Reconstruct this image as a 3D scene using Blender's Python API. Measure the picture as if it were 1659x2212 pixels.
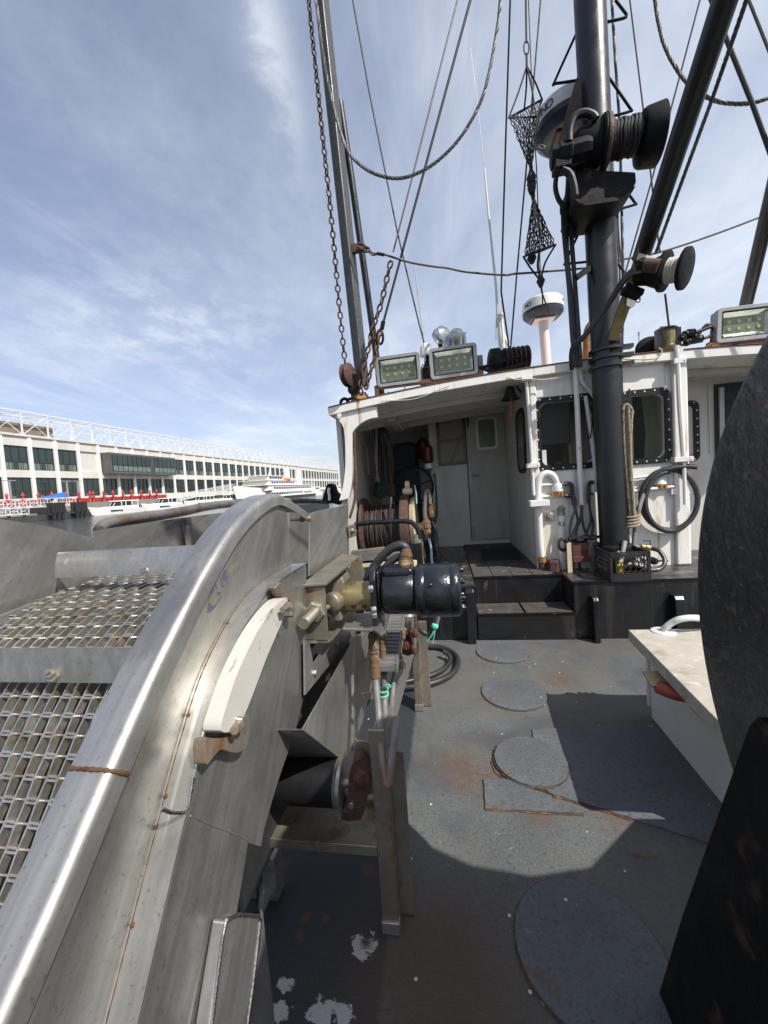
import bpy, bmesh, math, random
from mathutils import Vector, Matrix, Quaternion, noise
from mathutils.geometry import tessellate_polygon
random.seed(7)
SC = bpy.context.scene
COL = SC.collection
for o in list(bpy.data.objects):
    bpy.data.objects.remove(o)
R = math.radians

# ------------------------------------------------------------------ camera
FPX, CXP, CYP = 831.0, 829.5, 1106.0          # focal length and centre in photo units (1659 x 2212)
YAW, PITCH, ROLL = R(9.2), R(-3.7), R(4.2)
EYE = Vector((0, 0, 1.45))
_f = Vector((-math.sin(YAW)*math.cos(PITCH), math.cos(YAW)*math.cos(PITCH), math.sin(PITCH)))
_r0 = Vector((math.cos(YAW), math.sin(YAW), 0))
_u0 = _r0.cross(_f)
_r = _r0*math.cos(ROLL) - _u0*math.sin(ROLL)
_u = _u0*math.cos(ROLL) + _r0*math.sin(ROLL)
cd = bpy.data.cameras.new('camera')
cam = bpy.data.objects.new('camera', cd); COL.objects.link(cam)
cd.sensor_fit = 'VERTICAL'; cd.sensor_height = 36; cd.sensor_width = 27
cd.lens = FPX/2212*36
cd.clip_start = .02; cd.clip_end = 20000
b = -_f
cam.matrix_world = Matrix(((_r.x, _u.x, b.x, EYE.x), (_r.y, _u.y, b.y, EYE.y), (_r.z, _u.z, b.z, EYE.z), (0, 0, 0, 1)))
SC.camera = cam

# ------------------------------------------------------------------ sky and sun
SUN_EL, SUN_AZ = R(47.5), R(125)               # azimuth from the bow (+Y) towards starboard (+X)
W = bpy.data.worlds.new('World'); SC.world = W; W.use_nodes = True
nt = W.node_tree; N = nt.nodes; L = nt.links
for n in list(N): N.remove(n)
out = N.new('ShaderNodeOutputWorld'); bg = N.new('ShaderNodeBackground')
sky = N.new('ShaderNodeTexSky'); sky.sky_type = 'NISHITA'; sky.sun_disc = False
sky.sun_elevation = SUN_EL; sky.sun_rotation = SUN_AZ
sky.air_density = 1.0; sky.dust_density = 1.6; sky.ozone_density = 1.6
tc = N.new('ShaderNodeTexCoord'); sep = N.new('ShaderNodeSeparateXYZ')
L.new(tc.outputs['Generated'], sep.inputs[0])
def wm(op, a, b_=None, c=None):
    n = N.new('ShaderNodeMath'); n.operation = op
    for i, v in enumerate((a, b_, c)):
        if v is None: continue
        if isinstance(v, (int, float)): n.inputs[i].default_value = v
        else: L.new(v, n.inputs[i])
    return n.outputs[0]
den = wm('ADD', wm('MAXIMUM', sep.outputs[2], 0.0), .12)
cx = wm('DIVIDE', sep.outputs[0], den); cy = wm('DIVIDE', sep.outputs[1], den)
comb = N.new('ShaderNodeCombineXYZ'); L.new(cx, comb.inputs[0]); L.new(cy, comb.inputs[1])
def cloud(scale_vec, rot, nscale, det, lo, hi, rough=.6, dist=.4, off=(0, 0, 0)):
    mp = N.new('ShaderNodeMapping'); L.new(comb.outputs[0], mp.inputs[0])
    mp.inputs['Rotation'].default_value = (0, 0, R(rot)); mp.inputs['Scale'].default_value = scale_vec
    mp.inputs['Location'].default_value = off
    nz = N.new('ShaderNodeTexNoise'); nz.inputs['Scale'].default_value = nscale
    nz.inputs['Detail'].default_value = det; nz.inputs['Roughness'].default_value = rough
    nz.inputs['Distortion'].default_value = dist
    L.new(mp.outputs[0], nz.inputs['Vector'])
    mr = N.new('ShaderNodeMapRange'); mr.interpolation_type = 'SMOOTHSTEP'
    mr.inputs[1].default_value = lo; mr.inputs[2].default_value = hi
    L.new(nz.outputs[0], mr.inputs[0]); return mr.outputs[0]
streak = cloud((1.0, .16, 1), 4, 1.5, 8, .50, .80, .62, .8, (1.72, 4.1, 0))
veil = cloud((.6, .35, 1), -10, 1.1, 8, .30, .78, .62, .5, (5.2, 3.7, 0))
fluff = cloud((1.0, .7, 1), 25, 1.6, 10, .44, .74, .68, .2, (1.2, 8.3, 0))
lowband = wm('SUBTRACT', 1.0, wm('MINIMUM', wm('MULTIPLY', sep.outputs[2], 2.2), 1.0))
right = wm('MINIMUM', wm('MAXIMUM', wm('MULTIPLY_ADD', sep.outputs[0], .9, .35), 0.0), 1.0)
amt = wm('ADD', wm('MULTIPLY', streak, .55), wm('MULTIPLY', veil, .34))
amt = wm('ADD', amt, wm('MULTIPLY', fluff, wm('MULTIPLY_ADD', lowband, .46, .14)))
wob_ = cloud((1, 1, 1), 0, 9, 6, .25, .75, .65, .3, (3, 1, 0)); puff = cloud((1, .8, 1), 10, 7, 8, .40, .66, .66, .3, (7, 2, 0))
wx = wm('ADD', wm('ADD', cx, .262), wm('ADD', wm('MULTIPLY', wm('SUBTRACT', cy, .7), .17), wm('MULTIPLY', wm('SUBTRACT', wob_, .5), .035)))
wisp = wm('POWER', 2.718, wm('MULTIPLY', wm('MULTIPLY', wx, wx), -800))
fade = wm('POWER', 2.718, wm('MULTIPLY', wm('POWER', wm('ABSOLUTE', wm('SUBTRACT', cy, .70)), 2), -14))
amt = wm('ADD', amt, wm('MULTIPLY', wm('MULTIPLY', wisp, fade), wm("MULTIPLY_ADD", wob_, .45, .12)))
ex_ = wm('DIVIDE', wm('ADD', cx, 1.18), .50); ey_ = wm('DIVIDE', wm('SUBTRACT', cy, 1.55), .42)
bank = wm('POWER', 2.718, wm('MULTIPLY', wm('ADD', wm('MULTIPLY', ex_, ex_), wm('MULTIPLY', ey_, ey_)), -1))
amt = wm('ADD', amt, wm('MULTIPLY', bank, wm('MULTIPLY_ADD', puff, .30, .12)))
amt = wm('ADD', amt, wm('MULTIPLY', wm('MULTIPLY', right, wm('MULTIPLY_ADD', veil, .6, .4)), .58))
amt = wm('MINIMUM', wm('ADD', amt, wm('MULTIPLY_ADD', lowband, .06, .10)), .94)
mx = N.new('ShaderNodeMix'); mx.data_type = 'RGBA'
tint = N.new('ShaderNodeMix'); tint.data_type = 'RGBA'; tint.blend_type = 'MULTIPLY'; tint.inputs[0].default_value = 1
L.new(sky.outputs[0], tint.inputs[6]); tint.inputs[7].default_value = (1.13, 1.03, 1.10, 1)
L.new(amt, mx.inputs[0]); L.new(tint.outputs[2], mx.inputs[6])
CLOUD = (6.2, 6.7, 7.3, 1); mx.inputs[7].default_value = CLOUD
L.new(mx.outputs[2], bg.inputs[0]); bg.inputs[1].default_value = .128
L.new(bg.outputs[0], out.inputs[0])

sl = bpy.data.lights.new('sun', 'SUN'); sl.energy = 5.0; sl.angle = R(.55); sl.color = (1, .965, .905)
so = bpy.data.objects.new('sun', sl); COL.objects.link(so)
SUNV = Vector((math.sin(SUN_AZ)*math.cos(SUN_EL), math.cos(SUN_AZ)*math.cos(SUN_EL), math.sin(SUN_EL)))
so.rotation_euler = SUNV.to_track_quat('Z', 'Y').to_euler(); so.location = SUNV*60
SC.view_settings.view_transform = 'Standard'; SC.view_settings.look = 'None'
SC.view_settings.exposure = 0.20; SC.view_settings.gamma = 1; SC.view_settings.use_curve_mapping = False

# ------------------------------------------------------------------ from photo measurements to places
ZT = dict(F=(1, 0, 0), R1=(.46, 0, 829.5), R2=(.3, 696.8, 663.6), R3=(.34, 1094.9, 597.2), R4=(.315, 663.6, 0), R5=(.34, 1094.9, 0), R6=(.4, 0, 1061.8), R7=(.4, 398.2, 1094.9), R8=(.4, 0, 1592.6), S1=(.4, 464.5, 1659), S2=(.48, 862.7, 1260.8), S3=(.24, 730, 696.8), S4=(.24, 730, 895.9), S5=(.24, 1128.1, 763.1), S6=(.24, 1128.1, 995.4), S7=(.26, 597.2, 1161.3), S8=(.24, 597.2, 1327.2), T1=(.21, 1360.4, 663.6), T2=(.24, 1327.2, 1260.8), T4=(.224, 0, 995.4), T5=(.248, 331.8, 962.2), T6=(.195, 763.1, 1128.1))
def at(k, px, py, x=None, y=None, z=None):
    """the point on a known plane (x=, y= or z=) that was measured at this place on survey sheet k"""
    s, a, b = ZT[k]; px = a+s*px; py = b+s*py
    d = _f + _r*((px-CXP)/FPX) - _u*((py-CYP)/FPX)
    if y is not None: t = (y-EYE.y)/d.y
    elif x is not None: t = (x-EYE.x)/d.x
    else: t = (z-EYE.z)/d.z
    return EYE + d*t
def line(k, pts, **kw): return [at(k, a, b, **kw) for a, b in pts]
V = Vector

# ------------------------------------------------------------------ mesh helpers
def smooth(pts, n=6, closed=False):
    pts = [V(p) for p in pts]
    if len(pts) < 3: return pts
    res = []; m = len(pts); rng = m if closed else m-1
    for i in range(rng):
        if closed: p0, p1, p2, p3 = pts[i-1], pts[i], pts[(i+1) % m], pts[(i+2) % m]
        else: p0, p1, p2, p3 = pts[max(i-1, 0)], pts[i], pts[i+1], pts[min(i+2, m-1)]
        for j in range(n):
            t = j/n; t2 = t*t; t3 = t2*t
            res.append(.5*((2*p1)+(p2-p0)*t+(2*p0-5*p1+4*p2-p3)*t2+(3*p1-p0-3*p2+p3)*t3))
    if not closed: res.append(pts[-1])
    return res
class MB:
    def __init__(s): s.v = []; s.f = []; s.mi = []; s.m = 0
    def add(s, vs, fs):
        o = len(s.v); s.v += [V(a) for a in vs]
        for f in fs: s.f.append([i+o for i in f]); s.mi.append(s.m)
        return s
    def hexa(s, c):                       # 8 corners: bottom 4 ccw, top 4 ccw
        return s.add(c, [(3, 2, 1, 0), (4, 5, 6, 7), (0, 1, 5, 4), (1, 2, 6, 5), (2, 3, 7, 6), (3, 0, 4, 7)])
    def box(s, lo, hi):
        (a, b, c), (d, e, f) = lo, hi
        return s.hexa([(a, b, c), (d, b, c), (d, e, c), (a, e, c), (a, b, f), (d, b, f), (d, e, f), (a, e, f)])
    def cbox(s, c, sz, rot=None):
        hx, hy, hz = sz[0]/2, sz[1]/2, sz[2]/2; c = V(c)
        cs = [V(q) for q in ((-hx, -hy, -hz), (hx, -hy, -hz), (hx, hy, -hz), (-hx, hy, -hz), (-hx, -hy, hz), (hx, -hy, hz), (hx, hy, hz), (-hx, hy, hz))]
        if rot is not None: cs = [rot @ q for q in cs]
        return s.hexa([c+q for q in cs])
    def beam(s, p0, p1, w, h, up=(0, 0, 1)):
        p0, p1 = V(p0), V(p1); d = (p1-p0).normalized(); up = V(up)
        a = d.cross(up)
        if a.length < 1e-4: a = d.cross(V((1, 0, 0)))
        a.normalize(); u = a.cross(d).normalized(); a = a*w/2; u = u*h/2
        return s.hexa([p0-a-u, p0+a-u, p1+a-u, p1-a-u, p0-a+u, p0+a+u, p1+a+u, p1-a+u])
    def tube(s, pts, r, n=10, closed=False, cap=True):
        pts = [V(p) for p in pts]; m = len(pts)
        rs = r if isinstance(r, (list, tuple)) else [r]*m
        o = len(s.v); prev = None
        for i, p in enumerate(pts):
            if closed: t = (pts[(i+1) % m]-pts[i-1])
            else: t = pts[min(i+1, m-1)]-pts[max(i-1, 0)]
            if t.length < 1e-9: t = V((0, 0, 1))
            t.normalize()
            if prev is None:
                a = t.cross(V((0, 0, 1)))
                if a.length < .05: a = t.cross(V((0, 1, 0)))
            else: a = prev - t*prev.dot(t)
            if a.length < 1e-6: a = t.orthogonal()
            a.normalize(); prev = a; bb = t.cross(a)
            for j in range(n):
                an = 2*math.pi*j/n; s.v.append(p+(a*math.cos(an)+bb*math.sin(an))*rs[i])
        for i in range(m if closed else m-1):
            i2 = (i+1) % m
            for j in range(n):
                j2 = (j+1) % n
                s.f.append([o+i*n+j, o+i*n+j2, o+i2*n+j2, o+i2*n+j]); s.mi.append(s.m)
        if cap and not closed:
            s.f.append([o+j for j in range(n)][::-1]); s.mi.append(s.m)
            s.f.append([o+(m-1)*n+j for j in range(n)]); s.mi.append(s.m)
        return s
    def lathe(s, p0, axis, prof, n=24, ref=None, cap=True):
        """prof: list of (distance along the axis, radius)"""
        p0 = V(p0); ax = V(axis).normalized(); a = ax.orthogonal().normalized() if ref is None else V(ref).normalized(); bb = ax.cross(a)
        o = len(s.v); m = len(prof)
        for t, r in prof:
            for j in range(n):
                an = 2*math.pi*j/n; s.v.append(p0+ax*t+(a*math.cos(an)+bb*math.sin(an))*max(r, 1e-5))
        for i in range(m-1):
            for j in range(n):
                j2 = (j+1) % n
                s.f.append([o+i*n+j, o+i*n+j2, o+(i+1)*n+j2, o+(i+1)*n+j]); s.mi.append(s.m)
        if cap:
            s.f.append([o+j for j in range(n)][::-1]); s.mi.append(s.m)
            s.f.append([o+(m-1)*n+j for j in range(n)]); s.mi.append(s.m)
        return s
    def cyl(s, p0, p1, r, n=16, r2=None):
        p0, p1 = V(p0), V(p1); d = p1-p0
        return s.lathe(p0, d, [(0, r), (d.length, r if r2 is None else r2)], n)
    def prism(s, poly, ext, holes=()):
        """flat polygon in space (list of points) pushed along ext, with holes"""
        loops = [[V(p) for p in poly]]+[[V(p) for p in h] for h in holes]
        flat = [p for l in loops for p in l]; ext = V(ext); k = len(flat)
        tris = tessellate_polygon(loops) if (holes or len(poly) > 4) else ([tuple(range(len(poly)))])
        nrm = V((0, 0, 0))
        for t in tris:
            nrm += (flat[t[1]]-flat[t[0]]).cross(flat[t[2]]-flat[t[0]])
        fl = nrm.dot(ext) > 0
        o = len(s.v); s.v += flat+[p+ext for p in flat]
        for t in tris:
            t = list(t)
            # keep each cap triangle facing outward
            tn = (flat[t[1]]-flat[t[0]]).cross(flat[t[2]]-flat[t[0]])
            if tn.dot(ext) > 0: t = t[::-1]
            s.f.append([o+i for i in t]); s.mi.append(s.m)
            s.f.append([o+k+i for i in t[::-1]]); s.mi.append(s.m)
        base = 0
        for l in loops:
            m = len(l)
            for i in range(m):
                i2 = (i+1) % m; s.f.append([o+base+i, o+base+i2, o+k+base+i2, o+k+base+i]); s.mi.append(s.m)
            base += m
        return s
    def strip(s, pts, ext, th):
        """a bent plate: a line of points pushed along ext, thickness th along the local normal"""
        pts = [V(p) for p in pts]; ext = V(ext); e = ext.normalized(); m = len(pts); o = len(s.v)
        for i in range(m):
            t = (pts[min(i+1, m-1)]-pts[max(i-1, 0)]).normalized(); nn = t.cross(e).normalized()*th
            for q in (pts[i], pts[i]+ext, pts[i]+ext+nn, pts[i]+nn): s.v.append(q)
        for i in range(m-1):
            for j in range(4):
                j2 = (j+1) % 4; s.f.append([o+i*4+j, o+i*4+j2, o+i*4+4+j2, o+i*4+4+j]); s.mi.append(s.m)
        s.f.append([o+3, o+2, o+1, o]); s.mi.append(s.m)
        s.f.append([o+(m-1)*4+j for j in range(4)]); s.mi.append(s.m)
        return s
    def hexnut(s, p0, axis, r, h):
        return s.lathe(p0, axis, [(0, r), (h*.8, r), (h, r*.85)], 6)
    def build(s, name, mat, parent=None, bevel=0, seg=2, ang=35, sub=0, origin=None, xf=None, smooth_=True, fixn=True):
        vs = s.v
        if xf is not None: vs = [xf @ p for p in vs]
        if parent is not None: org = rootloc(parent)
        elif origin is not None: org = V(origin)
        else:
            org = V(((min(p.x for p in vs)+max(p.x for p in vs))/2, (min(p.y for p in vs)+max(p.y for p in vs))/2, min(p.z for p in vs)))
        me = bpy.data.meshes.new(name)
        me.from_pydata([p-org for p in vs], [], s.f)
        if fixn:
            bm = bmesh.new(); bm.from_mesh(me); bmesh.ops.recalc_face_normals(bm, faces=bm.faces); bm.to_mesh(me); bm.free()
        mats = mat if isinstance(mat, (list, tuple)) else [mat]
        for m_ in mats: me.materials.append(m_)
        if len(mats) > 1: me.polygons.foreach_set('material_index', s.mi)
        if smooth_:
            me.shade_smooth()
            if not bevel: me.set_sharp_from_angle(angle=R(ang))
        me.update()
        ob = bpy.data.objects.new(name, me); COL.objects.link(ob)
        if parent is not None: ob.parent = parent
        else: ob.location = org
        if bevel:
            bv = ob.modifiers.new('bevel', 'BEVEL'); bv.width = bevel; bv.segments = seg; bv.limit_method = 'ANGLE'; bv.angle_limit = R(ang); bv.harden_normals = True
        return ob
def rootloc(o):
    while o.parent is not None: o = o.parent
    return o.location.copy()
def tag(o, label, cat, group=None):
    o['label'] = label; o['category'] = cat
    if group: o['group'] = group
    return o
def thing(name, loc, label, cat, group=None):
    o = bpy.data.objects.new(name, None); o.empty_display_size = .1
    COL.objects.link(o); o.location = V(loc); return tag(o, label, cat, group)
def struct(o): o['kind'] = 'structure'; return o
def one(mb, name, mat, label, cat, group=None, **kw): return tag(mb.build(name, mat, **kw), label, cat, group)
def copy_tree(o, parent=None):
    c = o.copy(); COL.objects.link(c)
    if parent is not None: c.parent = parent
    for ch in [x for x in bpy.data.objects if x.parent == o]: copy_tree(ch, c)
    return c
def rrect(c, ax, ay, w, h, r, n=5):
    """rounded rectangle outline: centre, two unit axes, width, height, corner radius"""
    c, ax, ay = V(c), V(ax), V(ay); res = []
    for sx, sy, a0 in ((1, 1, 0), (-1, 1, 90), (-1, -1, 180), (1, -1, 270)):
        for j in range(n+1):
            a = R(a0+90*j/n); res.append(c+ax*(sx*(w/2-r)+r*math.cos(a))+ay*(sy*(h/2-r)+r*math.sin(a)))
    return res
def chain_mb(pts, L_, wr, seed=0, mb=None):
    """links along a line; every second link is turned a quarter"""
    mb = mb or MB(); pts = [V(p) for p in pts]
    seg = [(pts[i+1]-pts[i]).length for i in range(len(pts)-1)]; tot = sum(seg); pitch = L_-2*wr*1.05
    n = max(1, int(tot/pitch)); rnd = random.Random(seed); tw = rnd.random()
    def pos(d):
        for i, sl_ in enumerate(seg):
            if d <= sl_ or i == len(seg)-1: return pts[i]+(pts[i+1]-pts[i])*(d/sl_), (pts[i+1]-pts[i]).normalized()
            d -= sl_
    for i in range(n):
        c, t = pos((i+.5)*tot/n); a = t.orthogonal().normalized(); bq = t.cross(a)
        ang = tw+(math.pi/2 if i % 2 else 0)+rnd.uniform(-.18, .18)+i*.012; sd = a*math.cos(ang)+bq*math.sin(ang)
        hl = L_/2-wr; hw = L_*.32-wr*.6; loop = []
        for j in range(12):
            th = 2*math.pi*j/12; ct, st = math.cos(th), math.sin(th)
            loop.append(c+sd*(hw*ct)+t*((hl-hw)*(1 if st > 1e-6 else -1 if st < -1e-6 else 0)+hw*st))
        mb.tube(loop, wr, 6, closed=True)
    return mb
def rope_mb(pts, r, pitch=8, strands=3, n=5, mb=None, step=None):
    """a laid rope: strands twisted round a line"""
    mb = mb or MB(); pts = [V(p) for p in pts]
    tot = sum((pts[i+1]-pts[i]).length for i in range(len(pts)-1)); k = max(4, int(tot/(step or r*pitch/6)))
    ps = resample(pts, k); fr = frames(ps)
    for s_ in range(strands):
        path = []
        for i, p in enumerate(ps):
            an = 2*math.pi*(s_/strands+i*tot/k/(r*pitch)); a, bq = fr[i]; path.append(p+(a*math.cos(an)+bq*math.sin(an))*r*.5)
        mb.tube(path, r*.56, n)
    return mb
def resample(pts, k):
    d = [0]
    for i in range(len(pts)-1): d.append(d[-1]+(pts[i+1]-pts[i]).length)
    res = []; j = 0
    for i in range(k+1):
        t = d[-1]*i/k
        while j < len(d)-2 and d[j+1] < t: j += 1
        w_ = d[j+1]-d[j]; res.append(pts[j].lerp(pts[j+1], 0 if w_ < 1e-9 else (t-d[j])/w_))
    return res
def frames(ps):
    fr = []; prev = None
    for i in range(len(ps)):
        t = (ps[min(i+1, len(ps)-1)]-ps[max(i-1, 0)]).normalized()
        a = t.orthogonal() if prev is None else prev-t*prev.dot(t)
        a.normalize(); prev = a; fr.append((a, t.cross(a)))
    return fr
def text_obj(txt, size, c, ax, ay, mat, parent, name='lettering', depth=.002, shear=0):
    cu = bpy.data.curves.new('txt', 'FONT'); cu.body = txt; cu.size = size; cu.extrude = depth; cu.align_x = 'CENTER'; cu.align_y = 'CENTER'; cu.shear = shear
    to = bpy.data.objects.new('txt', cu); COL.objects.link(to)
    dg = bpy.context.evaluated_depsgraph_get(); me = bpy.data.meshes.new_from_object(to.evaluated_get(dg))
    bpy.data.objects.remove(to)
    ax, ay, c = V(ax).normalized(), V(ay).normalized(), V(c); nz = ax.cross(ay); org = rootloc(parent)
    for v in me.vertices: v.co = c+ax*v.co.x+ay*v.co.y+nz*v.co.z-org
    me.materials.clear(); me.materials.append(mat); me.name = name
    ob = bpy.data.objects.new(name, me); COL.objects.link(ob); ob.parent = parent; return ob
# ------------------------------------------------------------------ materials
def pm(name, col, rough=.5, metal=0.0, var=.12, vscale=5, bump=0.0, bscale=60, bstretch=(1, 1, 1), patches=(), rvar=.12, spec=.5, coat=0.0, emit=None):
    """painted or bare surface: base colour with broad variation, patches of wear and a fine bump.
    patches: (colour, noise scale, low, high, stretch, seed[, roughness, metal])"""
    m = bpy.data.materials.new(name); m.use_nodes = True; t = m.node_tree; n_, l_ = t.nodes, t.links
    bs = n_['Principled BSDF']
    tc = n_.new('ShaderNodeTexCoord')
    def nz(scale, stretch=(1, 1, 1), seed=0, det=6, rg=.6, dist=0.0):
        mp = n_.new('ShaderNodeMapping'); mp.inputs['Scale'].default_value = stretch; mp.inputs['Location'].default_value = (seed*3.7, seed*1.9, seed*5.3)
        l_.new(tc.outputs['Object'], mp.inputs[0]); x = n_.new('ShaderNodeTexNoise')
        x.inputs['Scale'].default_value = scale; x.inputs['Detail'].default_value = det; x.inputs['Roughness'].default_value = rg; x.inputs['Distortion'].default_value = dist
        l_.new(mp.outputs[0], x.inputs['Vector']); return x.outputs[0]
    def mrange(src, a, b, c=0.0, d=1.0):
        x = n_.new('ShaderNodeMapRange'); l_.new(src, x.inputs[0])
        for i, v in enumerate((a, b, c, d)): x.inputs[i+1].default_value = v
        return x.outputs[0]
    def mixc(f, a, b):
        x = n_.new('ShaderNodeMix'); x.data_type = 'RGBA'
        for i, v in ((0, f), (6, a), (7, b)):
            if hasattr(v, 'is_linked') or hasattr(v, 'links'): l_.new(v, x.inputs[i])
            elif i == 0: x.inputs[0].default_value = v
            else: x.inputs[i].default_value = (*v, 1)
        return x.outputs[2]
    def mixf(f, a, b):
        x = n_.new('ShaderNodeMix'); x.data_type = 'FLOAT'
        for i, v in ((0, f), (2, a), (3, b)):
            if hasattr(v, 'links'): l_.new(v, x.inputs[i])
            else: x.inputs[i].default_value = v
        return x.outputs[0]
    big = nz(vscale, seed=1)
    c0 = mixc(mrange(big, .3, .7), tuple(max(0, k*(1-var)) for k in col), tuple(min(1, k*(1+var)) for k in col))
    rg = mrange(nz(vscale*2.3, bstretch, seed=4), .3, .7, max(.02, rough-rvar), min(1, rough+rvar)); mt = metal
    for p in patches:
        pc, ps, lo, hi, st, seed = p[:6]
        mk = mrange(nz(ps, st, seed, 9, .65, .3), .5+(lo-.5)*.62, .5+(hi-.5)*.66)
        c0 = mixc(mk, c0, pc)
        if len(p) > 6: rg = mixf(mk, rg, p[6])
        if len(p) > 7: mt = mixf(mk, mt, p[7])
    l_.new(c0, bs.inputs['Base Color']); l_.new(rg, bs.inputs['Roughness'])
    if hasattr(mt, 'links'): l_.new(mt, bs.inputs['Metallic'])
    else: bs.inputs['Metallic'].default_value = mt
    bs.inputs['Specular IOR Level'].default_value = spec
    if coat: bs.inputs['Coat Weight'].default_value = coat; bs.inputs['Coat Roughness'].default_value = .12
    if bump:
        bp = n_.new('ShaderNodeBump'); bp.inputs['Strength'].default_value = bump; bp.inputs['Distance'].default_value = .01
        l_.new(nz(bscale, bstretch, 2, 5, .6), bp.inputs['Height']); l_.new(bp.outputs[0], bs.inputs['Normal'])
    if emit: bs.inputs['Emission Color'].default_value = (*emit[0], 1); bs.inputs['Emission Strength'].default_value = emit[1]
    m['np'] = 1
    return m
RUST = (.17, .075, .03); DRUST = (.075, .03, .018); OCH = (.30, .19, .09)
M = {}
def steelm(name, col, rough, ang, dirt=.5, tan=.5, met=.55):
    """brushed plate: grinding lines along one direction, grime, tan stains, pits and a few bright scratches"""
    m = bpy.data.materials.new(name); m.use_nodes = True; t = m.node_tree; n_, l_ = t.nodes, t.links; bs = n_['Principled BSDF']; tc = n_.new('ShaderNodeTexCoord')
    def nz(sc, st=(1, 1, 1), seed=0, det=5, rg=.6, rot=True):
        mp = n_.new('ShaderNodeMapping'); mp.vector_type = 'TEXTURE' if False else 'POINT'; mp.inputs['Rotation'].default_value = (-ang if rot else 0, 0, 0); mp.inputs['Location'].default_value = (seed*1.7, seed*2.9, seed*4.1)
        l_.new(tc.outputs['Object'], mp.inputs[0]); m2 = n_.new('ShaderNodeMapping'); m2.inputs['Scale'].default_value = st; l_.new(mp.outputs[0], m2.inputs[0])
        x = n_.new('ShaderNodeTexNoise'); x.inputs['Scale'].default_value = sc; x.inputs['Detail'].default_value = det; x.inputs['Roughness'].default_value = rg; l_.new(m2.outputs[0], x.inputs['Vector']); return x.outputs[0]
    def mr(s_, a, b, c=0., d=1.):
        x = n_.new('ShaderNodeMapRange'); l_.new(s_, x.inputs[0])
        for i, v in enumerate((a, b, c, d)): x.inputs[i+1].default_value = v
        return x.outputs[0]
    def mix(f, a, b):
        x = n_.new('ShaderNodeMix'); x.data_type = 'RGBA'; l_.new(f, x.inputs[0])
        for i, v in ((6, a), (7, b)):
            if hasattr(v, 'links'): l_.new(v, x.inputs[i])
            else: x.inputs[i].default_value = (*v, 1)
        return x.outputs[2]
    br = nz(26, (1.6, .05, 1.6), 1, 6, .75)
    c = mix(mr(br, .34, .66), tuple(k*.86 for k in col), tuple(min(1, k*1.13) for k in col))
    c = mix(mr(nz(2.6, (1, .5, 1), 2, 8, .6), .46, .66, 0, tan), c, (col[0]*.92, col[1]*.78, col[2]*.56))
    c = mix(mr(nz(4.2, (1, .6, 1), 3, 9, .68), .50, .64, 0, dirt), c, tuple(k*.52 for k in col))
    c = mix(mr(nz(130, (1, 1, 1), 4, 3, .6, False), .60, .70, 0, dirt), c, tuple(k*.45 for k in col))
    c = mix(mr(nz(34, (1, .02, 1), 9, 2, .5), .70, .735, 0, .8), c, tuple(min(1, k*1.5) for k in col))
    l_.new(c, bs.inputs['Base Color']); bs.inputs['Metallic'].default_value = met
    ra = n_.new('ShaderNodeMath'); ra.operation = 'ADD'; l_.new(mr(br, .3, .7, rough-.05, rough+.05), ra.inputs[0]); l_.new(mr(nz(3.1, (1, 1, 1), 6, 8, .65), .35, .65, -.10, .12), ra.inputs[1]); l_.new(ra.outputs[0], bs.inputs['Roughness'])
    bp = n_.new('ShaderNodeBump'); bp.inputs['Strength'].default_value = .10; bp.inputs['Distance'].default_value = .0015; l_.new(nz(60, (1.6, .06, 1.6), 7, 4, .6), bp.inputs['Height'])
    b2 = n_.new('ShaderNodeBump'); b2.inputs['Strength'].default_value = .16; b2.inputs['Distance'].default_value = .02; l_.new(nz(7, (1, 1, 1), 8, 3, .5, False), b2.inputs['Height']); l_.new(b2.outputs[0], bp.inputs['Normal']); l_.new(bp.outputs[0], bs.inputs['Normal'])
    m['np'] = 1; return m
M['steel'] = steelm('brushed_stainless', (.42, .415, .395), .42, R(52), .6, .25, .82)
M['steel_lip'] = steelm('worn_stainless_rim', (.41, .405, .39), .45, R(45), .6, .18, .84)
M['steel_dull'] = steelm('dull_stainless', (.38, .375, .355), .40, R(20), .6, .28, .74)
M['steel_tan'] = pm('tarnished_stainless', (.38, .35, .28), .42, .78, .16, 5, .10, 90, (1, 1, 1), [((.17, .085, .04), 7, .55, .74, (1, 1, 1), 3, .65, .2), ((.12, .10, .08), 9, .54, .78, (1, 1, 1), 9, .6, .4)], .1)
M['weld'] = pm('weld_bead', (.6, .58, .55), .3, 1, .15, 60, .25, 300, (1, 1, 1), [((.32, .19, .09), 20, .6, .75, (1, 1, 1), 2, .6, .6)])
M['rustline'] = pm('rust_weld_and_glint', (.12, .065, .03), .7, .2, .35, 30, .2, 200, patches=[(DRUST, 25, .55, .7, (1, 1, 1), 2)])
M['mesh'] = pm('wire_belt_steel', (.50, .48, .44), .36, .85, .15, 30, patches=[((.20, .10, .05), 9, .66, .80, (1, 1, 1), 6, .7, .3), ((.33, .28, .2), 22, .5, .72, (1, 1, 1), 2, .5)])
M['hdpe'] = pm('white_plastic_plate', (.50, .48, .43), .55, 0, .05, 8, .06, 120, (1, 1, 1), [((.36, .30, .20), 5, .52, .85, (1, .5, .5), 4), ((.20, .18, .15), 40, .64, .76, (1, .2, .2), 6)])
M['deck'] = None
M['blackpaint'] = pm('glossy_black_paint', (.010, .011, .013), .25, 0, .25, 6, .12, 45, (1, 1, 1), [((.085, .075, .06), 7, .60, .80, (1, 1, .25), 3, .5)], .1)
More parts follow.
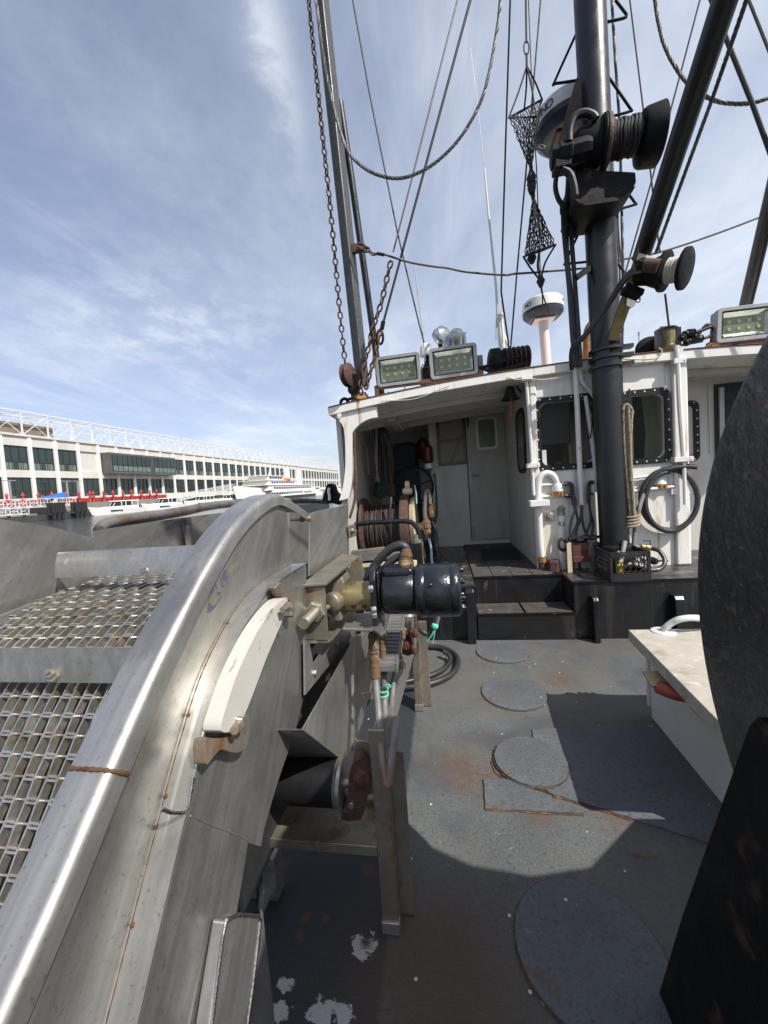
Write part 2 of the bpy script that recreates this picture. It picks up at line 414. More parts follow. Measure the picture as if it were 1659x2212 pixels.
M['blackpaint2'] = pm('weathered_black_paint', (.006, .0063, .007), .6, 0, .25, 5, .18, 70, (1, 1, 1), [((.06, .035, .02), 10, .62, .76, (1, 1, 1), 4, .7), ((.02, .02, .0195), 3.5, .6, .85, (1, 1, .2), 9, .6)], .12, .16)
M['reelpaint'] = pm('rough_black_reel_paint', (.026, .027, .0275), .36, 0, .35, 4, 1.0, 17, (1, 1, .8), [((.10, .06, .04), 30, .66, .74, (1, 1, 1), 4, .7), ((.085, .085, .085), 60, .62, .72, (1, 1, 1), 12)], .14)
M['motor'] = pm('motor_black_enamel', (.014, .016, .020), .22, 0, .2, 8, .35, 28, (1, 1, 1), [], .08)
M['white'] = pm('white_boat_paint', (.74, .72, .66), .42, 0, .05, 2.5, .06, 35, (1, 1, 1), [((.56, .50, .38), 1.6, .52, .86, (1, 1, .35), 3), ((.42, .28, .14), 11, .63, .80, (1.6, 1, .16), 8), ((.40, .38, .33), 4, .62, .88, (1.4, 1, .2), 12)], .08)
M['whiteshade'] = pm('shade_toned_white_paint', (.50, .49, .45), .45, 0, .06, 3, .05, 40, (1, 1, 1), [((.40, .36, .28), 2.2, .58, .85, (1, 1, .3), 3)], .08)  # darker copy of the white paint, with recess shade put into the colour
M['doorpaint'] = pm('grey_door_paint', (.36, .35, .30), .5, 0, .08, 2, .06, 30, (1, 1, .3), [((.30, .27, .22), 5, .58, .80, (1, 1, .25), 3)])
M['whitepipe'] = pm('white_pipe_paint', (.70, .69, .65), .4, 0, .06, 8, .10, 50, (1, 1, 1), [((.50, .32, .14), 12, .68, .78, (1, 1, .4), 2)])
M['cream'] = pm('cream_paint', (.58, .50, .34), .5, 0, .12, 6, .06, 60, (1, 1, 1), [((.22, .13, .06), 8, .60, .76, (1, 1, .4), 2)])
M['rust'] = pm('flaking_rust', (.10, .048, .028), .82, 0, .45, 18, .7, 50, (1, 1, 1), [((.20, .095, .04), 25, .55, .7, (1, 1, 1), 3), (DRUST, 14, .52, .7, (1, 1, 1), 5)])
M['rustdark'] = pm('dark_rust', (.075, .040, .032), .75, .1, .4, 14, .6, 60, (1, 1, 1), [((.16, .06, .03), 20, .58, .7, (1, 1, 1), 3)])
M['redlead'] = pm('red_primer_paint', (.11, .035, .025), .6, 0, .25, 12, .3, 60, (1, 1, 1), [((.05, .03, .03), 8, .55, .7, (1, 1, 1), 4)])
M['wrap'] = pm('rusty_hose_wrap', (.15, .090, .048), .8, 0, .35, 14, .5, 45, (1, 1, 1), [((.10, .06, .035), 11, .5, .7, (1, 1, 1), 3), ((.36, .26, .16), 16, .62, .75, (1, 1, 1), 6)])
M['hose'] = pm('black_rubber_hose', (.028, .028, .030), .42, 0, .2, 20, .05, 90)
M['hosegrey'] = pm('worn_hose', (.15, .145, .14), .5, 0, .25, 12, .1, 90, (1, 1, 1), [((.22, .12, .06), 9, .60, .75, (1, 1, 1), 4)])
M['rubber'] = pm('black_rubber', (.010, .010, .011), .5, 0, .2, 12, .08, 90, spec=.3)
M['wire'] = pm('grey_wire_rope', (.11, .105, .10), .55, .6, .2, 30, .2, 200)
M['darkwire'] = pm('dark_wire_rope', (.028, .026, .026), .6, .2, .2, 30)
M['chain'] = pm('rusty_chain', (.060, .036, .030), .75, .2, .3, 30, .3, 120, (1, 1, 1), [((.20, .10, .05), 20, .58, .7, (1, 1, 1), 3)])
M['boom'] = pm('black_boom_paint', (.010, .0105, .012), .36, 0, .25, 4, .12, 90, (1, 1, 1), [((.07, .045, .03), 16, .74, .86, (1, 1, 1), 4)])
M['galv'] = pm('grey_painted_beam', (.075, .077, .075), .33, .2, .2, 5, .12, 120, (1, 1, 1), [((.20, .20, .195), 40, .66, .80, (1, 1, 1), 4), ((.12, .07, .04), 9, .72, .85, (1, 1, 1), 6)])
M['brass'] = pm('tarnished_brass', (.34, .27, .13), .45, .7, .25, 10, .1, 60, (1, 1, 1), [((.10, .09, .06), 6, .55, .75, (1, 1, .3), 3)])
M['olive'] = pm('olive_tarnished_steel', (.25, .21, .10), .4, .5, .25, 9, .1, 60, (1, 1, 1), [((.06, .05, .035), 10, .60, .74, (1, 1, 1), 3)])
M['orange'] = pm('orange_rust_brass', (.34, .15, .045), .6, .1, .4, 30, .3, 80)
M['wood'] = pm('weathered_wood', (.42, .33, .19), .7, 0, .2, 5, .3, 30, (1, 12, 1), [((.22, .15, .08), 8, .55, .75, (1, 5, 1), 3)])
M['plywood'] = pm('orange_plywood', (.46, .24, .10), .7, 0, .2, 8, .2, 40, (1, 6, 1))
M['redpaint'] = pm('brick_red_enamel', (.34, .065, .04), .35, 0, .15, 8, .25, 40)
M['red'] = pm('shade_darkened_red_enamel', (.09, .008, .008), .4, 0, .15, 8)  # red lowered so the colour carries the shade of the recess
M['lid'] = pm('worn_grey_lid', (.42, .385, .32), .6, 0, .12, 7, .15, 60, (1, 1, 1), [((.28, .22, .15), 7, .55, .78, (1, 1, 1), 3), ((.52, .50, .45), 20, .62, .72, (1, 1, 1), 6)])
M['boxwhite'] = pm('grey_white_box_paint', (.60, .60, .58), .45, 0, .06, 5, .12, 40)
M['lampgrey'] = pm('grey_lamp_housing', (.33, .33, .33), .45, .3, .1, 10, .05, 100, (1, 1, 1), [((.28, .16, .08), 8, .66, .8, (1, 1, 1), 3)])
M['reflect'] = pm('lamp_reflector', (.72, .74, .74), .22, 1, .05, 5)
M['lampback'] = pm('lamp_led_board', (.25, .26, .22), .5, .2, .1, 8)
M['led'] = pm('yellow_led', (.62, .62, .16), .4, 0, .05, 8)
M['plastic_w'] = pm('white_radome_plastic', (.74, .73, .68), .35, 0, .04, 4)
M['plastic_b'] = pm('navy_plastic', (.016, .022, .040), .35, 0, .1, 6)
M['pinkpost'] = pm('faded_pink_white_post', (.66, .54, .52), .5, 0, .06, 4, .05, 60)
M['ink'] = pm('navy_print', (.02, .035, .12), .5, 0, .05, 5)
M['inkdark'] = pm('dark_stencil', (.05, .05, .05), .6, 0, .2, 20)
M['crate'] = pm('black_crate_plastic', (.022, .022, .023), .38, 0, .15, 12, .06, 90)
M['ropeg'] = pm('green_rope', (.035, .06, .05), .85, 0, .35, 25, .3, 120)
M['ropeb'] = pm('brown_grey_rope', (.085, .065, .05), .9, 0, .35, 25, .3, 120)
M['ropet'] = pm('tan_rope', (.30, .25, .17), .85, 0, .25, 30, .3, 150)
M['ropew'] = pm('off_white_rope', (.52, .49, .41), .8, 0, .15, 30, .3, 150)
M['reelwire'] = pm('brown_wound_cable', (.048, .030, .026), .6, .1, .3, 14, .2, 80)
M['net'] = pm('dark_netting', (.030, .027, .025), .9, 0, .2, 20)
M['tile'] = pm('brown_rubber_tile', (.058, .052, .047), .7, 0, .3, 6, .35, 90, (1, 1, 1), [((.16, .14, .11), 11, .62, .76, (1, 1, 1), 4)])
M['mat'] = pm('black_ribbed_mat', (.012, .012, .013), .8, 0, .2, 10, .2, 100)
M['platform'] = pm('black_platform_paint', (.011, .0115, .012), .26, 0, .25, 4, .10, 50, (1, 1, 1), [((.11, .11, .105), 9, .74, .95, (2.2, 1, .08), 3, .5), ((.05, .045, .038), 2.2, .58, .90, (1.5, 1, .15), 5, .5), ((.12, .07, .035), 6, .70, .8, (1, 1, .4), 8)], .1)
M['platformtop'] = pm('worn_dark_deck_paint', (.034, .034, .032), .34, 0, .3, 5, .25, 60, (1, 1, 1), [((.14, .13, .11), 7, .55, .75, (1, 1, 1), 3), ((.12, .065, .03), 5, .66, .78, (1, 1, 1), 6)], .15)
M['curtain'] = pm('beige_curtain', (.52, .48, .38), .8, 0, .1, 8, .1, 30, (14, 14, 1))
M['interior'] = pm('cabin_panelling', (.52, .47, .34), .6, 0, .1, 4)
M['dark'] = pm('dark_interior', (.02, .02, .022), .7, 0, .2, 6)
M['navy'] = pm('dark_blue_door_paint', (.022, .032, .048), .5, 0, .2, 5, .1, 50)
M['seat'] = pm('black_seat_vinyl', (.02, .02, .022), .6, 0, .1, 6)
M['verdigris'] = pm('dark_green_bell_bronze', (.025, .042, .036), .45, .5, .3, 12, .1, 60)
M['yellow'] = pm('yellow_plastic', (.55, .42, .04), .5, 0, .1, 8)
M['teal'] = pm('turquoise_twine', (.12, .55, .42), .8, 0, .1, 20)
M['bluehose'] = pm('pale_blue_hose', (.30, .44, .50), .5, 0, .2, 14, patches=[((.4, .3, .1), 6, .6, .7, (1, 1, 1), 3)])
M['sticker'] = pm('torn_sticker', (.15, .15, .115), .6, 0, .25, 30, patches=[((.07, .08, .13), 26, .50, .56, (1, 1, 1), 3)])
M['pattern'] = pm('frosted_pattern_panel', (.24, .21, .14), .5, 0, .3, 60, .3, 120)
def glass(name, tint=(.9, .95, .92), rough=.03, mix=.5, refl=1.0):
    m = bpy.data.materials.new(name); m.use_nodes = True; t = m.node_tree; bs = t.nodes['Principled BSDF']
    tr = t.nodes.new('ShaderNodeBsdfTransparent'); tr.inputs[0].default_value = (*tint, 1)
    gl = t.nodes.new('ShaderNodeBsdfGlossy'); gl.inputs[1].default_value = rough; gl.inputs[0].default_value = (.85, .9, .9, 1)
    fr = t.nodes.new('ShaderNodeFresnel'); fr.inputs[0].default_value = 1.5
    ad = t.nodes.new('ShaderNodeMath'); ad.operation = 'ADD'; ad.inputs[1].default_value = mix; ad.use_clamp = True
    t.links.new(fr.outputs[0], ad.inputs[0]); mx_ = t.nodes.new('ShaderNodeMixShader')
    sc_ = t.nodes.new('ShaderNodeMath'); sc_.operation = 'MULTIPLY'; sc_.inputs[1].default_value = refl; t.links.new(ad.outputs[0], sc_.inputs[0]); t.links.new(sc_.outputs[0], mx_.inputs[0]); t.links.new(tr.outputs[0], mx_.inputs[1]); t.links.new(gl.outputs[0], mx_.inputs[2])
    t.links.new(mx_.outputs[0], t.nodes['Material Output'].inputs[0]); t.nodes.remove(bs); return m
M['glass'] = glass('window_glass', (.93, .94, .90), .02, .0, .14)
M['lampglass'] = glass('lamp_glass', (.97, .98, .95), .05, .0, .4)
M['frost'] = glass('milky_plastic', (.85, .85, .82), .3, .25)
# ------------------------------------------------------------------ the harbour across the water (level; the fishing boat lists by 1.2 degrees against it)
HROT = Matrix.Rotation(R(1.2), 4, 'Y')
HX = Matrix.Translation(EYE) @ HROT @ Matrix.Translation(-EYE)
def hat(k, px, py, x=None, y=None, z=None):
    s, a, b_ = ZT[k]; px = a+s*px; py = b_+s*py
    d = HROT.to_3x3().transposed() @ (_f + _r*((px-CXP)/FPX) - _u*((py-CYP)/FPX))
    if x is not None: t = x/d.x
    elif y is not None: t = y/d.y
    else: t = (z-EYE.z)/d.z
    return EYE+d*t
WZ = -1.2
def mat_water():
    m = bpy.data.materials.new('harbour_water'); m.use_nodes = True; t = m.node_tree; bs = t.nodes['Principled BSDF']
    bs.inputs['Base Color'].default_value = (.020, .030, .030, 1); bs.inputs['Roughness'].default_value = .10; bs.inputs['IOR'].default_value = 1.33
    tc = t.nodes.new('ShaderNodeTexCoord'); h = None
    for sc, w_ in ((.55, 1.0), (1.7, .55), (5, .25)):
        n = t.nodes.new('ShaderNodeTexNoise'); n.inputs['Scale'].default_value = sc; n.inputs['Detail'].default_value = 4; t.links.new(tc.outputs['Object'], n.inputs['Vector'])
        k = t.nodes.new('ShaderNodeMath'); k.operation = 'MULTIPLY_ADD'; k.inputs[1].default_value = w_; t.links.new(n.outputs[0], k.inputs[0])
        if h is None: k.inputs[2].default_value = 0
        else: t.links.new(h, k.inputs[2])
        h = k.outputs[0]
    bp = t.nodes.new('ShaderNodeBump'); bp.inputs['Strength'].default_value = .9; bp.inputs['Distance'].default_value = .35
    t.links.new(h, bp.inputs['Height']); t.links.new(bp.outputs[0], bs.inputs['Normal']); return m
w = MB(); w.add([(-4000, -1500, WZ), (1500, -1500, WZ), (1500, 6000, WZ), (-4000, 6000, WZ)], [(0, 1, 2, 3)])
struct(w.build('water', mat_water(), xf=HX, smooth_=False, origin=HX @ V((0, 0, WZ))))

H = dict(
 wall=pm('pale_concrete', (.57, .55, .50), .8, 0, .06, .3, .0, patches=[((.48, .45, .38), .5, .55, .85, (1, 1, .4), 3)]),
 pier=pm('white_pilaster', (.70, .69, .66), .7, 0, .04, .3),
 glass=pm('dark_window_glass', (.022, .035, .034), .07, 0, .3, .15, rvar=.03, spec=.6),
 blind=pm('pale_green_blind', (.13, .17, .15), .5, 0, .25, .5),
 mull=pm('dark_mullion', (.03, .034, .034), .5, 0, .1, 1),
 truss=pm('white_truss_paint', (.60, .61, .62), .5, 0, .04, 1),
 brown=pm('brown_cladding', (.19, .15, .11), .7, 0, .15, .6),
 boxc=pm('charcoal_cladding', (.09, .09, .09), .5, 0, .15, .6),
 boat=pm('white_gelcoat', (.78, .77, .72), .22, 0, .03, 1),
 boatglass=pm('boat_glass', (.015, .02, .022), .08, 0, .1, 1),
 boot=pm('black_boot_stripe', (.02, .02, .022), .5, 0, .1, 1),
 red=pm('red_canvas', (.42, .03, .025), .7, 0, .12, 1.5),
 redb=pm('red_barrier_canvas', (.36, .028, .028), .7, 0, .2, .8),
 pole=pm('grey_pole', (.28, .28, .27), .6, 0, .2, 2),
 float=pm('dark_grey_float', (.055, .055, .055), .7, 0, .3, 1),
 alu=pm('white_aluminium', (.62, .62, .61), .5, 0, .08, 2),
 tarp=pm('blue_tarp', (.03, .13, .40), .6, 0, .2, 2),
 quay=pm('grey_quay_concrete', (.26, .25, .23), .8, 0, .15, .6),
 pile=pm('black_timber_pile', (.018, .018, .018), .8, 0, .3, 3),
 orange=pm('orange_lifeboat', (.60, .16, .06), .5, 0, .1, 3))

# quay
w = MB(); w.box((-110, -60, -4), (-69.2, 292, 1.25)); struct(w.build('quay', H['quay'], xf=HX))
# the long terminal building
FX = -73.0; B0 = 54.3-4.6; NB = 46; BP = 4.6; YE = B0+NB*BP
bt = thing('terminal_building', HX @ V((FX, (B0+YE)/2, 1.25)), 'long white two storey harbour terminal with dark windows and a white roof truss', 'building')
w = MB(); w.box((FX-30, B0-30, 1.25), (FX-.35, YE, 13.45))
for z0, z1 in ((1.25, 2.55), (6.25, 7.55), (11.75, 13.45)): w.box((FX-.36, B0-4.6, z0), (FX-.05, YE-.003, z1))
w.box((FX-30.2, B0-30, 13.45), (FX+.25, YE+.2, 13.85))
w.build('wall', H['wall'], bt, xf=HX, smooth_=False)
for i in range(NB+1):
    pw = MB(); y = B0+i*BP; pw.box((FX-.35, y-.30, 1.26), (FX+.14, y+.30, 13.44))
    if i == 0: pp = pw.build('pilaster', H['pier'], bt, xf=HX, smooth_=False)
    else:
        c = pp.copy(); COL.objects.link(c); c.location = HROT.to_3x3() @ V((0, i*BP, 0))
WX = FX-.30
def win(zb, zt, name, low):
    w = MB(); y0, y1 = B0+.31, B0+BP-.31
    w.m = 0; w.add([(WX, y0, zb), (WX, y1, zb), (WX, y1, zt), (WX, y0, zt)], [(0, 1, 2, 3)])
    w.m = 2
    for y in (y0+.06, (y0*2+y1)/3, (y0+2*y1)/3, y1-.06): w.box((WX+.003, y-.05, zb), (WX+.09, y+.05, zt))
    for z in (zb+.05, zb+(zt-zb)*.34, zt-.05): w.box((WX+.004, y0, z-.05), (WX+.08, y1, z+.05))
    w.m = 1
    for k in range(5):
        if low and k != 2 or not low and k == 1:
            w.box((WX+.001, y0+.12+k*.75, zb+.1), (WX+.05, y0+.12+k*.75+.6, zb+(zt-zb)*(.30 if low else .12)))
    return w.build(name, [H['glass'], H['blind'], H['mull']], bt, xf=HX, smooth_=False)
wu = win(7.56, 11.74, 'window', True); wl = win(2.56, 6.24, 'window', False)
for i in range(1, NB):
    for src in (wu, wl):
        if src is wu and 4 <= i <= 8: continue
        c = src.copy(); COL.objects.link(c); c.location = HROT.to_3x3() @ V((0, i*BP, 0))
for ya, yb in ((73.3, 85.2), (85.5, 93.7)):       # projecting glazed bay in two volumes
    w = MB(); w.m = 0; w.box((FX+.02, ya, 7.2), (FX+2.2, yb, 11.75))
    w.m = 1; w.box((FX+2.2, ya+.4, 7.75), (FX+2.24, yb-.4, 11.35))
    w.m = 3; n = int((yb-ya)/1.4)
    for k in range(n+1):
        y = ya+.5+(yb-ya-1)*k/n; w.box((FX+2.24, y-.05, 7.75), (FX+2.33, y+.05, 11.35))
    w.box((FX+2.24, ya+.4, 9.05), (FX+2.3, yb-.4, 9.15))
    w.m = 2; w.box((FX+2.24, ya+.6, 7.8), (FX+2.27, yb-.6, 8.9))
    w.build('projecting_bay', [H['boxc'], H['glass'], H['blind'], H['mull']], bt, xf=HX, smooth_=False)
w = MB(); TX = FX-1.2
def truss_run(ya, yb, zt):
    n = int(round((yb-ya)/BP))
    for X in (TX, TX-4.5):
        for i in range(n+1):
            y = ya+i*BP; w.beam((X, y, 13.85), (X, y, zt), .22, .22, (0, 1, 0))
            if i < n:
                a, b_ = (13.9, zt-.2) if i % 2 else (zt-.2, 13.9)
                w.beam((X, y, a), (X, y+BP, b_), .10, .10)
                if X == TX: w.beam((X, y, b_), (X, y+BP, a), .07, .07)
        w.beam((X, ya-.2, zt), (X, yb+.2, zt), .26, .26)
        w.beam((X, ya, zt-1.5), (X, yb, zt-1.5), .16, .16)
    for i in range(n+1): w.beam((TX, ya+i*BP, zt), (TX-4.5, ya+i*BP, zt), .2, .2)
truss_run(B0-BP*3, B0-BP*3+BP*44, 18.1)
truss_run(YE-9.2, YE-4.6, 17.6)
w.build('roof_truss', H['truss'], bt, xf=HX, smooth_=False)
w = MB(); w.box((FX-9, 40, 13.86), (FX-3, 66, 16.3)); w.build('rooftop_plant_box', H['brown'], bt, xf=HX, smooth_=False)

# boats
def yacht(bow, stern, label, sc=1):
    bow, stern = V(bow), V(stern); d = (bow-stern); Ln = d.length; d.normalize(); sd = V((-d.y, d.x, 0)); c = stern
    t = thing('motor_yacht', HX @ ((bow+stern)/2), label, 'boat', 'white motor yachts moored along the float')
    def P(u, s_, z): return c+d*(u*Ln)+sd*s_+V((0, 0, z))
    secs = []
    for u, hb, zk, zd in ((0, 1.35, .0, .95), (.25, 1.5, -.1, .98), (.55, 1.5, -.1, 1.08), (.78, 1.15, 0, 1.28), (.92, .55, .1, 1.5), (1.0, .04, .3, 1.65)):
        uw = u if u < 1 else .985
        secs.append([P(uw-.03*(u > .7), -hb*.86, zk-.2), P(u+.02*(u > .9), -hb, zd), P(u+.02*(u > .9), hb, zd), P(uw-.03*(u > .7), hb*.86, zk-.2)])
    w = MB(); vs = [p for s_ in secs for p in s_]; fs = []
    for i in range(len(secs)-1):
        for j in range(4): j2 = (j+1) % 4; fs.append((i*4+j, i*4+j2, i*4+4+j2, i*4+4+j))
    fs += [(3, 2, 1, 0), tuple(len(vs)-4+j for j in range(4))]
    w.add(vs, fs); w.build('hull', H['boat'], t, xf=HX, ang=50)
    for s_ in (-1, 1):
        w = MB(); w.prism([P(.5, s_*1.515, .55), P(.72, s_*1.31, .62), P(.72, s_*1.31, .82), P(.5, s_*1.515, .75)], sd*(s_*.02))
        w.build('hull_port', H['boatglass'], t, xf=HX, smooth_=False)
    w = MB()
    def slab(u0, u1, h0, z0, u0t, u1t, h1, z1): w.hexa([P(u0, -h0, z0), P(u1, -h0*.8, z0), P(u1, h0*.8, z0), P(u0, h0, z0), P(u0t, -h1, z1), P(u1t, -h1*.8, z1), P(u1t, h1*.8, z1), P(u0t, h1, z1)])
    slab(.12, .80, 1.15, .95, .12, .70, 1.1, 1.45)
    slab(.10, .56, 1.12, 2.36, .09, .53, 1.05, 2.50)
    for u in (.12, .25, .38, .47):
        for s_ in (-1, 1): w.beam(P(u, s_*1.0, 1.4), P(u, s_*1.0, 2.4), .1, .1, d)
    for s_ in (-.5, .5): w.beam(P(.60, s_*.9, 1.4), P(.52, s_*.8, 2.4), .12, .06, d)
    w.build('cabin', H['boat'], t, xf=HX, smooth_=False)
    w = MB(); w.hexa([P(.26, -.95, 1.45), P(.60, -.8, 1.45), P(.60, .8, 1.45), P(.26, .95, 1.45), P(.26, -.95, 2.36), P(.52, -.8, 2.36), P(.52, .8, 2.36), P(.26, .95, 2.36)])
    w.build('cabin_windows', H['boatglass'], t, xf=HX, smooth_=False)
    return t
def yat(k, px, x): p = hat(k, px, 480, x=x); return V((x, p.y, WZ))
BXX = -62.5
for (k0, p0, k1, p1, lab) in (('T4', 858, 'T4', 1345, 'white motor yacht nearest to the black pile clusters, lying lowest on the water'), ('T4', 1372, 'R1', 850, 'second white motor yacht from the black pile clusters, under the red canvas barrier'), ('R1', 858, 'R1', 998, 'third white motor yacht from the piles, beside the foot of the grey ramp'), ('R1', 1002, 'R1', 1112, 'farthest small white motor yacht, just ahead of the big ferry')):
    yacht(yat(k0, p0, BXX), yat(k1, p1, BXX), lab)

# ferry
bowp = hat('T5', 690, 400, x=-60); stp = hat('T5', 1330, 460, x=-60)
fb = V((-60, bowp.y, WZ)); fs_ = V((-60, stp.y, WZ)); FL = (fs_-fb).length
ft = thing('ferry', HX @ ((fb+fs_)/2), 'big white three decked passenger ferry with a black boot top and orange lifeboat', 'ferry')
def FP(u, s_, z): return V((-60+s_, fs_.y-(FL*u), WZ+z*.66))
def fhull(z0, z1, fl0, fl1, mat, name, hb=5.2, grow=0.0):
    w = MB(); vs = []; us = (0, .08, .5, .74, .88, .96, 1.0)
    for u in us:
        k = {0: .85, .08: 1, .5: 1, .74: .95, .88: .62, .96: .25, 1.0: .02}[u]
        e0 = u*fl0 if u > .5 else u; e1 = u*fl1 if u > .5 else u
        vs += [FP(e0, -hb*k-grow, z0), FP(e1, -hb*k-grow, z1(u)), FP(e1, hb*k+grow, z1(u)), FP(e0, hb*k+grow, z0)]
    f = []
    for i in range(len(us)-1):
        for j in range(4): j2 = (j+1) % 4; f.append((i*4+j, i*4+j2, i*4+4+j2, i*4+4+j))
    f += [(3, 2, 1, 0), tuple(len(vs)-4+j for j in range(4))]
    w.add(vs, f); w.build(name, mat, ft, xf=HX, ang=40)
fhull(-.5, lambda u: 1.5, .965, .972, H['boot'], 'boot_top', grow=.03)
fhull(1.5, lambda u: 4.4+(max(0, u-.45)**1.6)*7.5, .972, 1.0, H['boat'], 'hull')
w = MB()
def fbox(u0, u1, hb, z0, z1, rake=.0): w.hexa([FP(u0, -hb, z0), FP(u0, hb, z0), FP(u1, hb, z0), FP(u1, -hb, z0), FP(u0, -hb, z1), FP(u0, hb, z1), FP(u1-rake, hb, z1), FP(u1-rake, -hb, z1)])
fbox(.08, .80, 4.9, 4.2, 7.2, .02); fbox(.02, .84, 5.2, 7.2, 7.5); fbox(.34, .78, 4.4, 7.5, 9.6, .02); fbox(.33, .80, 4.7, 9.6, 9.8); fbox(.52, .74, 3.4, 9.8, 12.0, .015); fbox(.52, .76, 3.8, 12.0, 12.25)
for u in (.20, .40): w.lathe(FP(u, 1.5, 7.4), (0, .12, 1), [(0, 1.3), (5.8, 1.0), (6.0, .8)], 10)
for k in range(16):
    w.beam(FP(.04+.02*k, 5.1, 7.5), FP(.04+.02*k, 5.1, 8.6), .07, .07); w.beam(FP(.04+.02*k, 5.1, 8.6), FP(.06+.02*k, 5.1, 8.6), .07, .07)
w.build('superstructure', H['boat'], ft, xf=HX, smooth_=False)
w = MB()
for zz, u0, n, dz, hb in ((2.6, .30, 15, 1.0, 5.19), (5.2, .12, 18, 1.15, 4.9), (8.1, .40, 10, .9, 4.4)):
    for k in range(n):
        u = u0+k*.034
        if u > .76: continue
        w.box(tuple(FP(u+.022, hb, zz)), tuple(FP(u, hb+.06, zz+dz)))
for k in range(5): w.box(tuple(FP(.545+.035*k+.026, 3.4, 10.5)), tuple(FP(.545+.035*k, 3.46, 11.6)))
w.build('window_rows', H['boatglass'], ft, xf=HX, smooth_=False)
w = MB(); w.lathe(FP(.50, 4.2, 10.2), (0, -1, 0), [(-2.2, .1), (-1.4, .7), (1.4, .7), (2.2, .1)], 10); w.build('lifeboat', H['orange'], ft, xf=HX)
for u, h, dx in ((.62, 18, -3.5), (.34, 15.5, 3), (.58, 15, 0)): w = MB(); w.beam(FP(u, 0, 9.5), FP(u+dx/FL, 0, h), .22, .22); w.build('mast_pole', H['truss'], ft, xf=HX)
text_obj('PROVINCETOWN II', 1.0, HX @ FP(.20, 5.33, 2.9), (0, 1, 0), (0, 0, 1), M['inkdark'], ft, 'name_lettering', .01)
text_obj('PROVINCETOWN II', .6, HX @ FP(.80, 5.0, 4.3), (0, 1, .03), (0, 0, 1), M['inkdark'], ft, 'name_lettering', .3)
# small launch astern of the ferry
def launch(bow, stern, label):
    bow, stern = V(bow), V(stern); d = (bow-stern); Ln = d.length; d.normalize(); sd = V((-d.y, d.x, 0))
    t = thing('harbour_launch', HX @ ((bow+stern)/2), label, 'boat')
    def P(u, s_, z): return stern+d*(u*Ln)+sd*s_+V((0, 0, z))
    w = MB(); w.prism([P(0, -1.8, -.2), P(.7, -1.8, -.2), P(.97, 0, -.2), P(.7, 1.8, -.2), P(0, 1.8, -.2)], V((0, 0, 2.0))); w.build('hull', H['boat'], t, xf=HX, smooth_=False)
    w = MB(); w.prism([P(.2, -1.4, 1.81), P(.62, -1.4, 1.81), P(.62, 1.4, 1.81), P(.2, 1.4, 1.81)], V((0, 0, 2.2))); w.build('cabin', H['boat'], t, xf=HX, smooth_=False)
    w = MB()
    for k in range(4): w.box((P(.26+.09*k, 0, 0).x-1.43, P(.26+.09*k, 0, 0).y-.5, WZ+2.7), (P(.26+.09*k, 0, 0).x+1.43, P(.26+.09*k, 0, 0).y+.5, WZ+3.5))
    w.build('windows', H['boatglass'], t, xf=HX, smooth_=False)
    w = MB(); w.beam(P(.5, 0, 4), P(.5, 0, 8), .15, .15); w.build('mast_pole', H['truss'], t, xf=HX, smooth_=False); return t
launch((-58, hat('T5', 1345, 440, x=-58).y, WZ), (-58, hat('T5', 1440, 440, x=-58).y, WZ), 'white cabin launch moored close astern of the big ferry')
launch((-57, hat('T5', 1560, 430, x=-57).y, WZ), (-57, hat('T5', 1625, 430, x=-57).y, WZ), 'most distant white launch, near the far end of the terminal')

# float, gangways, umbrellas, barrier, piles
w = MB(); y0 = -10; y1 = hat('T4', 860, 500, x=-63.5).y
w.box((-68.9, y0, WZ-.3), (-64.2, y1+70, WZ+.75)); one(w, 'floating_dock', H['float'], 'long dark grey float that the white yachts lie against', 'dock', xf=HX, smooth_=False)
def gangway(pa, pb, h, label):
    pa, pb = V(pa), V(pb); t = thing('gangway', HX @ pa, label, 'gangway'); d = (pb-pa); Ln = d.length; d.normalize()
    w = MB(); w.beam(pa, pb, 1.4, .18); w.build('walkway', H['alu'], t, xf=HX, smooth_=False)
    w = MB(); n = max(3, int(Ln/1.6)); up = V((0, 0, h))
    for s_ in (-.7, .7):
        o = V((s_, 0, 0)); w.beam(pa+o+up, pb+o+up, .09, .09); w.beam(pa+o+up*.5, pb+o+up*.5, .05, .05)
        for i in range(n+1):
            p = pa+(pb-pa)*(i/n)+o; w.beam(p, p+up, .08, .08, (0, 1, 0))
            if i < n:
                p2 = pa+(pb-pa)*((i+1)/n)+o; w.beam(p, p2+up, .05, .05); w.beam(p+up, p2, .05, .05)
    w.build('truss_railing', H['alu'], t, xf=HX, smooth_=False)
gangway((-66.2, 30, 1.05), (-66.2, hat('T4', 700, 420, x=-66.2).y, .95), 1.35, 'level white truss gangway left of the black pile clusters')
gangway((-68.6, hat('T5', 200, 440, x=-68.6).y, .4), (-68.6, hat('T5', 700, 420, x=-68.6).y, 3.2), 1.5, 'grey truss ramp rising towards the ferry bow')
gangway((-64.8, 36, .2), (-64.8, hat('T4', 240, 460, x=-64.8).y, .0), .95, 'low white railed walkway on the float at the left')
w = MB()
by0 = hat('T4', 560, 360, x=-67.5).y; by1 = hat('T4', 1605, 340, x=-67.5).y
n = 22
for i in range(n):
    a = by0+(by1-by0)*i/n; b2 = by0+(by1-by0)*(i+1)/n-.12; w.box((-67.55, a, 1.26), (-67.45, b2, 2.1))
for i in range(n+1): w.beam((-67.5, by0+(by1-by0)*i/n-.06, 1.26), (-67.5, by0+(by1-by0)*i/n-.06, 2.3), .08, .08, (0, 1, 0))
one(w, 'canvas_barrier', H['redb'], 'bright red canvas barrier along the quay behind the yachts', 'barrier', xf=HX, smooth_=False)
w = MB()
ly0 = 34; ly1 = by0-.4
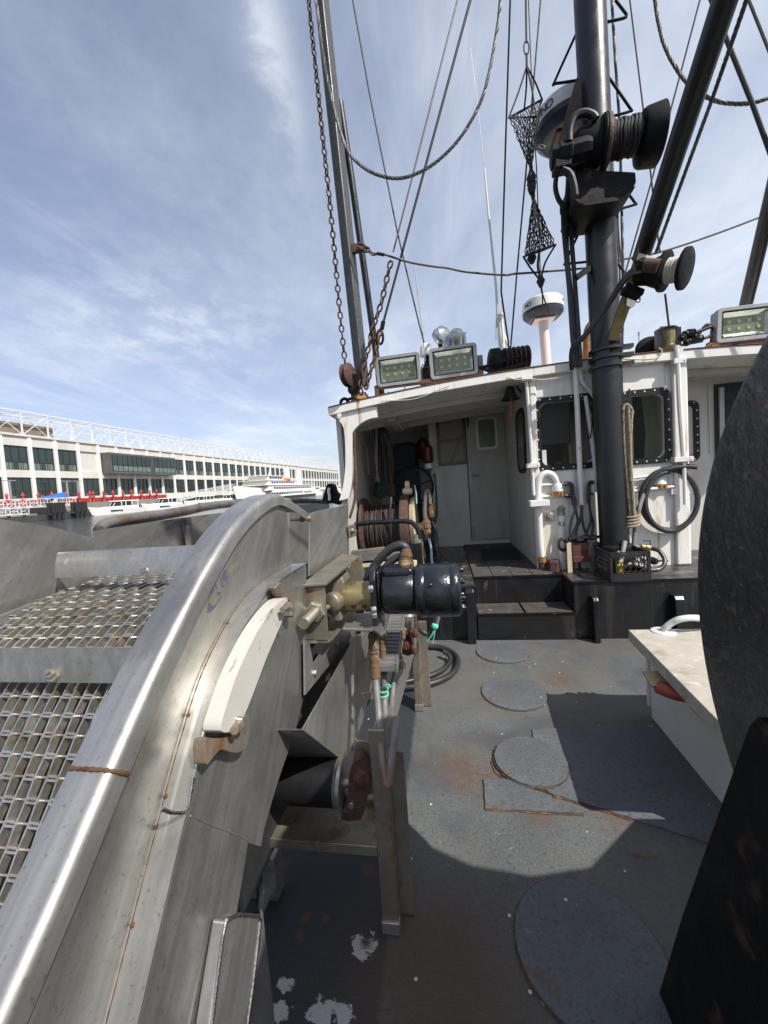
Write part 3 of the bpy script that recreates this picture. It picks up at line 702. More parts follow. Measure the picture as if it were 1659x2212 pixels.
for i in range(10):
    a = ly0+(ly1-ly0)*i/10; w.box((-68.3, a, 1.26), (-68.2, a+(ly1-ly0)/10-.1, 2.2))
one(w, 'canvas_barrier', pm('maroon_canvas', (.30, .035, .045), .7, 0, .3, .8), 'dull maroon canvas barrier behind the white truss gangway', 'barrier', xf=HX, smooth_=False)
ub = None
for i, px in enumerate((65, 222, 368, 503, 643, 765, 870, 902, 1000, 1093, 1188, 1273, 1365, 1450, 1515)):
    X = -66.9 if i not in (6,) else -65.9
    p = hat('T4', px, 350, x=X); loc = V((X, p.y, 1.25))
    if ub is None:
        ub = thing('closed_umbrella', HX @ loc, '', 'umbrella', 'closed red umbrellas along the quay')
        w = MB(); w.cyl(loc, loc+V((0, 0, 2.25)), .05, 6); w.build('pole', H['pole'], ub, xf=HX)
        w = MB(); w.lathe(loc+V((0, 0, .75)), (0, 0, 1), [(0, .20), (.2, .24), (.7, .15), (.85, .12), (.9, .28), (1.1, .19), (1.4, .04)], 8); w.build('canopy', H['red'], ub, xf=HX, ang=50)
        u_ = ub
    else:
        u_ = copy_tree(ub); u_.location = HX @ loc
    nb = 'first second third fourth fifth sixth seventh eighth ninth tenth eleventh twelfth thirteenth fourteenth fifteenth'.split()[i]
    u_['label'] = 'closed red umbrella on the quay, the %s from the left end of the row' % nb
for px0, px1, pt_, pb_, lab in ((505, 632, 405, 565, 'left black timber pile cluster standing in the water'), (733, 845, 398, 545, 'right black timber pile cluster beside the first yacht')):
    a = hat('T4', px0, 500, x=-62.5); b2 = hat('T4', px1, 500, x=-62.5); cy_ = (a.y+b2.y)/2; wd = (b2.y-a.y)
    t = thing('pile_cluster', HX @ V((-62.5, cy_, WZ)), lab, 'piles', 'black pile clusters')
    w = MB(); zt = hat('T4', px0, pt_, x=-62.5).z; zm = zt-(zt-WZ)*.62
    for k in range(5):
        for m_ in range(2): w.lathe((-62.5-m_*.9, cy_-wd/2+wd*(k+.5)/5, zm), (0, 0, 1), [(0, wd*.105), (zt-zm, wd*.105)], 8)
    w.build('fender_sheathing', H['pile'], t, xf=HX)
    w = MB()
    for k in range(3): w.cyl((-62.6, cy_-wd*.34+wd*.34*k, WZ-1), (-62.6, cy_-wd*.34+wd*.34*k, zm+.2), wd*.10, 8)
    w.build('pile', H['pile'], t, xf=HX)
for px, top, lab in ((85, 190, 'grey twin armed lamp post before the leftmost big window'), (640, 196, 'grey twin armed lamp post before the fourth ground floor window'), (745, 196, 'grey twin armed lamp post just right of the other close one')):
    p = hat('T4', px, top, x=-69.6); t = thing('lamp_post', HX @ V((-69.6, p.y, 1.25)), lab, 'lamp post')
    w = MB(); w.beam((-69.6, p.y, 1.25), (-69.6, p.y, p.z), .22, .22, (0, 1, 0)); w.build('post', H['pole'], t, xf=HX, smooth_=False)
    w = MB(); w.beam((-69.6, p.y-.9, p.z), (-69.6, p.y+.9, p.z), .35, .12); w.build('lamp_arm', H['pole'], t, xf=HX, smooth_=False)
a = hat('T4', 385, 355, x=-67); b2 = hat('T4', 625, 350, x=-67)
w = MB(); w.hexa([(-68, a.y, 2.2), (-66.4, a.y, 2.2), (-66.4, b2.y, 2.3), (-68, b2.y, 2.3), (-67.6, a.y+.6, 2.55), (-66.8, a.y+.6, 2.55), (-66.8, b2.y-.1, 3.3), (-67.6, b2.y-.1, 3.3)])
one(w, 'covered_dinghy', H['tarp'], 'blue covered dinghy stored on the quay among the red umbrellas', 'dinghy', xf=HX, smooth_=False)
# ------------------------------------------------------------------ the raised platform and steps before the deckhouse
PZ = .50; SY = 3.50; AY = 4.03; DY = 5.75
XL, XR = at('F', 1028, 1290, y=SY).x, at('F', 1240, 1290, y=SY).x
t = thing('raised_platform', (1, SY, 0), 'black painted raised platform with a recessed step before the white deckhouse', 'platform')
w = MB()
w.box((-1.25, SY, 0), (XL, 6.6, PZ)); w.box((XR, SY, 0), (4.2, 6.6, PZ)); w.box((XL+.0015, SY+.30, .001), (XR-.0015, 6.6, PZ-.0005))
o_ = w.build('platform_wall', M['platform'], t, bevel=.006)
w = MB(); w.box((XL+.002, SY-.012, .001), (XR-.002, SY+.299, .235)); w.build('step', M['platform'], t, bevel=.005)
w = MB(); w.box((-1.24, SY+.012, PZ+.0005), (XL-.002, 4.6, PZ+.004)); w.box((XR+.01, SY+.015, PZ+.0005), (4.19, 4.7, PZ+.004)); w.build('top_sheet', M['platformtop'], t)
for i in range(4):
    for j in range(8):
        w = MB(); a = XL+.01+(XR-.2-XL)*i/3.4; b2 = a+(XR-.2-XL)/3.4-.004; c_ = SY+.31+j*.27
        if a > XL+.65 and j > 4: continue
        w.box((a, c_, PZ+.001), (b2, c_+.266, PZ+.014+.0015*((i+j) % 2))); w.build('floor_tile', M['tile'], t, bevel=.004)
for i in range(2):
    w = MB(); a = XL+.012+i*(XR-XL)/2; w.box((a, SY+.01, .236), (a+(XR-XL)/2-.02, SY+.285, .248)); w.build('floor_tile', M['tile'], t, bevel=.004)
w = MB(); w.beam((XR, SY-.004, PZ+.005), (4.2, SY-.004, PZ+.005), .016, .014); w.beam((XL, SY+.296, PZ+.004), (XR, SY+.296, PZ+.004), .016, .014); w.beam((XL, SY-.016, .238), (XR, SY-.016, .238), .012, .014); w.build('worn_edging', M['blackpaint2'], t)
def rib(px0, px1, ytop):
    a = at('F', px0, ytop, y=SY-.06); b2 = at('F', px1, ytop, y=SY-.06); zt = a.z; w = MB()
    prof = [V((a.x, SY+.001, .001)), V((a.x, SY-.10, .001)), V((a.x, SY-.10, .03)), V((a.x, SY-.085, zt-.03)), V((a.x, SY-.06, zt)), V((a.x, SY+.001, zt))]
    w.prism(prof, V((b2.x-a.x, 0, 0))); w.build('stiffener', M['blackpaint'], t, bevel=.008, seg=3)
rib(1279, 1291, 1290); rib(1455, 1475, 1287); rib(1004, 1022, 1272)

# ------------------------------------------------------------------ deckhouse
t = DH = thing('deckhouse', (1.2, AY, PZ), 'white steel deckhouse of the fishing boat with two big black framed windows', 'deckhouse')
CX0, CX1 = .89, 2.24
def rz(x): return 2.50-.0245*(x-1.55)**2
def W2(k, pts, yy): return [at(k, a, b, y=yy) for a, b in pts]
def winrect(k, l, r_, tl, tr, bl, br, yy):
    """outline of a rounded window from its four side measurements"""
    A, B, C, D = at(k, l, tl, y=yy), at(k, r_, tr, y=yy), at(k, r_, br, y=yy), at(k, l, bl, y=yy)
    return ((A+B+C+D)/4, (A.x+D.x)/2, (B.x+C.x)/2, (A.z+B.z)/2, (C.z+D.z)/2)
_, w1l, w1r, w1t, w1b = winrect('S5', 115, 690, 405, 352, 1062, 1035, AY)
_, w2l, w2r, w2t, w2b = winrect('S5', 870, 1335, 345, 303, 1010, 985, AY)
EX, EZ = V((1, 0, 0)), V((0, 0, 1))
def rect(l, r_, b_, tt, yy, rad, n=6): return rrect(((l+r_)/2, yy, (b_+tt)/2), EX, EZ, r_-l, tt-b_, rad, n)
def shrink(l, r_, b_, tt, m_): return (l+m_, r_-m_, b_+m_, tt-m_)
w = MB()
top = [V((x, AY, rz(x)-.005)) for x in (CX1, 1.9, 1.55, 1.2, CX0)]
FR = .055
h1 = rect(*shrink(w1l, w1r, w1b, w1t, FR), AY, .07); h2 = rect(*shrink(w2l, w2r, w2b, w2t, FR), AY, .07)
w.prism([V((CX0, AY, PZ)), V((CX1, AY, PZ))]+top, V((0, .04, 0)), [h1, h2]); w.build('aft_wall', M['white'], t, smooth_=False)
# side walls and recess walls
w = MB(); w.box((CX0, AY+.041, PZ), (CX0+.04, DY+.6, rz(.89)-.01)); w.build('recess_side_wall', M['whiteshade'], t)
w = MB(); w.prism([V((CX1-.04, y_, z_)) for y_, z_ in ((AY+.041, PZ), (6.2, PZ), (6.2, 2.46), (AY+.041, 2.46))], V((.04, 0, 0)), [[V((CX1-.04, y_, z_)) for y_, z_ in ((5.0, 1.3), (5.9, 1.3), (5.9, 2.2), (5.0, 2.2))]]); w.build('cabin_side_wall', M['white'], t)
w = MB(); w.box((CX0-.02, AY-.02, PZ+.003), (CX0+.05, AY+.02, 2.44)); w.build('corner_post', M['white'], t, bevel=.02, seg=3); w = MB(); w.box((CX1-.11, AY-.035, PZ+.003), (CX1+.02, AY+.02, 2.45)); w.build('corner_post', M['white'], t, bevel=.02, seg=3)
def wframe(l, r_, b_, tt, yy, rad, name='window', nb=(6, 6), bolt=True, fr=FR, fm='rubber', dark=False):
    w = MB(); w.m = 0
    w.prism(rect(l, r_, b_, tt, yy-.018, rad), V((0, .0175, 0)), [rect(*shrink(l, r_, b_, tt, fr), yy-.018, max(.02, rad-fr*.55))])
    w.m = 1
    if bolt:
        pts = []
        il, ir, ib, it_ = shrink(l, r_, b_, tt, fr*.42)
        for i in range(nb[0]): pts += [(il+.03+(ir-il-.06)*i/(nb[0]-1), ib), (il+.03+(ir-il-.06)*i/(nb[0]-1), it_)]
        for i in range(1, nb[1]-1): pts += [(il, ib+(it_-ib)*i/(nb[1]-1)), (ir, ib+(it_-ib)*i/(nb[1]-1))]
        for x, z in pts: w.lathe((x, yy-.018, z), (0, -1, 0), [(0, .0075), (.004, .0075), (.006, .004)], 8)
    f = w.build(name, [M[fm], M['plastic_w']], t, ang=40)
    w = MB(); w.prism(rect(*shrink(l, r_, b_, tt, fr-.004), yy+.012, max(.02, rad-fr*.5)), V((0, .006, 0))); p = w.build('pane', M['dark'] if dark else M['glass'], f, smooth_=False)
    return f
wframe(w1l, w1r, w1b, w1t, AY, .085, nb=(6, 8)); wframe(w2l, w2r, w2b, w2t, AY, .085, nb=(5, 8))
# cabin inside
w = MB(); w.box((CX0+.045, AY+.05, PZ+.02), (CX1-.045, AY+.06, w1b-.02)); w.prism([V((x_, 6.2, z_)) for x_, z_ in ((CX0+.045, PZ), (CX1-.045, PZ), (CX1-.045, 2.45), (CX0+.045, 2.45))], V((0, .04, 0)), [rect(1.0, 1.66, 1.30, 2.22, 6.2, .06), rect(1.76, 2.16, 1.30, 2.22, 6.2, .06)]); w.box((CX0+.045, AY+.05, PZ+.01), (CX1-.045, 6.2, PZ+.05)); w.box((1.70, 4.75, PZ+.05), (1.73, 6.2, 2.40)); w.build('cabin_lining', M['interior'], t)
w = MB(); w.box((1.0, 4.2, 1.75), (1.30, 4.9, 2.40)); w.box((1.28, 4.45, 1.55), (1.34, 4.52, 2.38)); w.build('overhead_console', M['dark'], t, bevel=.02)
w = MB(); w.prism(smooth([V((1.93, 4.6, 1.45)), V((2.15, 4.6, 1.45)), V((2.15, 4.6, 2.2)), V((1.98, 4.6, 2.2)), V((1.92, 4.6, 2.1))], 2), V((0, .03, 0))); w.build('inner_door', M['navy'], t)
w = MB(); cvs = []
for i in range(25): cvs.append(V((1.62+.30*i/24, 4.30+.018*math.sin(i*1.6), 1.40)))
w.strip(cvs, V((0, 0, .80)), .004); w.build('curtain', M['curtain'], t)
# roof
w = MB(); xs = [-1.15+4.85*i/24 for i in range(25)]
w.strip([V((x, 3.96, rz(x)-.085)) for x in xs], V((0, 5, 0)), .085); w.build('roof', M['white'], t, bevel=.008, ang=50)
w = MB(); w.tube([V((x, 3.957, rz(x)+.002)) for x in xs], .006, 6); w.build('rusty_roof_edge', M['rust'], t)
for k, yb in enumerate((4.45, 4.95, 5.45)):
    w = MB(); w.strip([V((x, yb, rz(x)-.145)) for x in xs if x < CX0-.01], V((0, .045, 0)), .058); w.build('soffit_beam', M['whiteshade'], t, smooth_=False)
    w = MB(); w.strip([V((x, yb-.1, rz(x)-.14)) for x in xs if x > CX1+.02], V((0, .03, 0)), .052); w.build('soffit_beam', M['whiteshade'], t, smooth_=False)
# door wall: a door, a patterned window beside it
dl, dr = at('F', 1012, 1030, y=DY).x, CX0-.005
px0 = -.185
w = MB(); dz1 = at('F', 1050, 887, y=DY).z
w.box((px0, DY, PZ), (dl-.01, DY+.05, 2.46)); w.box((dl-.01, DY, dz1+.01), (CX0-.001, DY+.05, 2.48)); w.box((dl-.01, DY+.001, PZ), (CX0-.001, DY+.06, PZ+.08)); w.build('door_wall', M['whiteshade'], t, bevel=.004)
w = MB(); w.box((dl-.03, DY+.061, PZ), (dl+.03, DY+.075, 2.44)); w.build('door_gap_shade', M['dark'], t)  # dark strip standing in for the shaded gap at the door edge
w = MB(); A, B = at('R2', 1115, 815, y=DY), at('R2', 1245, 1005, y=DY)
vw = (A.x, B.x, B.z, A.z)
w.prism([V((dl, DY-.03, PZ+.085)), V((dr, DY-.03, PZ+.085)), V((dr, DY-.03, dz1)), V((dl, DY-.03, dz1))], V((0, .045, 0)), [rect(*vw, DY-.03, .035)])
d = w.build('door', M['doorpaint'], t, smooth_=False)
w = MB(); w.prism(rect(*shrink(*vw, -.03), DY-.042, .055), V((0, .0115, 0)), [rect(*vw, DY-.042, .035)]); w.build('window_trim', M['boxwhite'], d)
w = MB(); w.prism(rect(*shrink(*vw, -.002), DY-.016, .035), V((0, .005, 0))); w.build('door_pane', M['glass'], d, smooth_=False)
w = MB(); A, B = at('R2', 1052, 1188, y=DY-.04), at('R2', 1085, 1290, y=DY-.04); w.box((A.x, DY-.042, B.z), (B.x, DY-.031, A.z)); hp = at('R2', 1070, 1212, y=DY-.05)
w.cyl((hp.x, DY-.03, hp.z), (hp.x, DY-.085, hp.z), .009, 10); w.tube(smooth([V((hp.x, DY-.08, hp.z)), V((hp.x+.05, DY-.082, hp.z+.002)), V((hp.x+.125, DY-.078, hp.z-.004))]), .0085, 8); w.build('handle', M['lampgrey'], d)
w = MB(); w.tube(smooth([at('R2', 1042, 790, y=DY-.04), at('R2', 1046, 830, y=DY-.05), at('R2', 1045, 862, y=DY-.04)]), .013, 8); w.build('hinge_dog', M['blackpaint'], d)
w = MB(); w.tube(smooth([at('R2', 1085, 1572, y=DY-.045), at('R2', 1095, 1620, y=DY-.05), at('R2', 1100, 1650, y=DY-.04)]), .010, 8); w.build('lower_dog', M['doorpaint'], d)
w = MB(); w.box((vw[0]-.1, DY+.6, vw[2]-.2), (vw[1]+.1, DY+.62, vw[3]+.2)); w.build('passage_lining', M['boxwhite'], t)
A, B = at('R2', 812, 790, y=DY-.01), at('R2', 1022, 1130, y=DY-.01)
w = MB(); w.prism([V((A.x, DY-.02, B.z)), V((dl-.012, DY-.02, B.z)), V((dl-.012, DY-.02, A.z)), V((A.x, DY-.02, A.z))], V((0, .019, 0)), [[V((A.x+.045, DY-.02, B.z+.04)), V((dl-.05, DY-.02, B.z+.04)), V((dl-.05, DY-.02, A.z-.03)), V((A.x+.045, DY-.02, A.z-.03))]])
pw = w.build('patterned_window', M['platformtop'], t, smooth_=False)
w = MB(); zm = at('R2', 900, 960, y=DY).z; w.box((A.x+.04, DY-.008, B.z+.035), (dl-.045, DY-.002, zm-.02)); w.box((A.x+.04, DY-.008, zm+.02), (dl-.045, DY-.002, A.z-.025)); w.build('pane', M['pattern'], pw, smooth_=False)
w = MB(); w.box((A.x+.04, DY-.016, zm-.021), (dl-.045, DY-.003, zm+.021)); w.build('glazing_bar', M['platformtop'], pw)
w = MB(); w.beam(at('R2', 1012, 900, y=DY-.03), at('R2', 922, 1118, y=DY-.03), .014, .008); w.build('stay_bar', M['blackpaint'], pw)
# oval port in the side of the cabin
w = MB(); zc = (at('R2', 1430, 720, x=CX0-.01).z, at('R2', 1430, 1195, x=CX0-.01).z); yc = (at('R2', 1398, 950, x=CX0-.01).y, at('R2', 1458, 950, x=CX0-.01).y)
cc = V((CX0-.018, (yc[0]+yc[1])/2, (zc[0]+zc[1])/2)); EY = V((0, 1, 0)); wy, wz_ = abs(yc[0]-yc[1]), abs(zc[0]-zc[1])
w.prism(rrect(cc, EY, EZ, wy, wz_, min(wy, wz_)*.3), V((.017, 0, 0)), [rrect(cc, EY, EZ, wy-.1, wz_-.1, min(wy, wz_)*.2)]); f_ = w.build('side_window', M['rubber'], t)
w = MB(); w.prism(rrect(cc+V((.006, 0, 0)), EY, EZ, wy-.09, wz_-.09, min(wy, wz_)*.2), V((.005, 0, 0))); w.build('pane', pm('brown_tinted_pane', (.10, .085, .06), .15), f_, smooth_=False)
# port recess: side wall with a curtained window, forward bulkhead with a dark door
LX = -1.06
A, B = at('R2', 275, 985, x=LX), at('R2', 340, 1205, x=LX)
w = MB(); ww = [V((LX, A.y, B.z)), V((LX, B.y, B.z+.0)), V((LX, B.y, A.z)), V((LX, A.y, A.z))]
w.prism([V((LX, 4.07, PZ-.2)), V((LX, 6.5, PZ-.2)), V((LX, 6.5, 2.33)), V((LX, 4.07, 2.33))], V((-.05, 0, 0)), [ww]); w.build('port_side_wall', M['whiteshade'], t, smooth_=False)
w = MB(); w.prism([V((LX-.03, a.y, a.z)) for a in ww], V((-.005, 0, 0))); f_ = w.build('port_window', M['curtain'], t, smooth_=False)
w = MB(); w.box((LX-.1, 6.5, PZ), (px0+.06, 6.55, 2.5)); w.build('forward_bulkhead', M['whiteshade'], t)
w = MB(); w.box((px0, DY+.051, PZ), (px0+.05, 6.5, 2.48)); w.build('passage_wall', M['whiteshade'], t)
A = at('S4', 480, 262, y=6.46); B = at('S4', 745, 700, y=6.46)
w = MB(); w.prism(rrect(((A.x+B.x)/2, 6.45, (A.z+PZ+.1)/2), EX, EZ, B.x-A.x, A.z-PZ-.1, .11), V((0, .048, 0))); nd = w.build('navy_door', M['navy'], t, bevel=.006)
w = MB(); w.tube([p+V((0, -.006, 0)) for p in rrect(((A.x+B.x)/2, 6.45, (A.z+PZ+.1)/2), EX, EZ, B.x-A.x+.03, A.z-PZ-.07, .12)], .012, 6, closed=True); w.build('door_rim', M['whiteshade'], nd)
# curved side frame
poly = [(90, 735), (92, 790), (112, 812), (136, 838), (152, 872), (160, 930), (164, 1010), (166, 1100), (160, 1200), (148, 1290), (134, 1345), (120, 1392), (160, 1384), (188, 1372), (200, 1320), (211, 1250), (215, 1180), (215, 905), (226, 884), (244, 864), (270, 840), (300, 820), (330, 806), (362, 797), (395, 792), (390, 715)]
w = MB(); w.prism(line('R2', poly, y=3.99), V((0, .065, 0))); w.build('side_frame', M['white'], t, smooth_=False)
w = MB(); w.tube(smooth(line('R2', [(228, 900), (232, 1050), (240, 1200), (238, 1330), (222, 1430), (195, 1520)], y=4.0)), .014, 8); w.build('rusty_drain_pipe', M['rust'], t)
w = MB(); w.lathe(at('R2', 120, 775, y=3.985), (0, -1, 0), [(0, .02), (.02, .02)], 12); w.tube(smooth(line('R2', [(112, 760), (128, 768), (126, 795), (112, 795)], y=3.97), closed=True), .008, 8, closed=True); w.build('lifting_eye', M['white'], t)
# starboard recess
SYY = 4.72
w = MB(); A, B = at('T1', 545, 970, y=SYY), at('T1', 715, 1580, y=SYY)
w.box((CX1+.001, SYY, PZ), (3.9, SYY+.05, 2.42)); w.build('starboard_wall', M['whiteshade'], t)
w3l = B.x-.52
wframe(w3l, B.x, B.z, A.z, SYY, .07, nb=(4, 8), dark=True)
A, B = at('T1', 875, 795, y=SYY-.02), at('T1', 1100, 1250, y=SYY-.02)
w = MB(); w.box((A.x, SYY-.02, B.z-.6), (A.x+.7, SYY-.001, A.z)); sd_ = w.build('starboard_door', M['dark'], t)
w = MB(); w.box((A.x+.03, SYY-.04, B.z-.5), (A.x+.075, SYY-.021, A.z-.04)); w.build('door_stile', M['lampgrey'], sd_)
w = MB(); w.beam(at('T1', 805, 795, y=SYY-.006), at('T1', 830, 1500, y=SYY-.006), .02, .012); w.build('wall_seam', M['whiteshade'], t)
# conduits and wall pipes
def conduit(k, pts, r_, y=3.985, m='whitepipe', name='conduit', n=8, par=None, sm=True):
    w = MB(); ps = [at(k, a, b, y=y) for a, b in pts]; w.tube(smooth(ps) if sm else ps, r_, n); return w.build(name, M[m], par or DH)
conduit('R3', [(430, 540), (440, 700), (450, 900), (458, 1100), (466, 1280), (474, 1450)], .024, 3.97)
conduit('R3', [(458, 540), (462, 600), (478, 670), (520, 715), (560, 770)], .022, 3.985)
conduit('R3', [(500, 760), (520, 900), (545, 1080), (562, 1240), (572, 1370)], .019, 3.99)
conduit('R3', [(118, 590), (126, 690), (142, 900), (160, 1180), (166, 1300), (172, 1390)], .016, 3.99)
for k, pts in (('R3', [(215, 1326), (300, 1320), (362, 1316)]), ('R3', [(215, 1398), (300, 1395), (370, 1392)])): conduit(k, pts, .013, 4.0)
conduit('R3', [(800, 1282), (850, 1276), (905, 1268)], .013, 4.0); conduit('R3', [(800, 1365), (900, 1352), (1060, 1335)], .013, 4.0)
conduit('R3', [(1080, 440), (1078, 470), (1086, 560), (1096, 800), (1110, 1000), (1122, 1165)], .020, 3.95); conduit('R3', [(1118, 450), (1096, 485), (1090, 545)], .018, 3.95)
conduit('R3', [(1122, 1165), (1128, 1300), (1132, 1450)], .016, 3.96)
def clamp(k, x, y, wd, yy):
    p = at(k, x, y, y=yy); w = MB(); w.cbox(p+V((0, 0, 0)), (wd, .06, .045)); w.lathe(p+V((wd*.36, -.03, 0)), (0, -1, 0), [(0, .008), (.006, .008)], 6); return w.build('pipe_clamp', M['whitepipe'], DH, bevel=.004)
for a in (('R3', 125, 652, .10, 3.985), ('R3', 165, 1200, .12, 3.985), ('R3', 1090, 540, .10, 3.96), ('R3', 1115, 1162, .16, 3.96)): clamp(*a)
# loose cable tacked along the roof edge
w = MB(); w.tube(smooth(line('S3', [(390, 705), (560, 700), (680, 690), (800, 650), (920, 600), (1000, 568)], y=3.945)), .005, 6); w.build('roof_cable', M['ropew'], DH); w = MB(); w.tube(smooth(line('R3', [(0, 640), (60, 655), (140, 652), (230, 656), (320, 645), (410, 622)], y=3.95)), .006, 6); w.build('roof_cable', M['ropew'], DH); w = MB()
w.tube(smooth(line('R3', [(740, 525), (860, 528), (940, 522), (975, 500), (985, 470), (965, 455)], y=3.945)), .006, 6); w.build('roof_cable', M['ropew'], DH)
# wiper on the left window
w = MB(); w.beam(at('R3', 512, 752, y=3.985), at('R3', 548, 885, y=3.985), .02, .012); w.beam(at('R3', 548, 880, y=3.985), at('R3', 528, 1030, y=3.985), .028, .012); w.beam(at('R3', 548, 790, y=3.985), at('R3', 552, 900, y=3.985), .03, .02); w.build('wiper', M['rubber'], DH, bevel=.003)
# small square flange on the wall
p = at('S6', 246, 492, y=AY-.012); w = MB(); w.cbox(p, (.10, .024, .10)); w.hexnut(p+V((0, -.012, 0)), (0, -1, 0), .033, .03); w.build('square_flange', M['steel_dull'], DH, bevel=.003)
# fluorescent fixture under the soffit
w = MB(); w.beam(at('R2', 490, 800, y=4.6), at('R2', 560, 880, y=5.3), .10, .06); w.build('soffit_lamp', M['whiteshade'], DH, bevel=.01)

# ------------------------------------------------------------------ things standing round the deckhouse
mw = MB(); A = at('S4', 1290, 1215, z=PZ+.02); B = at('S4', 1600, 1210, z=PZ+.02); C = at('S4', 1655, 1300, z=PZ+.02); D = at('S4', 1300, 1312, z=PZ+.02)
mw.prism([A, B, C, D], V((0, 0, .012)))
for i in range(14):
    p, q_ = A.lerp(D, (i+.5)/14), B.lerp(C, (i+.5)/14); mw.beam(p+V((0, 0, .014)), q_+V((0, 0, .014)), .012, .008)
one(mw, 'door_mat', M['mat'], 'black ribbed door mat lying before the grey door', 'mat')
# goosenecks
def gooseneck(base, r_, k, pts, head, yy, label, rusty):
    b0 = at(*base, z=PZ+.003); t = thing('vent_pipe', b0, label, 'vent pipe', 'white gooseneck vent pipes before the deckhouse')
    ps = [b0+V((0, 0, .12))]+[at(k, a, b_, y=b0.y) for a, b_ in pts]; w = MB(); w.tube(smooth(ps, 6), r_, 14); w.build('pipe', M['whitepipe'], t)
    hp = at(k, *head, y=b0.y); w = MB(); w.lathe(hp+V((0, 0, .055)), (0, 0, -1), [(0, r_), (.012, r_*1.25), (.035, r_*1.7), (.085, r_*1.8), (.09, r_*1.5)], 18); w.build('bell_head', M['whitepipe'], t)
    w = MB(); w.lathe(hp+V((0, 0, -.036)), (0, 0, -1), [(0, r_*1.95), (.035, r_*1.95)], 10); 
    for j in range(4): w.cbox(hp+V((r_*2*math.cos(j*1.57+.4), r_*2*math.sin(j*1.57+.4), -.053)), (.02, .02, .035))
    w.build('brass_screen_ring', M['orange'], t)
    w = MB(); w.lathe(b0+V((0, 0, 0)), (0, 0, 1), [(0, r_*1.25), (.07, r_*1.25), (.075, r_*1.1), (.14, r_*1.1)], 14); w.build('base_stub', M['rustdark'] if not rusty else M['rustdark'], t)
    w = MB(); w.lathe(b0+V((0, 0, .085 if rusty else .12)), (0, 0, 1), [(0, r_*1.45), (.05, r_*1.45)], 8); w.build('union_nut', M['orange'] if rusty else M['whitepipe'], t)
    return t, b0
gooseneck(('R3', 228, 1868), .030, 'R3', [(213, 1700), (206, 1550), (200, 1400), (200, 1320), (215, 1272), (250, 1250), (290, 1262), (316, 1300), (324, 1330)], (325, 1345), 3.9, 'white gooseneck vent pipe nearest to the grey door, with a rusty orange foot', True)
gt, gb = gooseneck(('R3', 1118, 1828), .036, 'R3', [(1117, 1700), (1112, 1550), (1106, 1400), (1098, 1290), (1085, 1245), (1050, 1212), (1010, 1212), (978, 1245), (966, 1275)], (963, 1300), 3.9, 'stout white gooseneck vent pipe right of the mast, wearing a black hose coil', False)
for k, x, y, wd, yy in (('R3', 203, 1440, .18, 3.93), ('R3', 1106, 1362, .22, gb.y)):
    p = at(k, x, y, y=yy); w = MB(); w.cbox(p, (wd, .10, .06)); w.build('pipe_bracket', M['whitepipe'], DH, bevel=.006)
# fuel filler
b0 = at('S6', 372, 975, z=PZ+.003); t = thing('filler_pipe', b0, 'white filler pipe stencilled FUE with a brown screw cap', 'filler pipe')
ptop = at('S6', 352, 490, y=b0.y); w = MB(); w.tube([b0, b0.lerp(ptop, .5), ptop], .033, 16); w.build('pipe', M['whitepipe'], t)
w = MB(); w.lathe(ptop+V((0, 0, .0)), ptop-b0, [(0, .034), (.03, .034), (.035, .030), (.06, .036), (.078, .036), (.08, .018), (.10, .018)], 14); w.build('cap', M['steel_tan'], t)
up = (ptop-b0).normalized(); c = ptop-up*.085
for i, ch in enumerate('FUE'): 
    a = R(-52+36*i); nrm = V((math.sin(a), -math.cos(a), 0)); text_obj(ch, .058, c+nrm*.0335, V((math.cos(a), math.sin(a), 0)), up, M['inkdark'], t, 'stencil_letter', .001)
w = MB(); p = at('S6', 285, 995, z=PZ+.003); w.lathe(p, (0, 0, 1), [(0, .06), (.10, .06), (.11, .05), (.115, .05)], 6); one(w, 'deck_fitting', M['rustdark'], 'squat rusty deck fitting between the left vent pipe and filler pipe', 'fitting')

# valve bank
b0 = at('S6', 520, 990, z=PZ+.003); vy = b0.y; t = thing('valve_bank', b0, 'red brown hydraulic valve bank on two cream angle posts left of the mast', 'valve bank')
def post(k, pts, th, m, nm):
    w = MB(); ps = [at(k, a, b_, y=vy-.06) for a, b_ in pts]; w.prism(ps, V((0, .012, 0))); w.prism([ps[0], ps[1], ps[1]+V((0, .1, 0)), ps[0]+V((0, .1, 0))] if False else [ps[1], ps[2], ps[2]+V((0, .09, 0)), ps[1]+V((0, .09, 0))], V((.008, 0, 0))); w.build(nm, M[m], t, bevel=.003)
post('S6', [(400, 745), (432, 735), (450, 1040), (412, 1050)], .01, 'cream', 'angle_post'); post('S6', [(598, 715), (650, 690), (664, 1000), (608, 1010)], .01, 'steel_tan', 'angle_post')
w = MB(); A = at('S6', 445, 740, y=vy-.03); B = at('S6', 605, 855, y=vy-.03); w.box((A.x, vy-.05, B.z), (B.x, vy+.04, A.z))
for i in range(3):
    x = A.x+(B.x-A.x)*(i+.5)/3; w.box((x-.028, vy-.065, B.z-.05), (x+.028, vy+.03, B.z+.002)); w.cyl((x, vy, A.z), (x, vy, A.z+.05), .022, 10); w.tube([V((x, vy-.03, A.z+.01)), V((x-.01, vy-.06, A.z+.07))], .008, 6)
w.build('valve_block', M['redlead'], t, bevel=.004)
w = MB()
for i, (x, y) in enumerate(((445, 700), (520, 712), (570, 690), (640, 690), (665, 750))): w.lathe(at('S6', x, y, y=vy-.05), (1, 0, .1), [(-.035, .012), (-.03, .024), (.02, .024), (.03, .014), (.05, .014)], 10)
w.build('fittings', M['blackpaint'], t)
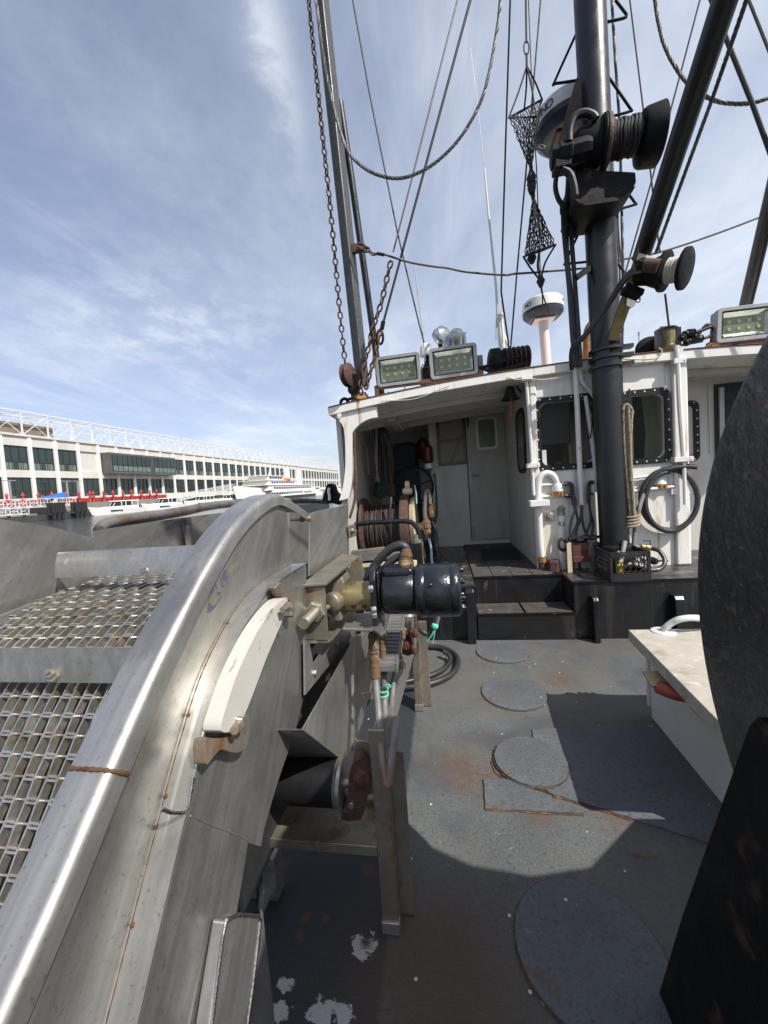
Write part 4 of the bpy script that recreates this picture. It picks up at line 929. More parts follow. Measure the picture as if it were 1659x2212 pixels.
hz = [[(432, 690), (430, 600), (455, 500), (470, 440), (455, 300), (440, 215), (380, 208)], [(445, 690), (470, 620), (500, 540), (480, 440), (470, 330), (385, 312)], [(480, 690), (495, 600), (515, 560), (530, 480), (535, 400)], [(600, 690), (560, 620), (540, 520), (540, 420)], [(560, 690), (590, 620), (620, 520), (605, 400), (600, 300), (640, 300)], [(620, 690), (640, 560), (612, 460), (598, 300), (600, 200), (640, 195)], [(400, 740), (370, 705), (335, 720), (335, 780), (372, 805), (395, 780)], [(460, 860), (458, 930), (452, 985)], [(520, 870), (515, 930), (520, 980)]]
for i, h in enumerate(hz):
    w = MB(); ps = [at('S6', a, b_, y=vy-.02+(.03 if j > len(h)/2 else 0)) for j, (a, b_) in enumerate(h)]; w.tube(smooth(ps), .012 if i != 6 else .016, 8); w.build('hydraulic_hose', M['hose'], t)
w = MB()
for pts in ([(380, 208), (440, 210), (455, 300), (465, 400)], [(385, 312), (440, 318)], [(640, 195), (605, 200), (598, 290), (600, 380)]): w.tube(smooth([at('S6', a, b_, y=3.99) for a, b_ in pts]), .019, 8)
w.build('tape_wrapped_ends', M['rustdark'], t)

# milk crate
A, B, C, D = at('S6', 712, 1020, z=PZ+.005), at('S6', 800, 1088, z=PZ+.005), at('S6', 1150, 1078, z=PZ+.005), at('S6', 1060, 1012, z=PZ+.005)
ex = (C-B).normalized(); ey = V((-ex.y, ex.x, 0)); LX_, LY_ = (C-B).length, .33; O = B.copy(); hgt = at('S6', 800, 828, y=B.y).z-PZ-.005
t = thing('milk_crate', O+ex*LX_/2+ey*LY_/2, 'black plastic milk crate with honeycomb sides holding tools, before the mast', 'crate')
def cp(u, v_, z): return O+ex*u+ey*v_+V((0, 0, z))
w = MB(); th = .008
w.hexa([cp(0, 0, 0), cp(LX_, 0, 0), cp(LX_, LY_, 0), cp(0, LY_, 0), cp(0, 0, .01), cp(LX_, 0, .01), cp(LX_, LY_, .01), cp(0, LY_, .01)]); w.build('base', M['crate'], t)
def side(p, u, nrm, Ls, nm):
    w = MB()
    def q3(a, z, o=0): return p+u*a+V((0, 0, z))+nrm*o
    def bar(a0, z0, a1, z1, th_=.009, o=.0): w.beam(q3(a0, z0, o), q3(a1, z1, o), th_, .009, nrm)
    hf = hgt
    w.hexa([q3(0, 0), q3(Ls, 0), q3(Ls, 0)+nrm*.008, q3(0, 0)+nrm*.008, q3(0, hf*.24), q3(Ls, hf*.24), q3(Ls, hf*.24)+nrm*.008, q3(0, hf*.24)+nrm*.008])
    for z in (.02, .26, .86, .92, .985): bar(-.004, hf*z, Ls+.004, hf*z, .013, .004)
    for a in (.0, .03, .97, 1.0, .14, .86): bar(Ls*a, 0, Ls*a, hf, .010, .004)
    r0 = .026; cols = int(Ls*.72/(r0*1.732)); rows = max(1, int(hf*.60/(r0*1.5)))
    for rI in range(rows):
        for cI in range(cols):
            cx_ = Ls*.5+(cI-(cols-1)/2)*r0*1.732+(r0*.866 if rI % 2 else 0); cz = hf*.30+r0*1.1+rI*r0*1.5
            if cx_ > Ls*.86 or cz+r0 > hf*.9: continue
            for j in range(6):
                a0, a1 = R(30+60*j), R(90+60*j); w.beam(q3(cx_+r0*math.cos(a0), cz+r0*math.sin(a0), .003), q3(cx_+r0*math.cos(a1), cz+r0*math.sin(a1), .003), .008, .006, nrm)
    w.build(nm, M['crate'], t, smooth_=False)
side(cp(0, 0, 0), ex, -ey, LX_, 'side_wall'); side(cp(0, LY_, 0), ex, ey, LX_, 'side_wall'); side(cp(0, 0, 0), ey, -ex, LY_, 'side_wall'); side(cp(LX_, 0, 0), ey, ex, LY_, 'side_wall')
w = MB(); w.tube([cp(.10, .1, .03), cp(.2, .2, hgt+.06)], .019, 10); one(w, 'steel_tube', M['lampgrey'], 'grey steel tube leaning inside the black milk crate', 'tube')
w = MB(); w.tube([cp(.05, .25, .05), cp(.12, .12, hgt-.02)], .016, 10); one(w, 'rusty_pipe', M['wrap'], 'short rusty pipe inside the black milk crate', 'pipe')
w = MB(); w.lathe(cp(.10, .08, .012), (0, 0, 1), [(0, .03), (.10, .03), (.12, .012), (.15, .012)], 12); one(w, 'spray_can', M['yellow'], 'small yellow can standing in the black milk crate', 'can')
w = MB(); w.tube(smooth([cp(.16, .2, .04), cp(.2, .12, .12), cp(.3, .15, .09), cp(.33, .24, .05)]), .013, 8); one(w, 'rag', M['ropew'], 'pale cloth strip inside the black milk crate', 'rag')
w = MB(); w.tube(smooth([at('S6', 1165, 790, y=3.86), at('S6', 1230, 810, y=3.82), at('S6', 1275, 870, y=3.78), at('S6', 1280, 930, y=3.74), at('S6', 1230, 975, y=3.72), at('S6', 1150, 985, y=3.7)]), .019, 10); hs = thing('water_hose', at('S6', 1230, 975, z=PZ), 'short black hose with a brass valve, right of the milk crate', 'hose'); w.build('hose', M['hose'], hs)
w = MB(); p = at('S6', 1120, 780, y=3.87); w.lathe(p+V((.06, 0, -.015)), (-1, 0, .25), [(0, .018), (.03, .018), (.035, .026), (.07, .026), (.075, .02), (.11, .02), (.115, .012)], 10); w.build('brass_valve', M['brass'], hs)
w = MB(); w.tube([p+V((.03, 0, .02)), p+V((.03, 0, .06)), p+V((-.03, -.01, .065))], .006, 6); w.build('lever', M['blackpaint'], hs)
w = MB(); p = at('S6', 1165, 895, y=3.9); w.lathe(p, (0, -1, 0), [(0, .035), (.05, .035), (.06, .02)], 12); w.beam(p+V((.02, -.03, 0)), p+V((.12, -.03, -.005)), .014, .014); one(w, 'drain_valve', M['blackpaint'], 'small round black drain valve behind the short hose', 'valve')

# cable reel on the port side
ry = 4.75; A = at('S4', 255, 955, y=ry); Bp = at('S4', 590, 925, y=ry); RR = (A.z-PZ-.02); RR = min(RR, .40)
rc = V((0, ry, PZ+RR+.03)); x0, x1 = A.x, Bp.x
t = thing('cable_reel', (x0+.2, ry, PZ), 'big reel of brown wound cable under the port roof overhang', 'cable reel')
w = MB(); w.lathe((x0-.02, ry, rc.z), (1, 0, 0), [(0, RR), (.03, RR), (.035, RR-.03)], 40); w.build('flange', M['rustdark'], t)
w = MB(); w.lathe((x1-.02, ry, rc.z), (1, 0, 0), [(0, RR-.01), (.012, RR+.01), (.10, RR+.01), (.11, RR-.015)], 40); w.build('flange', M['rustdark'], t)
w = MB(); w.lathe((x1+.10, ry, rc.z), (1, 0, 0), [(0, RR-.05), (.05, RR-.02), (.06, RR-.05)], 40); w.build('brake_band', M['cream'], t)
w = MB(); w.lathe((x0, ry, rc.z), (1, 0, 0), [(0, RR*.70), (x1-x0, RR*.70)], 32)
n = 15; dr_ = (x1-x0-.16)/n/2
for i in range(n):
    rr_ = RR*.72+.01*math.sin(i*2.3); loop = [V((x0+.03+dr_*(2*i+1)+.006*math.sin(j*.8+i), ry+rr_*math.cos(2*math.pi*j/36), rc.z+rr_*math.sin(2*math.pi*j/36))) for j in range(36)]; w.tube(loop, dr_*1.08, 7, closed=True)
w.build('wound_cable', M['reelwire'], t)
w = MB(); w.lathe((x1-.13, ry, rc.z), (1, 0, 0), [(0, RR*.74), (.11, RR*.74)], 32); w.build('drum_end', M['dark'], t)
w = MB(); w.tube(smooth([at('S4', 480, 745, y=ry-.28), at('S4', 475, 800, y=ry-.32), at('S4', 465, 950, y=ry-.33), at('S4', 480, 1090, y=ry-.3), at('S4', 490, 1140, y=ry-.28)]), .014, 8); w.build('lashing_tail', M['reelwire'], t)
w = MB(); w.beam((x1+.2, ry-.2, PZ), (x1+.16, ry, rc.z), .06, .05); w.beam((x1+.2, ry+.2, PZ), (x1+.16, ry, rc.z), .06, .05); w.beam((x0-.06, ry-.2, PZ), (x0-.04, ry, rc.z), .05, .05); w.beam((x0-.06, ry+.2, PZ), (x0-.04, ry, rc.z), .05, .05); w.lathe((x1+.1, ry, rc.z), (1, 0, 0), [(0, .05), (.14, .05)], 14); w.build('stand', M['cream'], t)
w = MB(); p = at('S4', 625, 690, y=ry-.05); w.lathe(p+V((-.06, 0, 0)), (1, 0, 0), [(0, .03), (.02, .045), (.10, .045), (.12, .03)], 12); w.lathe(p+V((-.02, 0, .08)), (1, 0, 0), [(0, .05), (.05, .05)], 14); w.build('swivel', M['cream'], t)
# handwheel
p = at('S4', 665, 655, y=5.5); t = thing('hand_wheel', p+V((0, 0, -.34)), 'black spoked handwheel behind the cable reel', 'handwheel')
rr_ = .30; loop = [p+V((rr_*math.cos(2*math.pi*j/40), 0, rr_*math.sin(2*math.pi*j/40))) for j in range(40)]; w = MB(); w.tube(loop, .017, 8, closed=True); w.build('rim', M['rubber'], t)
for j in range(5):
    w = MB(); a = 2*math.pi*j/5+.3; w.tube([p, p+V((rr_*math.cos(a), 0, rr_*math.sin(a)))], .011, 6); w.build('spoke', M['rubber'], t)
w = MB(); w.lathe(p+V((0, -.03, 0)), (0, 1, 0), [(0, .05), (.06, .05), (.06, .03), (1.0, .03)], 14); w.build('hub', M['rubber'], t)
# hanging ropes
def hank(k, cols, yy, r_, mat, name, label, cat):
    t = thing(name, at(k, *cols[0][-1], y=yy), label, cat); rnd = random.Random(len(cols))
    for c in cols:
        ps = smooth([at(k, a, b_, y=yy+rnd.uniform(-.06, .06)) for a, b_ in c], 5); w = rope_mb(ps, r_, 9, 3, 5, step=r_*2.2); w.build('rope_fall', M[mat], t)
    return t
hank('S4', [[(325, 110), (345, 250), (352, 480), (330, 735)], [(345, 115), (370, 300), (375, 520), (355, 745)], [(365, 120), (385, 320), (392, 540), (385, 750)], [(372, 118), (410, 330), (415, 540), (410, 745)], [(350, 120), (395, 250), (425, 480), (440, 735)]], 5.2, .024, 'ropeg', 'hanging_rope', 'dark green ropes hung in long falls behind the cable reel', 'rope')
hank('S4', [[(385, 130), (430, 300), (440, 500), (465, 735)], [(400, 125), (455, 200), (465, 480), (490, 735)], [(420, 130), (470, 220), (485, 480), (480, 735)]], 5.3, .026, 'ropeb', 'hanging_rope', 'brown grey ropes hung right of the green ropes', 'rope')
hank('S4', [[(335, 110), (345, 250), (340, 400), (350, 500), (340, 600)], [(345, 110), (350, 300), (350, 495), (365, 605)]], 5.05, .014, 'ropet', 'hanging_rope', 'thin tan rope with a knotted frayed end, in front of the green ropes', 'rope')
# red canisters, yellow box
p = at('S4', 775, 400, y=6.1); t = thing('fire_extinguisher', p+V((0, 0, -.1)), 'red fire extinguisher hanging in the shaded port recess', 'extinguisher'); h_ = at('S4', 775, 200, y=6.1).z-p.z
w = MB(); w.lathe(p, (0, 0, 1), [(0, .05), (.02, .085), (h_*.75, .085), (h_*.88, .05), (h_*.95, .03)], 16); w.build('cylinder', M['red'], t)
w = MB(); w.tube(smooth([p+V((0, -.02, h_*.95)), p+V((-.09, -.03, h_*.7)), p+V((-.12, -.04, .0)), p+V((-.10, -.04, -.12))]), .016, 8); w.build('hose', M['rubber'], t)
p = at('S4', 835, 470, y=5.6); h_ = at('S4', 835, 265, y=5.6).z-p.z
w = MB(); w.m = 0; w.lathe(p+V((-.03, 0, .05)), (0, 0, 1), [(0, .05), (.03, .075), (h_*.7, .075), (h_*.85, .03)], 14); w.m = 1; w.lathe(p+V((-.03, 0, -.02)), (0, 0, 1), [(0, .06), (.07, .06)], 14); one(w, 'signal_canister', [M['red'], M['plastic_w']], 'red canister with a white foot, beside the patterned window', 'canister')
p = at('S4', 852, 860, y=5.55); w = MB(); w.cbox(p, (.07, .06, .22)); one(w, 'yellow_box', M['yellow'], 'narrow yellow box just left of the white door wall', 'box', bevel=.008)
# hoses beside the reel
t = thing('hydraulic_hose', at('S4', 800, 1100, z=PZ), 'looped black hose with rusty wrapped couplings right of the cable reel', 'hose')
w = MB(); w.tube(smooth(line('S4', [(785, 930), (782, 860), (785, 760), (795, 695), (815, 690), (828, 740), (828, 800)], y=4.55)), .022, 10); w.build('hose', M['hosegrey'], t)
w = MB(); w.lathe(at('S4', 790, 925, y=4.55), at('S4', 812, 1110, y=4.55)-at('S4', 790, 925, y=4.55), [(0, .026), (.03, .03), (.05, .05), (.12, .05), (.13, .04), (.20, .042), (.21, .028), (.26, .03)], 12); w.lathe(at('S4', 828, 790, y=4.6), (0, 0, -1), [(0, .026), (.02, .035), (.16, .035), (.18, .025)], 12); w.build('wrapped_coupling', M['wrap'], t)
w = MB(); w.tube(smooth(line('S4', [(820, 1115), (838, 1200), (842, 1280), (850, 1370)], y=4.4)), .014, 8); one(w, 'pale_hose', M['bluehose'], 'pale blue hose hanging below the rusty wrapped coupling', 'hose')
w = MB(); w.tube(smooth(line('S4', [(690, 635), (702, 700), (706, 760), (708, 800)], y=4.5)), .009, 8); one(w, 'pale_hose', M['bluehose'], 'thin pale blue hose at the top of the cable reel', 'hose')
w = MB(); w.tube(smooth(line('S4', [(870, 1090), (880, 1180), (905, 1290), (890, 1340), (860, 1330)], y=4.5)), .011, 8); one(w, 'thin_hose', M['hose'], 'lowest thin black hose curling over the platform at the white wall foot', 'hose'); w = MB(); w.tube(smooth(line('S4', [(850, 960), (880, 1040), (900, 1150), (930, 1260), (900, 1330)], y=4.55)), .013, 8); one(w, 'thin_hose', M['hose'], 'thin black hose slanting beside the wrapped couplings', 'hose'); w = MB(); w.tube(smooth(line('S4', [(858, 560), (870, 540), (885, 720), (888, 900), (850, 1040)], y=5.2)), .012, 8); one(w, 'thin_hose', M['hose'], 'thin black hose hanging high on the edge of the white door wall', 'hose')
# black rail and post
t = thing('pipe_rail', at('S4', 715, 1370, z=PZ-.02), 'bent black pipe rail running from the steel panel to a square post', 'rail')
w = MB(); w.tube(smooth(line('S4', [(150, 990), (280, 972), (420, 965), (560, 958), (640, 962), (690, 990), (722, 1050), (740, 1145)], y=3.3), 5), .021, 10); w.build('rail', M['blackpaint'], t)
A, B = at('S4', 665, 1150, y=3.3), at('S4', 765, 1370, y=3.3); w = MB(); w.box((A.x, 3.25, 0), (B.x, 3.36, A.z)); w.build('post', M['platform'], t, bevel=.006)
w = MB(); w.lathe(at('S4', 705, 1150, y=3.3), (0, 0, 1), [(0, .05), (.03, .05), (.03, .03), (.07, .03)], 10); w.build('valve_cap', M['steel_tan'], t)
# cream frame under the reel
t = thing('reel_foundation', at('S4', 400, 1350, z=PZ), 'rusty cream channel frame below the cable reel', 'frame')
for k, pts, th, m in (('S4', [(125, 1250), (420, 1215)], .05, 'steel_tan'), ('S4', [(220, 1300), (560, 1270)], .07, 'steel_dull'), ('S4', [(220, 1340), (560, 1310)], .06, 'cream')):
    w = MB(); w.beam(at(k, *pts[0], y=3.2), at(k, *pts[1], y=3.2), .06, th); w.build('channel_bar', M[m], t, bevel=.004)
for px_ in (230, 540):
    w = MB(); p = at('S4', px_, 1300, y=3.24); w.beam((p.x, p.y, p.z), (p.x, p.y, 0), .05, .05, (0, 1, 0)); w.build('foot', M['steel_dull'], t)
# bell
p = at('R2', 1352, 665, y=4.25); t = thing('ship_bell', p, 'small dark green bell hanging under the roof edge by a red cord', 'bell')
w = MB(); w.lathe(p, (0, 0, 1), [(0, .098), (.012, .088), (.035, .064), (.075, .050), (.11, .046), (.13, .030), (.14, .004)], 24, cap=False); w.lathe(p+V((0, 0, .004)), (0, 0, 1), [(0, .090), (.03, .056), (.07, .044), (.12, .02)], 24, cap=False); w.build('bell', M['verdigris'], t)
w = MB(); w.tube(smooth([p+V((0, 0, .13)), p+V((0, .02, .17)), p+V((.06, .05, .16)), p+V((.12, .05, .07))]), .011, 8); w.tube([p+V((0, .01, .15)), p+V((0, .05, .22))], .010, 8); w.build('bracket', M['verdigris'], t)
w = MB(); w.tube(smooth([p+V((0, 0, .05)), p+V((.005, 0, -.03)), p+V((.0, 0, -.12)), p+V((-.012, 0, -.20))]), .006, 6); w.build('cord', pm('faded_red_cord', (.45, .10, .06), .8), t)
# helm chair
t = thing('helm_chair', (1.26, 4.9, PZ+.05), 'black high backed seat seen through the left deckhouse window', 'chair')
A = at('S5', 230, 780, y=4.7); B = at('S5', 425, 1000, y=4.7); w = MB(); w.prism(rrect(((A.x+B.x)/2, 4.7, (A.z+B.z-.25)/2), EX, EZ, B.x-A.x, A.z-B.z+.25, .09), V((0, .09, 0))); w.build('backrest', M['seat'], t, bevel=.03, seg=3)
w = MB(); w.cbox(((A.x+B.x)/2, 4.95, B.z-.25), (B.x-A.x+.05, .45, .10)); w.build('seat', M['seat'], t, bevel=.03); w = MB(); w.cyl(((A.x+B.x)/2, 4.95, PZ+.05), ((A.x+B.x)/2, 4.95, B.z-.3), .04); w.build('pedestal', M['lampgrey'], t)
w = MB(); p = at('S5', 290, 995, y=4.25); w.lathe(p, (1, 0, .05), [(0, .02), (.02, .03), (.08, .022), (.13, .018)], 10); one(w, 'flashlight', M['red'], 'small red torch on the sill inside the left window', 'torch')
# hose coil hung on the right vent pipe
t = thing('hose_coil', at('R3', 1030, 1640, z=PZ), 'coil of black hose hung over the right white vent pipe', 'hose')
cy_ = gb.y-.075
def loop(cx_, cz_, rx, rz_, a0, a1, n=30, dy=0): return [at('R3', cx_+rx*math.cos(R(a0+(a1-a0)*i/n)), cz_-rz_*math.sin(R(a0+(a1-a0)*i/n)), y=cy_+dy*i/n) for i in range(n+1)]
ps = [at('R3', 1205, 1212, y=cy_), at('R3', 1150, 1205, y=cy_), at('R3', 1070, 1212, y=cy_-.02)]+loop(1032, 1418, 180, 192, 105, 455, 34, .03)+loop(1036, 1430, 158, 188, 95, 305, 24, -.02)
w = MB(); w.tube(ps, .0235, 10); w.build('hose', M['hose'], t)
w = MB(); w.tube([at('R3', 1205, 1212, y=cy_), at('R3', 1213, 1222, y=cy_)], .006, 6); w.build('frayed_end', M['ropew'], t)
w = MB(); w.tube(smooth([at('R3', 815, 1375, y=3.93), at('R3', 818, 1500, y=3.9), at('R3', 812, 1640, y=3.85), at('R3', 800, 1780, y=3.8)]), .020, 10); w.tube(smooth([at('R3', 870, 1380, y=cy_), at('R3', 840, 1480, y=3.87), at('R3', 818, 1620, y=3.85)]), .018, 8); one(w, 'upright_hose', M['hosegrey'], 'grey black hose running from the milk crate up beside the mast', 'hose')
# ------------------------------------------------------------------ mast, boom, winches and rigging
MY = 3.83
base = at('R3', 684, 1700, y=MY); mt0 = at('R5', 526, 0, y=MY)
mdir = (mt0-base).normalized(); mfoot = base-mdir*((base.z-PZ-.003)/mdir.z); mtop = mt0+mdir*4.2
def mp(z): return mfoot+mdir*((z-mfoot.z)/mdir.z)
MR = .122
t = MAST = thing('mast', mfoot, 'tall black tubular mast standing before the deckhouse windows', 'mast')
w = MB(); w.lathe(mfoot, mdir, [(0, MR), ((mtop-mfoot).length, MR)], 40); w.build('pole', M['boom'], t)
zf = at('S6', 840, 748, y=MY).z
w = MB(); w.lathe(mfoot, mdir, [(0, MR+.06), (.02, MR+.06), (.02, MR+.018), (zf-PZ-.02, MR+.018), (zf-PZ, MR+.012), (zf-PZ+.005, MR)], 40); w.build('base_ring', M['platform'], t)
def collar(k, x, y0, y1, lug=True):
    z0, z1 = at(k, x, y1, y=MY).z, at(k, x, y0, y=MY).z; w = MB()
    w.lathe(mp(z0), mdir, [(0, MR+.004), (.004, MR+.022), (z1-z0-.004, MR+.022), (z1-z0, MR+.004)], 40)
    if lug: w.cbox(mp((z0+z1)/2)+V((MR+.02, -.07, 0)), (.09, .07, z1-z0))
    w.build('collar', M['platform'], t)
collar('R3', 650, 462, 485); collar('R3', 655, 512, 535); collar('R3', 655, 566, 590)
# bent rod steps
def mstep(pts, yy=3.95):
    w = MB(); w.tube(smooth([at('R5', a, b_, y=yy) for a, b_ in pts], 3), .011, 8); w.build('step_rod', M['blackpaint2'], t)
mstep([(690, 0), (755, 85), (760, 95), (745, 115), (610, 145)]); mstep([(445, 205), (305, 515), (312, 530), (450, 510)]); mstep([(640, 480), (785, 690), (788, 700), (770, 712), (650, 745)])
mstep([(775, 1235), (815, 1290), (815, 1300), (690, 1335)]); mstep([(505, 1380), (375, 1660), (385, 1675), (525, 1662)]); mstep([(690, 1660), (740, 1720), (735, 1740)])
w = MB(); w.beam(at('R5', 525, 1705, y=MY-.05), at('R5', 440, 1765, y=MY-.1), .035, .05); w.build('stay_bracket', M['blackpaint2'], t)
# mast-top winch
WY = 3.52
t = thing('mast_winch', at('R5', 640, 1290, y=WY), 'large black winch with wound wire and a wide hooded flange, high on the mast', 'winch')
c0, c1 = at('R5', 640, 925, y=WY), at('R5', 880, 885, y=WY); wax = (c1-c0).normalized(); wax = V((wax.x, wax.y-.12, wax.z)).normalized()
def rad(k, x, y, yc): return (at(k, x, y, y=WY)-at(k, x, yc, y=WY)).length
rF = rad('R5', 880, 710, 885)*.97
fc = at('R5', 845, 888, y=WY)
w = MB(); w.lathe(fc, wax, [(-.02, rF*.55), (0, rF*.9), (.02, rF*.96), (.13, rF*1.02), (.135, rF*.98), (.11, rF*.93), (.075, .02)], 44); w.build('hooded_flange', M['blackpaint2'], t)
cL = at('R5', 610, 915, y=WY)
w = MB(); w.lathe(cL, -wax, [(-.02, rF*.93), (.012, rF*.95), (.025, rF*.9), (.03, rF*.75), (.19, rF*.70), (.24, rF*.5), (.26, .05)], 36); w.build('gear_housing', M['blackpaint2'], t)
w = MB(); w.lathe(cL, -wax, [(-.035, rF*.92), (-.02, rF*.97), (-.005, rF*.97), (0, rF*.92)], 44); w.build('brake_rim', M['rustdark'], t)
w = MB(); Ld = (fc-cL).length; w.lathe(cL, wax, [(0, rF*.5), (Ld, rF*.5)], 30)
nv = wax.orthogonal().normalized(); nw = wax.cross(nv)
for i in range(9):
    rr_ = rF*(.60+.03*math.sin(i*1.9)); w.tube([cL+wax*(.03+(Ld-.08)*i/8+.006*math.sin(j*.9))+(nv*math.cos(j*.2094)+nw*math.sin(j*.2094))*rr_ for j in range(30)], .013, 6, closed=True)
w.build('wound_wire', M['darkwire'], t)
mc = at('R5', 360, 985, y=WY-.05)
w = MB(); w.lathe(mc, wax, [(-.10, .055), (-.09, .085), (-.04, .085), (-.035, .095), (.05, .095), (.06, .085), (.16, .085), (.2, .07)], 8)
w.cbox(mc+V((-.02, 0, -.09)), (.12, .12, .06)); w.build('hydraulic_motor', M['blackpaint2'], t, bevel=.004)
w = MB(); A, B = at('R5', 435, 1070, y=WY), at('R5', 820, 1090, y=WY); C, D = at('R5', 800, 1205, y=WY), at('R5', 440, 1270, y=WY)
E1, E2 = at('R5', 700, 1270, y=WY), at('R5', 500, 1300, y=WY)
w.prism([A, B, at('R5', 825, 1150, y=WY), C, E1, E2, D], V((0, .42, 0))); w.build('mounting_box', [M['blackpaint2']], t, bevel=.012, ang=30)
w = MB(); A, B = at('R5', 438, 1252, y=WY-.01), at('R5', 690, 1268, y=WY-.01); w.prism([at('R5', 432, 1262, y=WY-.015), at('R5', 515, 1268, y=WY-.015), at('R5', 690, 1252, y=WY-.015), at('R5', 820, 1180, y=WY-.015), at('R5', 800, 1215, y=WY-.015), at('R5', 702, 1274, y=WY-.015), at('R5', 500, 1304, y=WY-.015), at('R5', 440, 1276, y=WY-.015)], V((0, .40, -.006))); w.build('red_underplate', M['blackpaint2'], t)
w = MB(); w.prism([at('R5', 445, 490, y=3.75), at('R5', 462, 560, y=3.7), at('R5', 460, 760, y=3.7), at('R5', 385, 900, y=3.75), at('R5', 330, 905, y=3.8), at('R5', 400, 640, y=3.8)], V((0, .05, 0))); w.build('side_plate', M['rustdark'], t)
w = MB(); w.tube(smooth(line('R5', [(395, 905), (400, 820), (430, 745), (490, 718), (545, 735), (565, 760)], y=WY-.12)), .03, 10); w.build('wrapped_hose', M['rubber'], t); w = MB(); w.tube(smooth(line('R5', [(350, 1075), (400, 1110), (425, 1180), (435, 1250)], y=WY-.08)), .028, 8); w.build('wrapped_hose', M['rubber'], t)
w = MB(); w.tube(smooth(line('R5', [(198, 935), (215, 925), (240, 935), (225, 950), (200, 940)], y=WY+.2), closed=True), .008, 6, closed=True); w.build('wire_loop', M['wire'], t)
# hoses running down the mast
t = thing('hose_bundle', at('R3', 425, 560, y=3.9), 'bundle of black hydraulic hoses running down the left of the mast', 'hoses')
for pts, r_ in (([(322, 1075), (308, 1180), (325, 1260), (365, 1330), (375, 1430), (385, 1650), (410, 1900), (428, 2147), (448, 2330)], .020), ([(395, 1060), (388, 1200), (372, 1350), (362, 1430), (380, 1650), (398, 1850), (418, 2147), (436, 2330)], .022), ([(425, 1150), (440, 1280), (430, 1400), (410, 1480), (425, 1700), (440, 1900), (458, 2147), (468, 2330)], .020)):
    w = MB(); w.tube(smooth([at('R5', a, b_, y=3.62+.3*min(1, max(0, (b_-1000)/700))) for a, b_ in pts]), r_, 9); w.build('hose', M['hose'], t)
w = MB(); w.lathe(at('R5', 372, 1345, y=3.72), (0, 0, 1), [(-.12, .028), (-.1, .036), (-.02, .034), (0, .045), (.05, .045), (.06, .03)], 10); w.lathe(at('R5', 418, 1450, y=3.78), (0, 0, 1), [(-.08, .024), (-.06, .032), (.08, .032), (.1, .024)], 10); w.build('couplings', M['blackpaint2'], t)
w = MB()
for dx in (0, 14, 26): w.tube(smooth([at('R5', 676+dx, 1285, y=3.98), at('R5', 690+dx*.8, 1500, y=3.98), at('R5', 700+dx*1.3, 1750, y=3.98), at('R5', 705+dx*.3, 1900, y=3.98), at('R5', 700, 2147, y=3.98)]), .008, 6)
one(w, 'thin_cables', M['hose'], 'thin black cables clipped down the right edge of the mast', 'cables')
# boom
bh = at('R5', 700, 2040, y=3.72); bt_ = at('R5', 1362, 0, y=2.35); bd = (bt_-bh).normalized()
t = thing('boom', bh, 'long black boom slanting from the mast collar up to the top right', 'boom')
w = MB(); bs_ = at('R5', 865, 1600, y=3.39); w.tube([bs_-bd*.05, bt_+bd*3.0], .062, 24); w.build('spar', M['boom'], t)
hl = at('R3', 672, 405, y=3.72)
w = MB(); w.beam(hl, bs_+bd*.12, .085, .035, (0, -1, .3)); w.build('heel_bar', M['olive'], t, bevel=.004)
w = MB(); w.cbox(hl+V((.01, .03, -.05)), (.09, .09, .16)); w.build('heel_pin', M['blackpaint2'], t, bevel=.01)
w = MB(); w.prism(line('R5', [(838, 1605), (925, 1630), (915, 1650), (830, 1650)], y=3.34), V((0, .02, 0))); w.build('lug_plate', M['cream'], t)
w = MB(); w.prism(line('R5', [(765, 1880), (820, 1885), (815, 1940), (790, 1955), (762, 1940)], y=3.5), V((0, .02, 0))); w.tube(smooth(line('R5', [(822, 1885), (845, 1890), (842, 1915), (820, 1915)], y=3.5)), .008, 6); w.build('shackle_lug', M['lampgrey'], t)
# boom winch
t = thing('boom_winch', at('R5', 880, 1840, y=3.3), 'small black winch with white rope between two discs, on the boom foot', 'winch')
q0, q1 = at('R5', 1000, 1725, y=3.22), at('R5', 1100, 1750, y=3.22); qa = (q1-q0).normalized(); qa = (qa+V((0, -.85, 0))).normalized(); qr = (at('R5', 985, 1600, y=3.22)-at('R5', 985, 1722, y=3.22)).length
w = MB(); w.lathe(q0, qa, [(-.02, .03), (-.018, qr*.93), (-.01, qr), (.012, qr), (.018, qr*.9)], 36); w.build('disc', M['blackpaint2'], t)
w = MB(); w.lathe(q0+qa*.125, qa, [(-.015, qr*.9), (-.01, qr), (.012, qr), (.018, qr*.93), (.02, .03)], 36); w.build('disc', M['blackpaint2'], t)
w = MB(); w.lathe(q0, qa, [(.01, qr*.42), (.115, qr*.42)], 20); nv = qa.orthogonal().normalized(); nw = qa.cross(nv)
for i in range(6): w.tube([q0+qa*(.025+.085*i/5)+(nv*math.cos(j*.2618)+nw*math.sin(j*.2618))*qr*.53 for j in range(24)], .014, 6, closed=True)
w.build('white_rope', M['ropew'], t)
w = MB(); w.lathe(q0-qa*.015, -qa, [(0, qr*.80), (.03, qr*.78), (.09, qr*.6), (.16, qr*.55), (.18, qr*.35)], 24); w.build('gear_housing', M['blackpaint2'], t)
w = MB(); m0 = at('R5', 965, 1690, y=3.12); m1 = at('R5', 870, 1685, y=3.16); w.cyl(m0, m1, .045, 16); w.build('motor', M['rustdark'], t)
w = MB(); w.lathe(m1, m1-m0, [(0, .05), (.03, .05)], 8)
for j in range(6): w.lathe(m1+V((0, 0, 0))+nv*.034*math.cos(j*1.047)+nw*.034*math.sin(j*1.047), m1-m0, [(.03, .008), (.038, .008)], 6)
w.build('motor_cap', M['blackpaint2'], t)
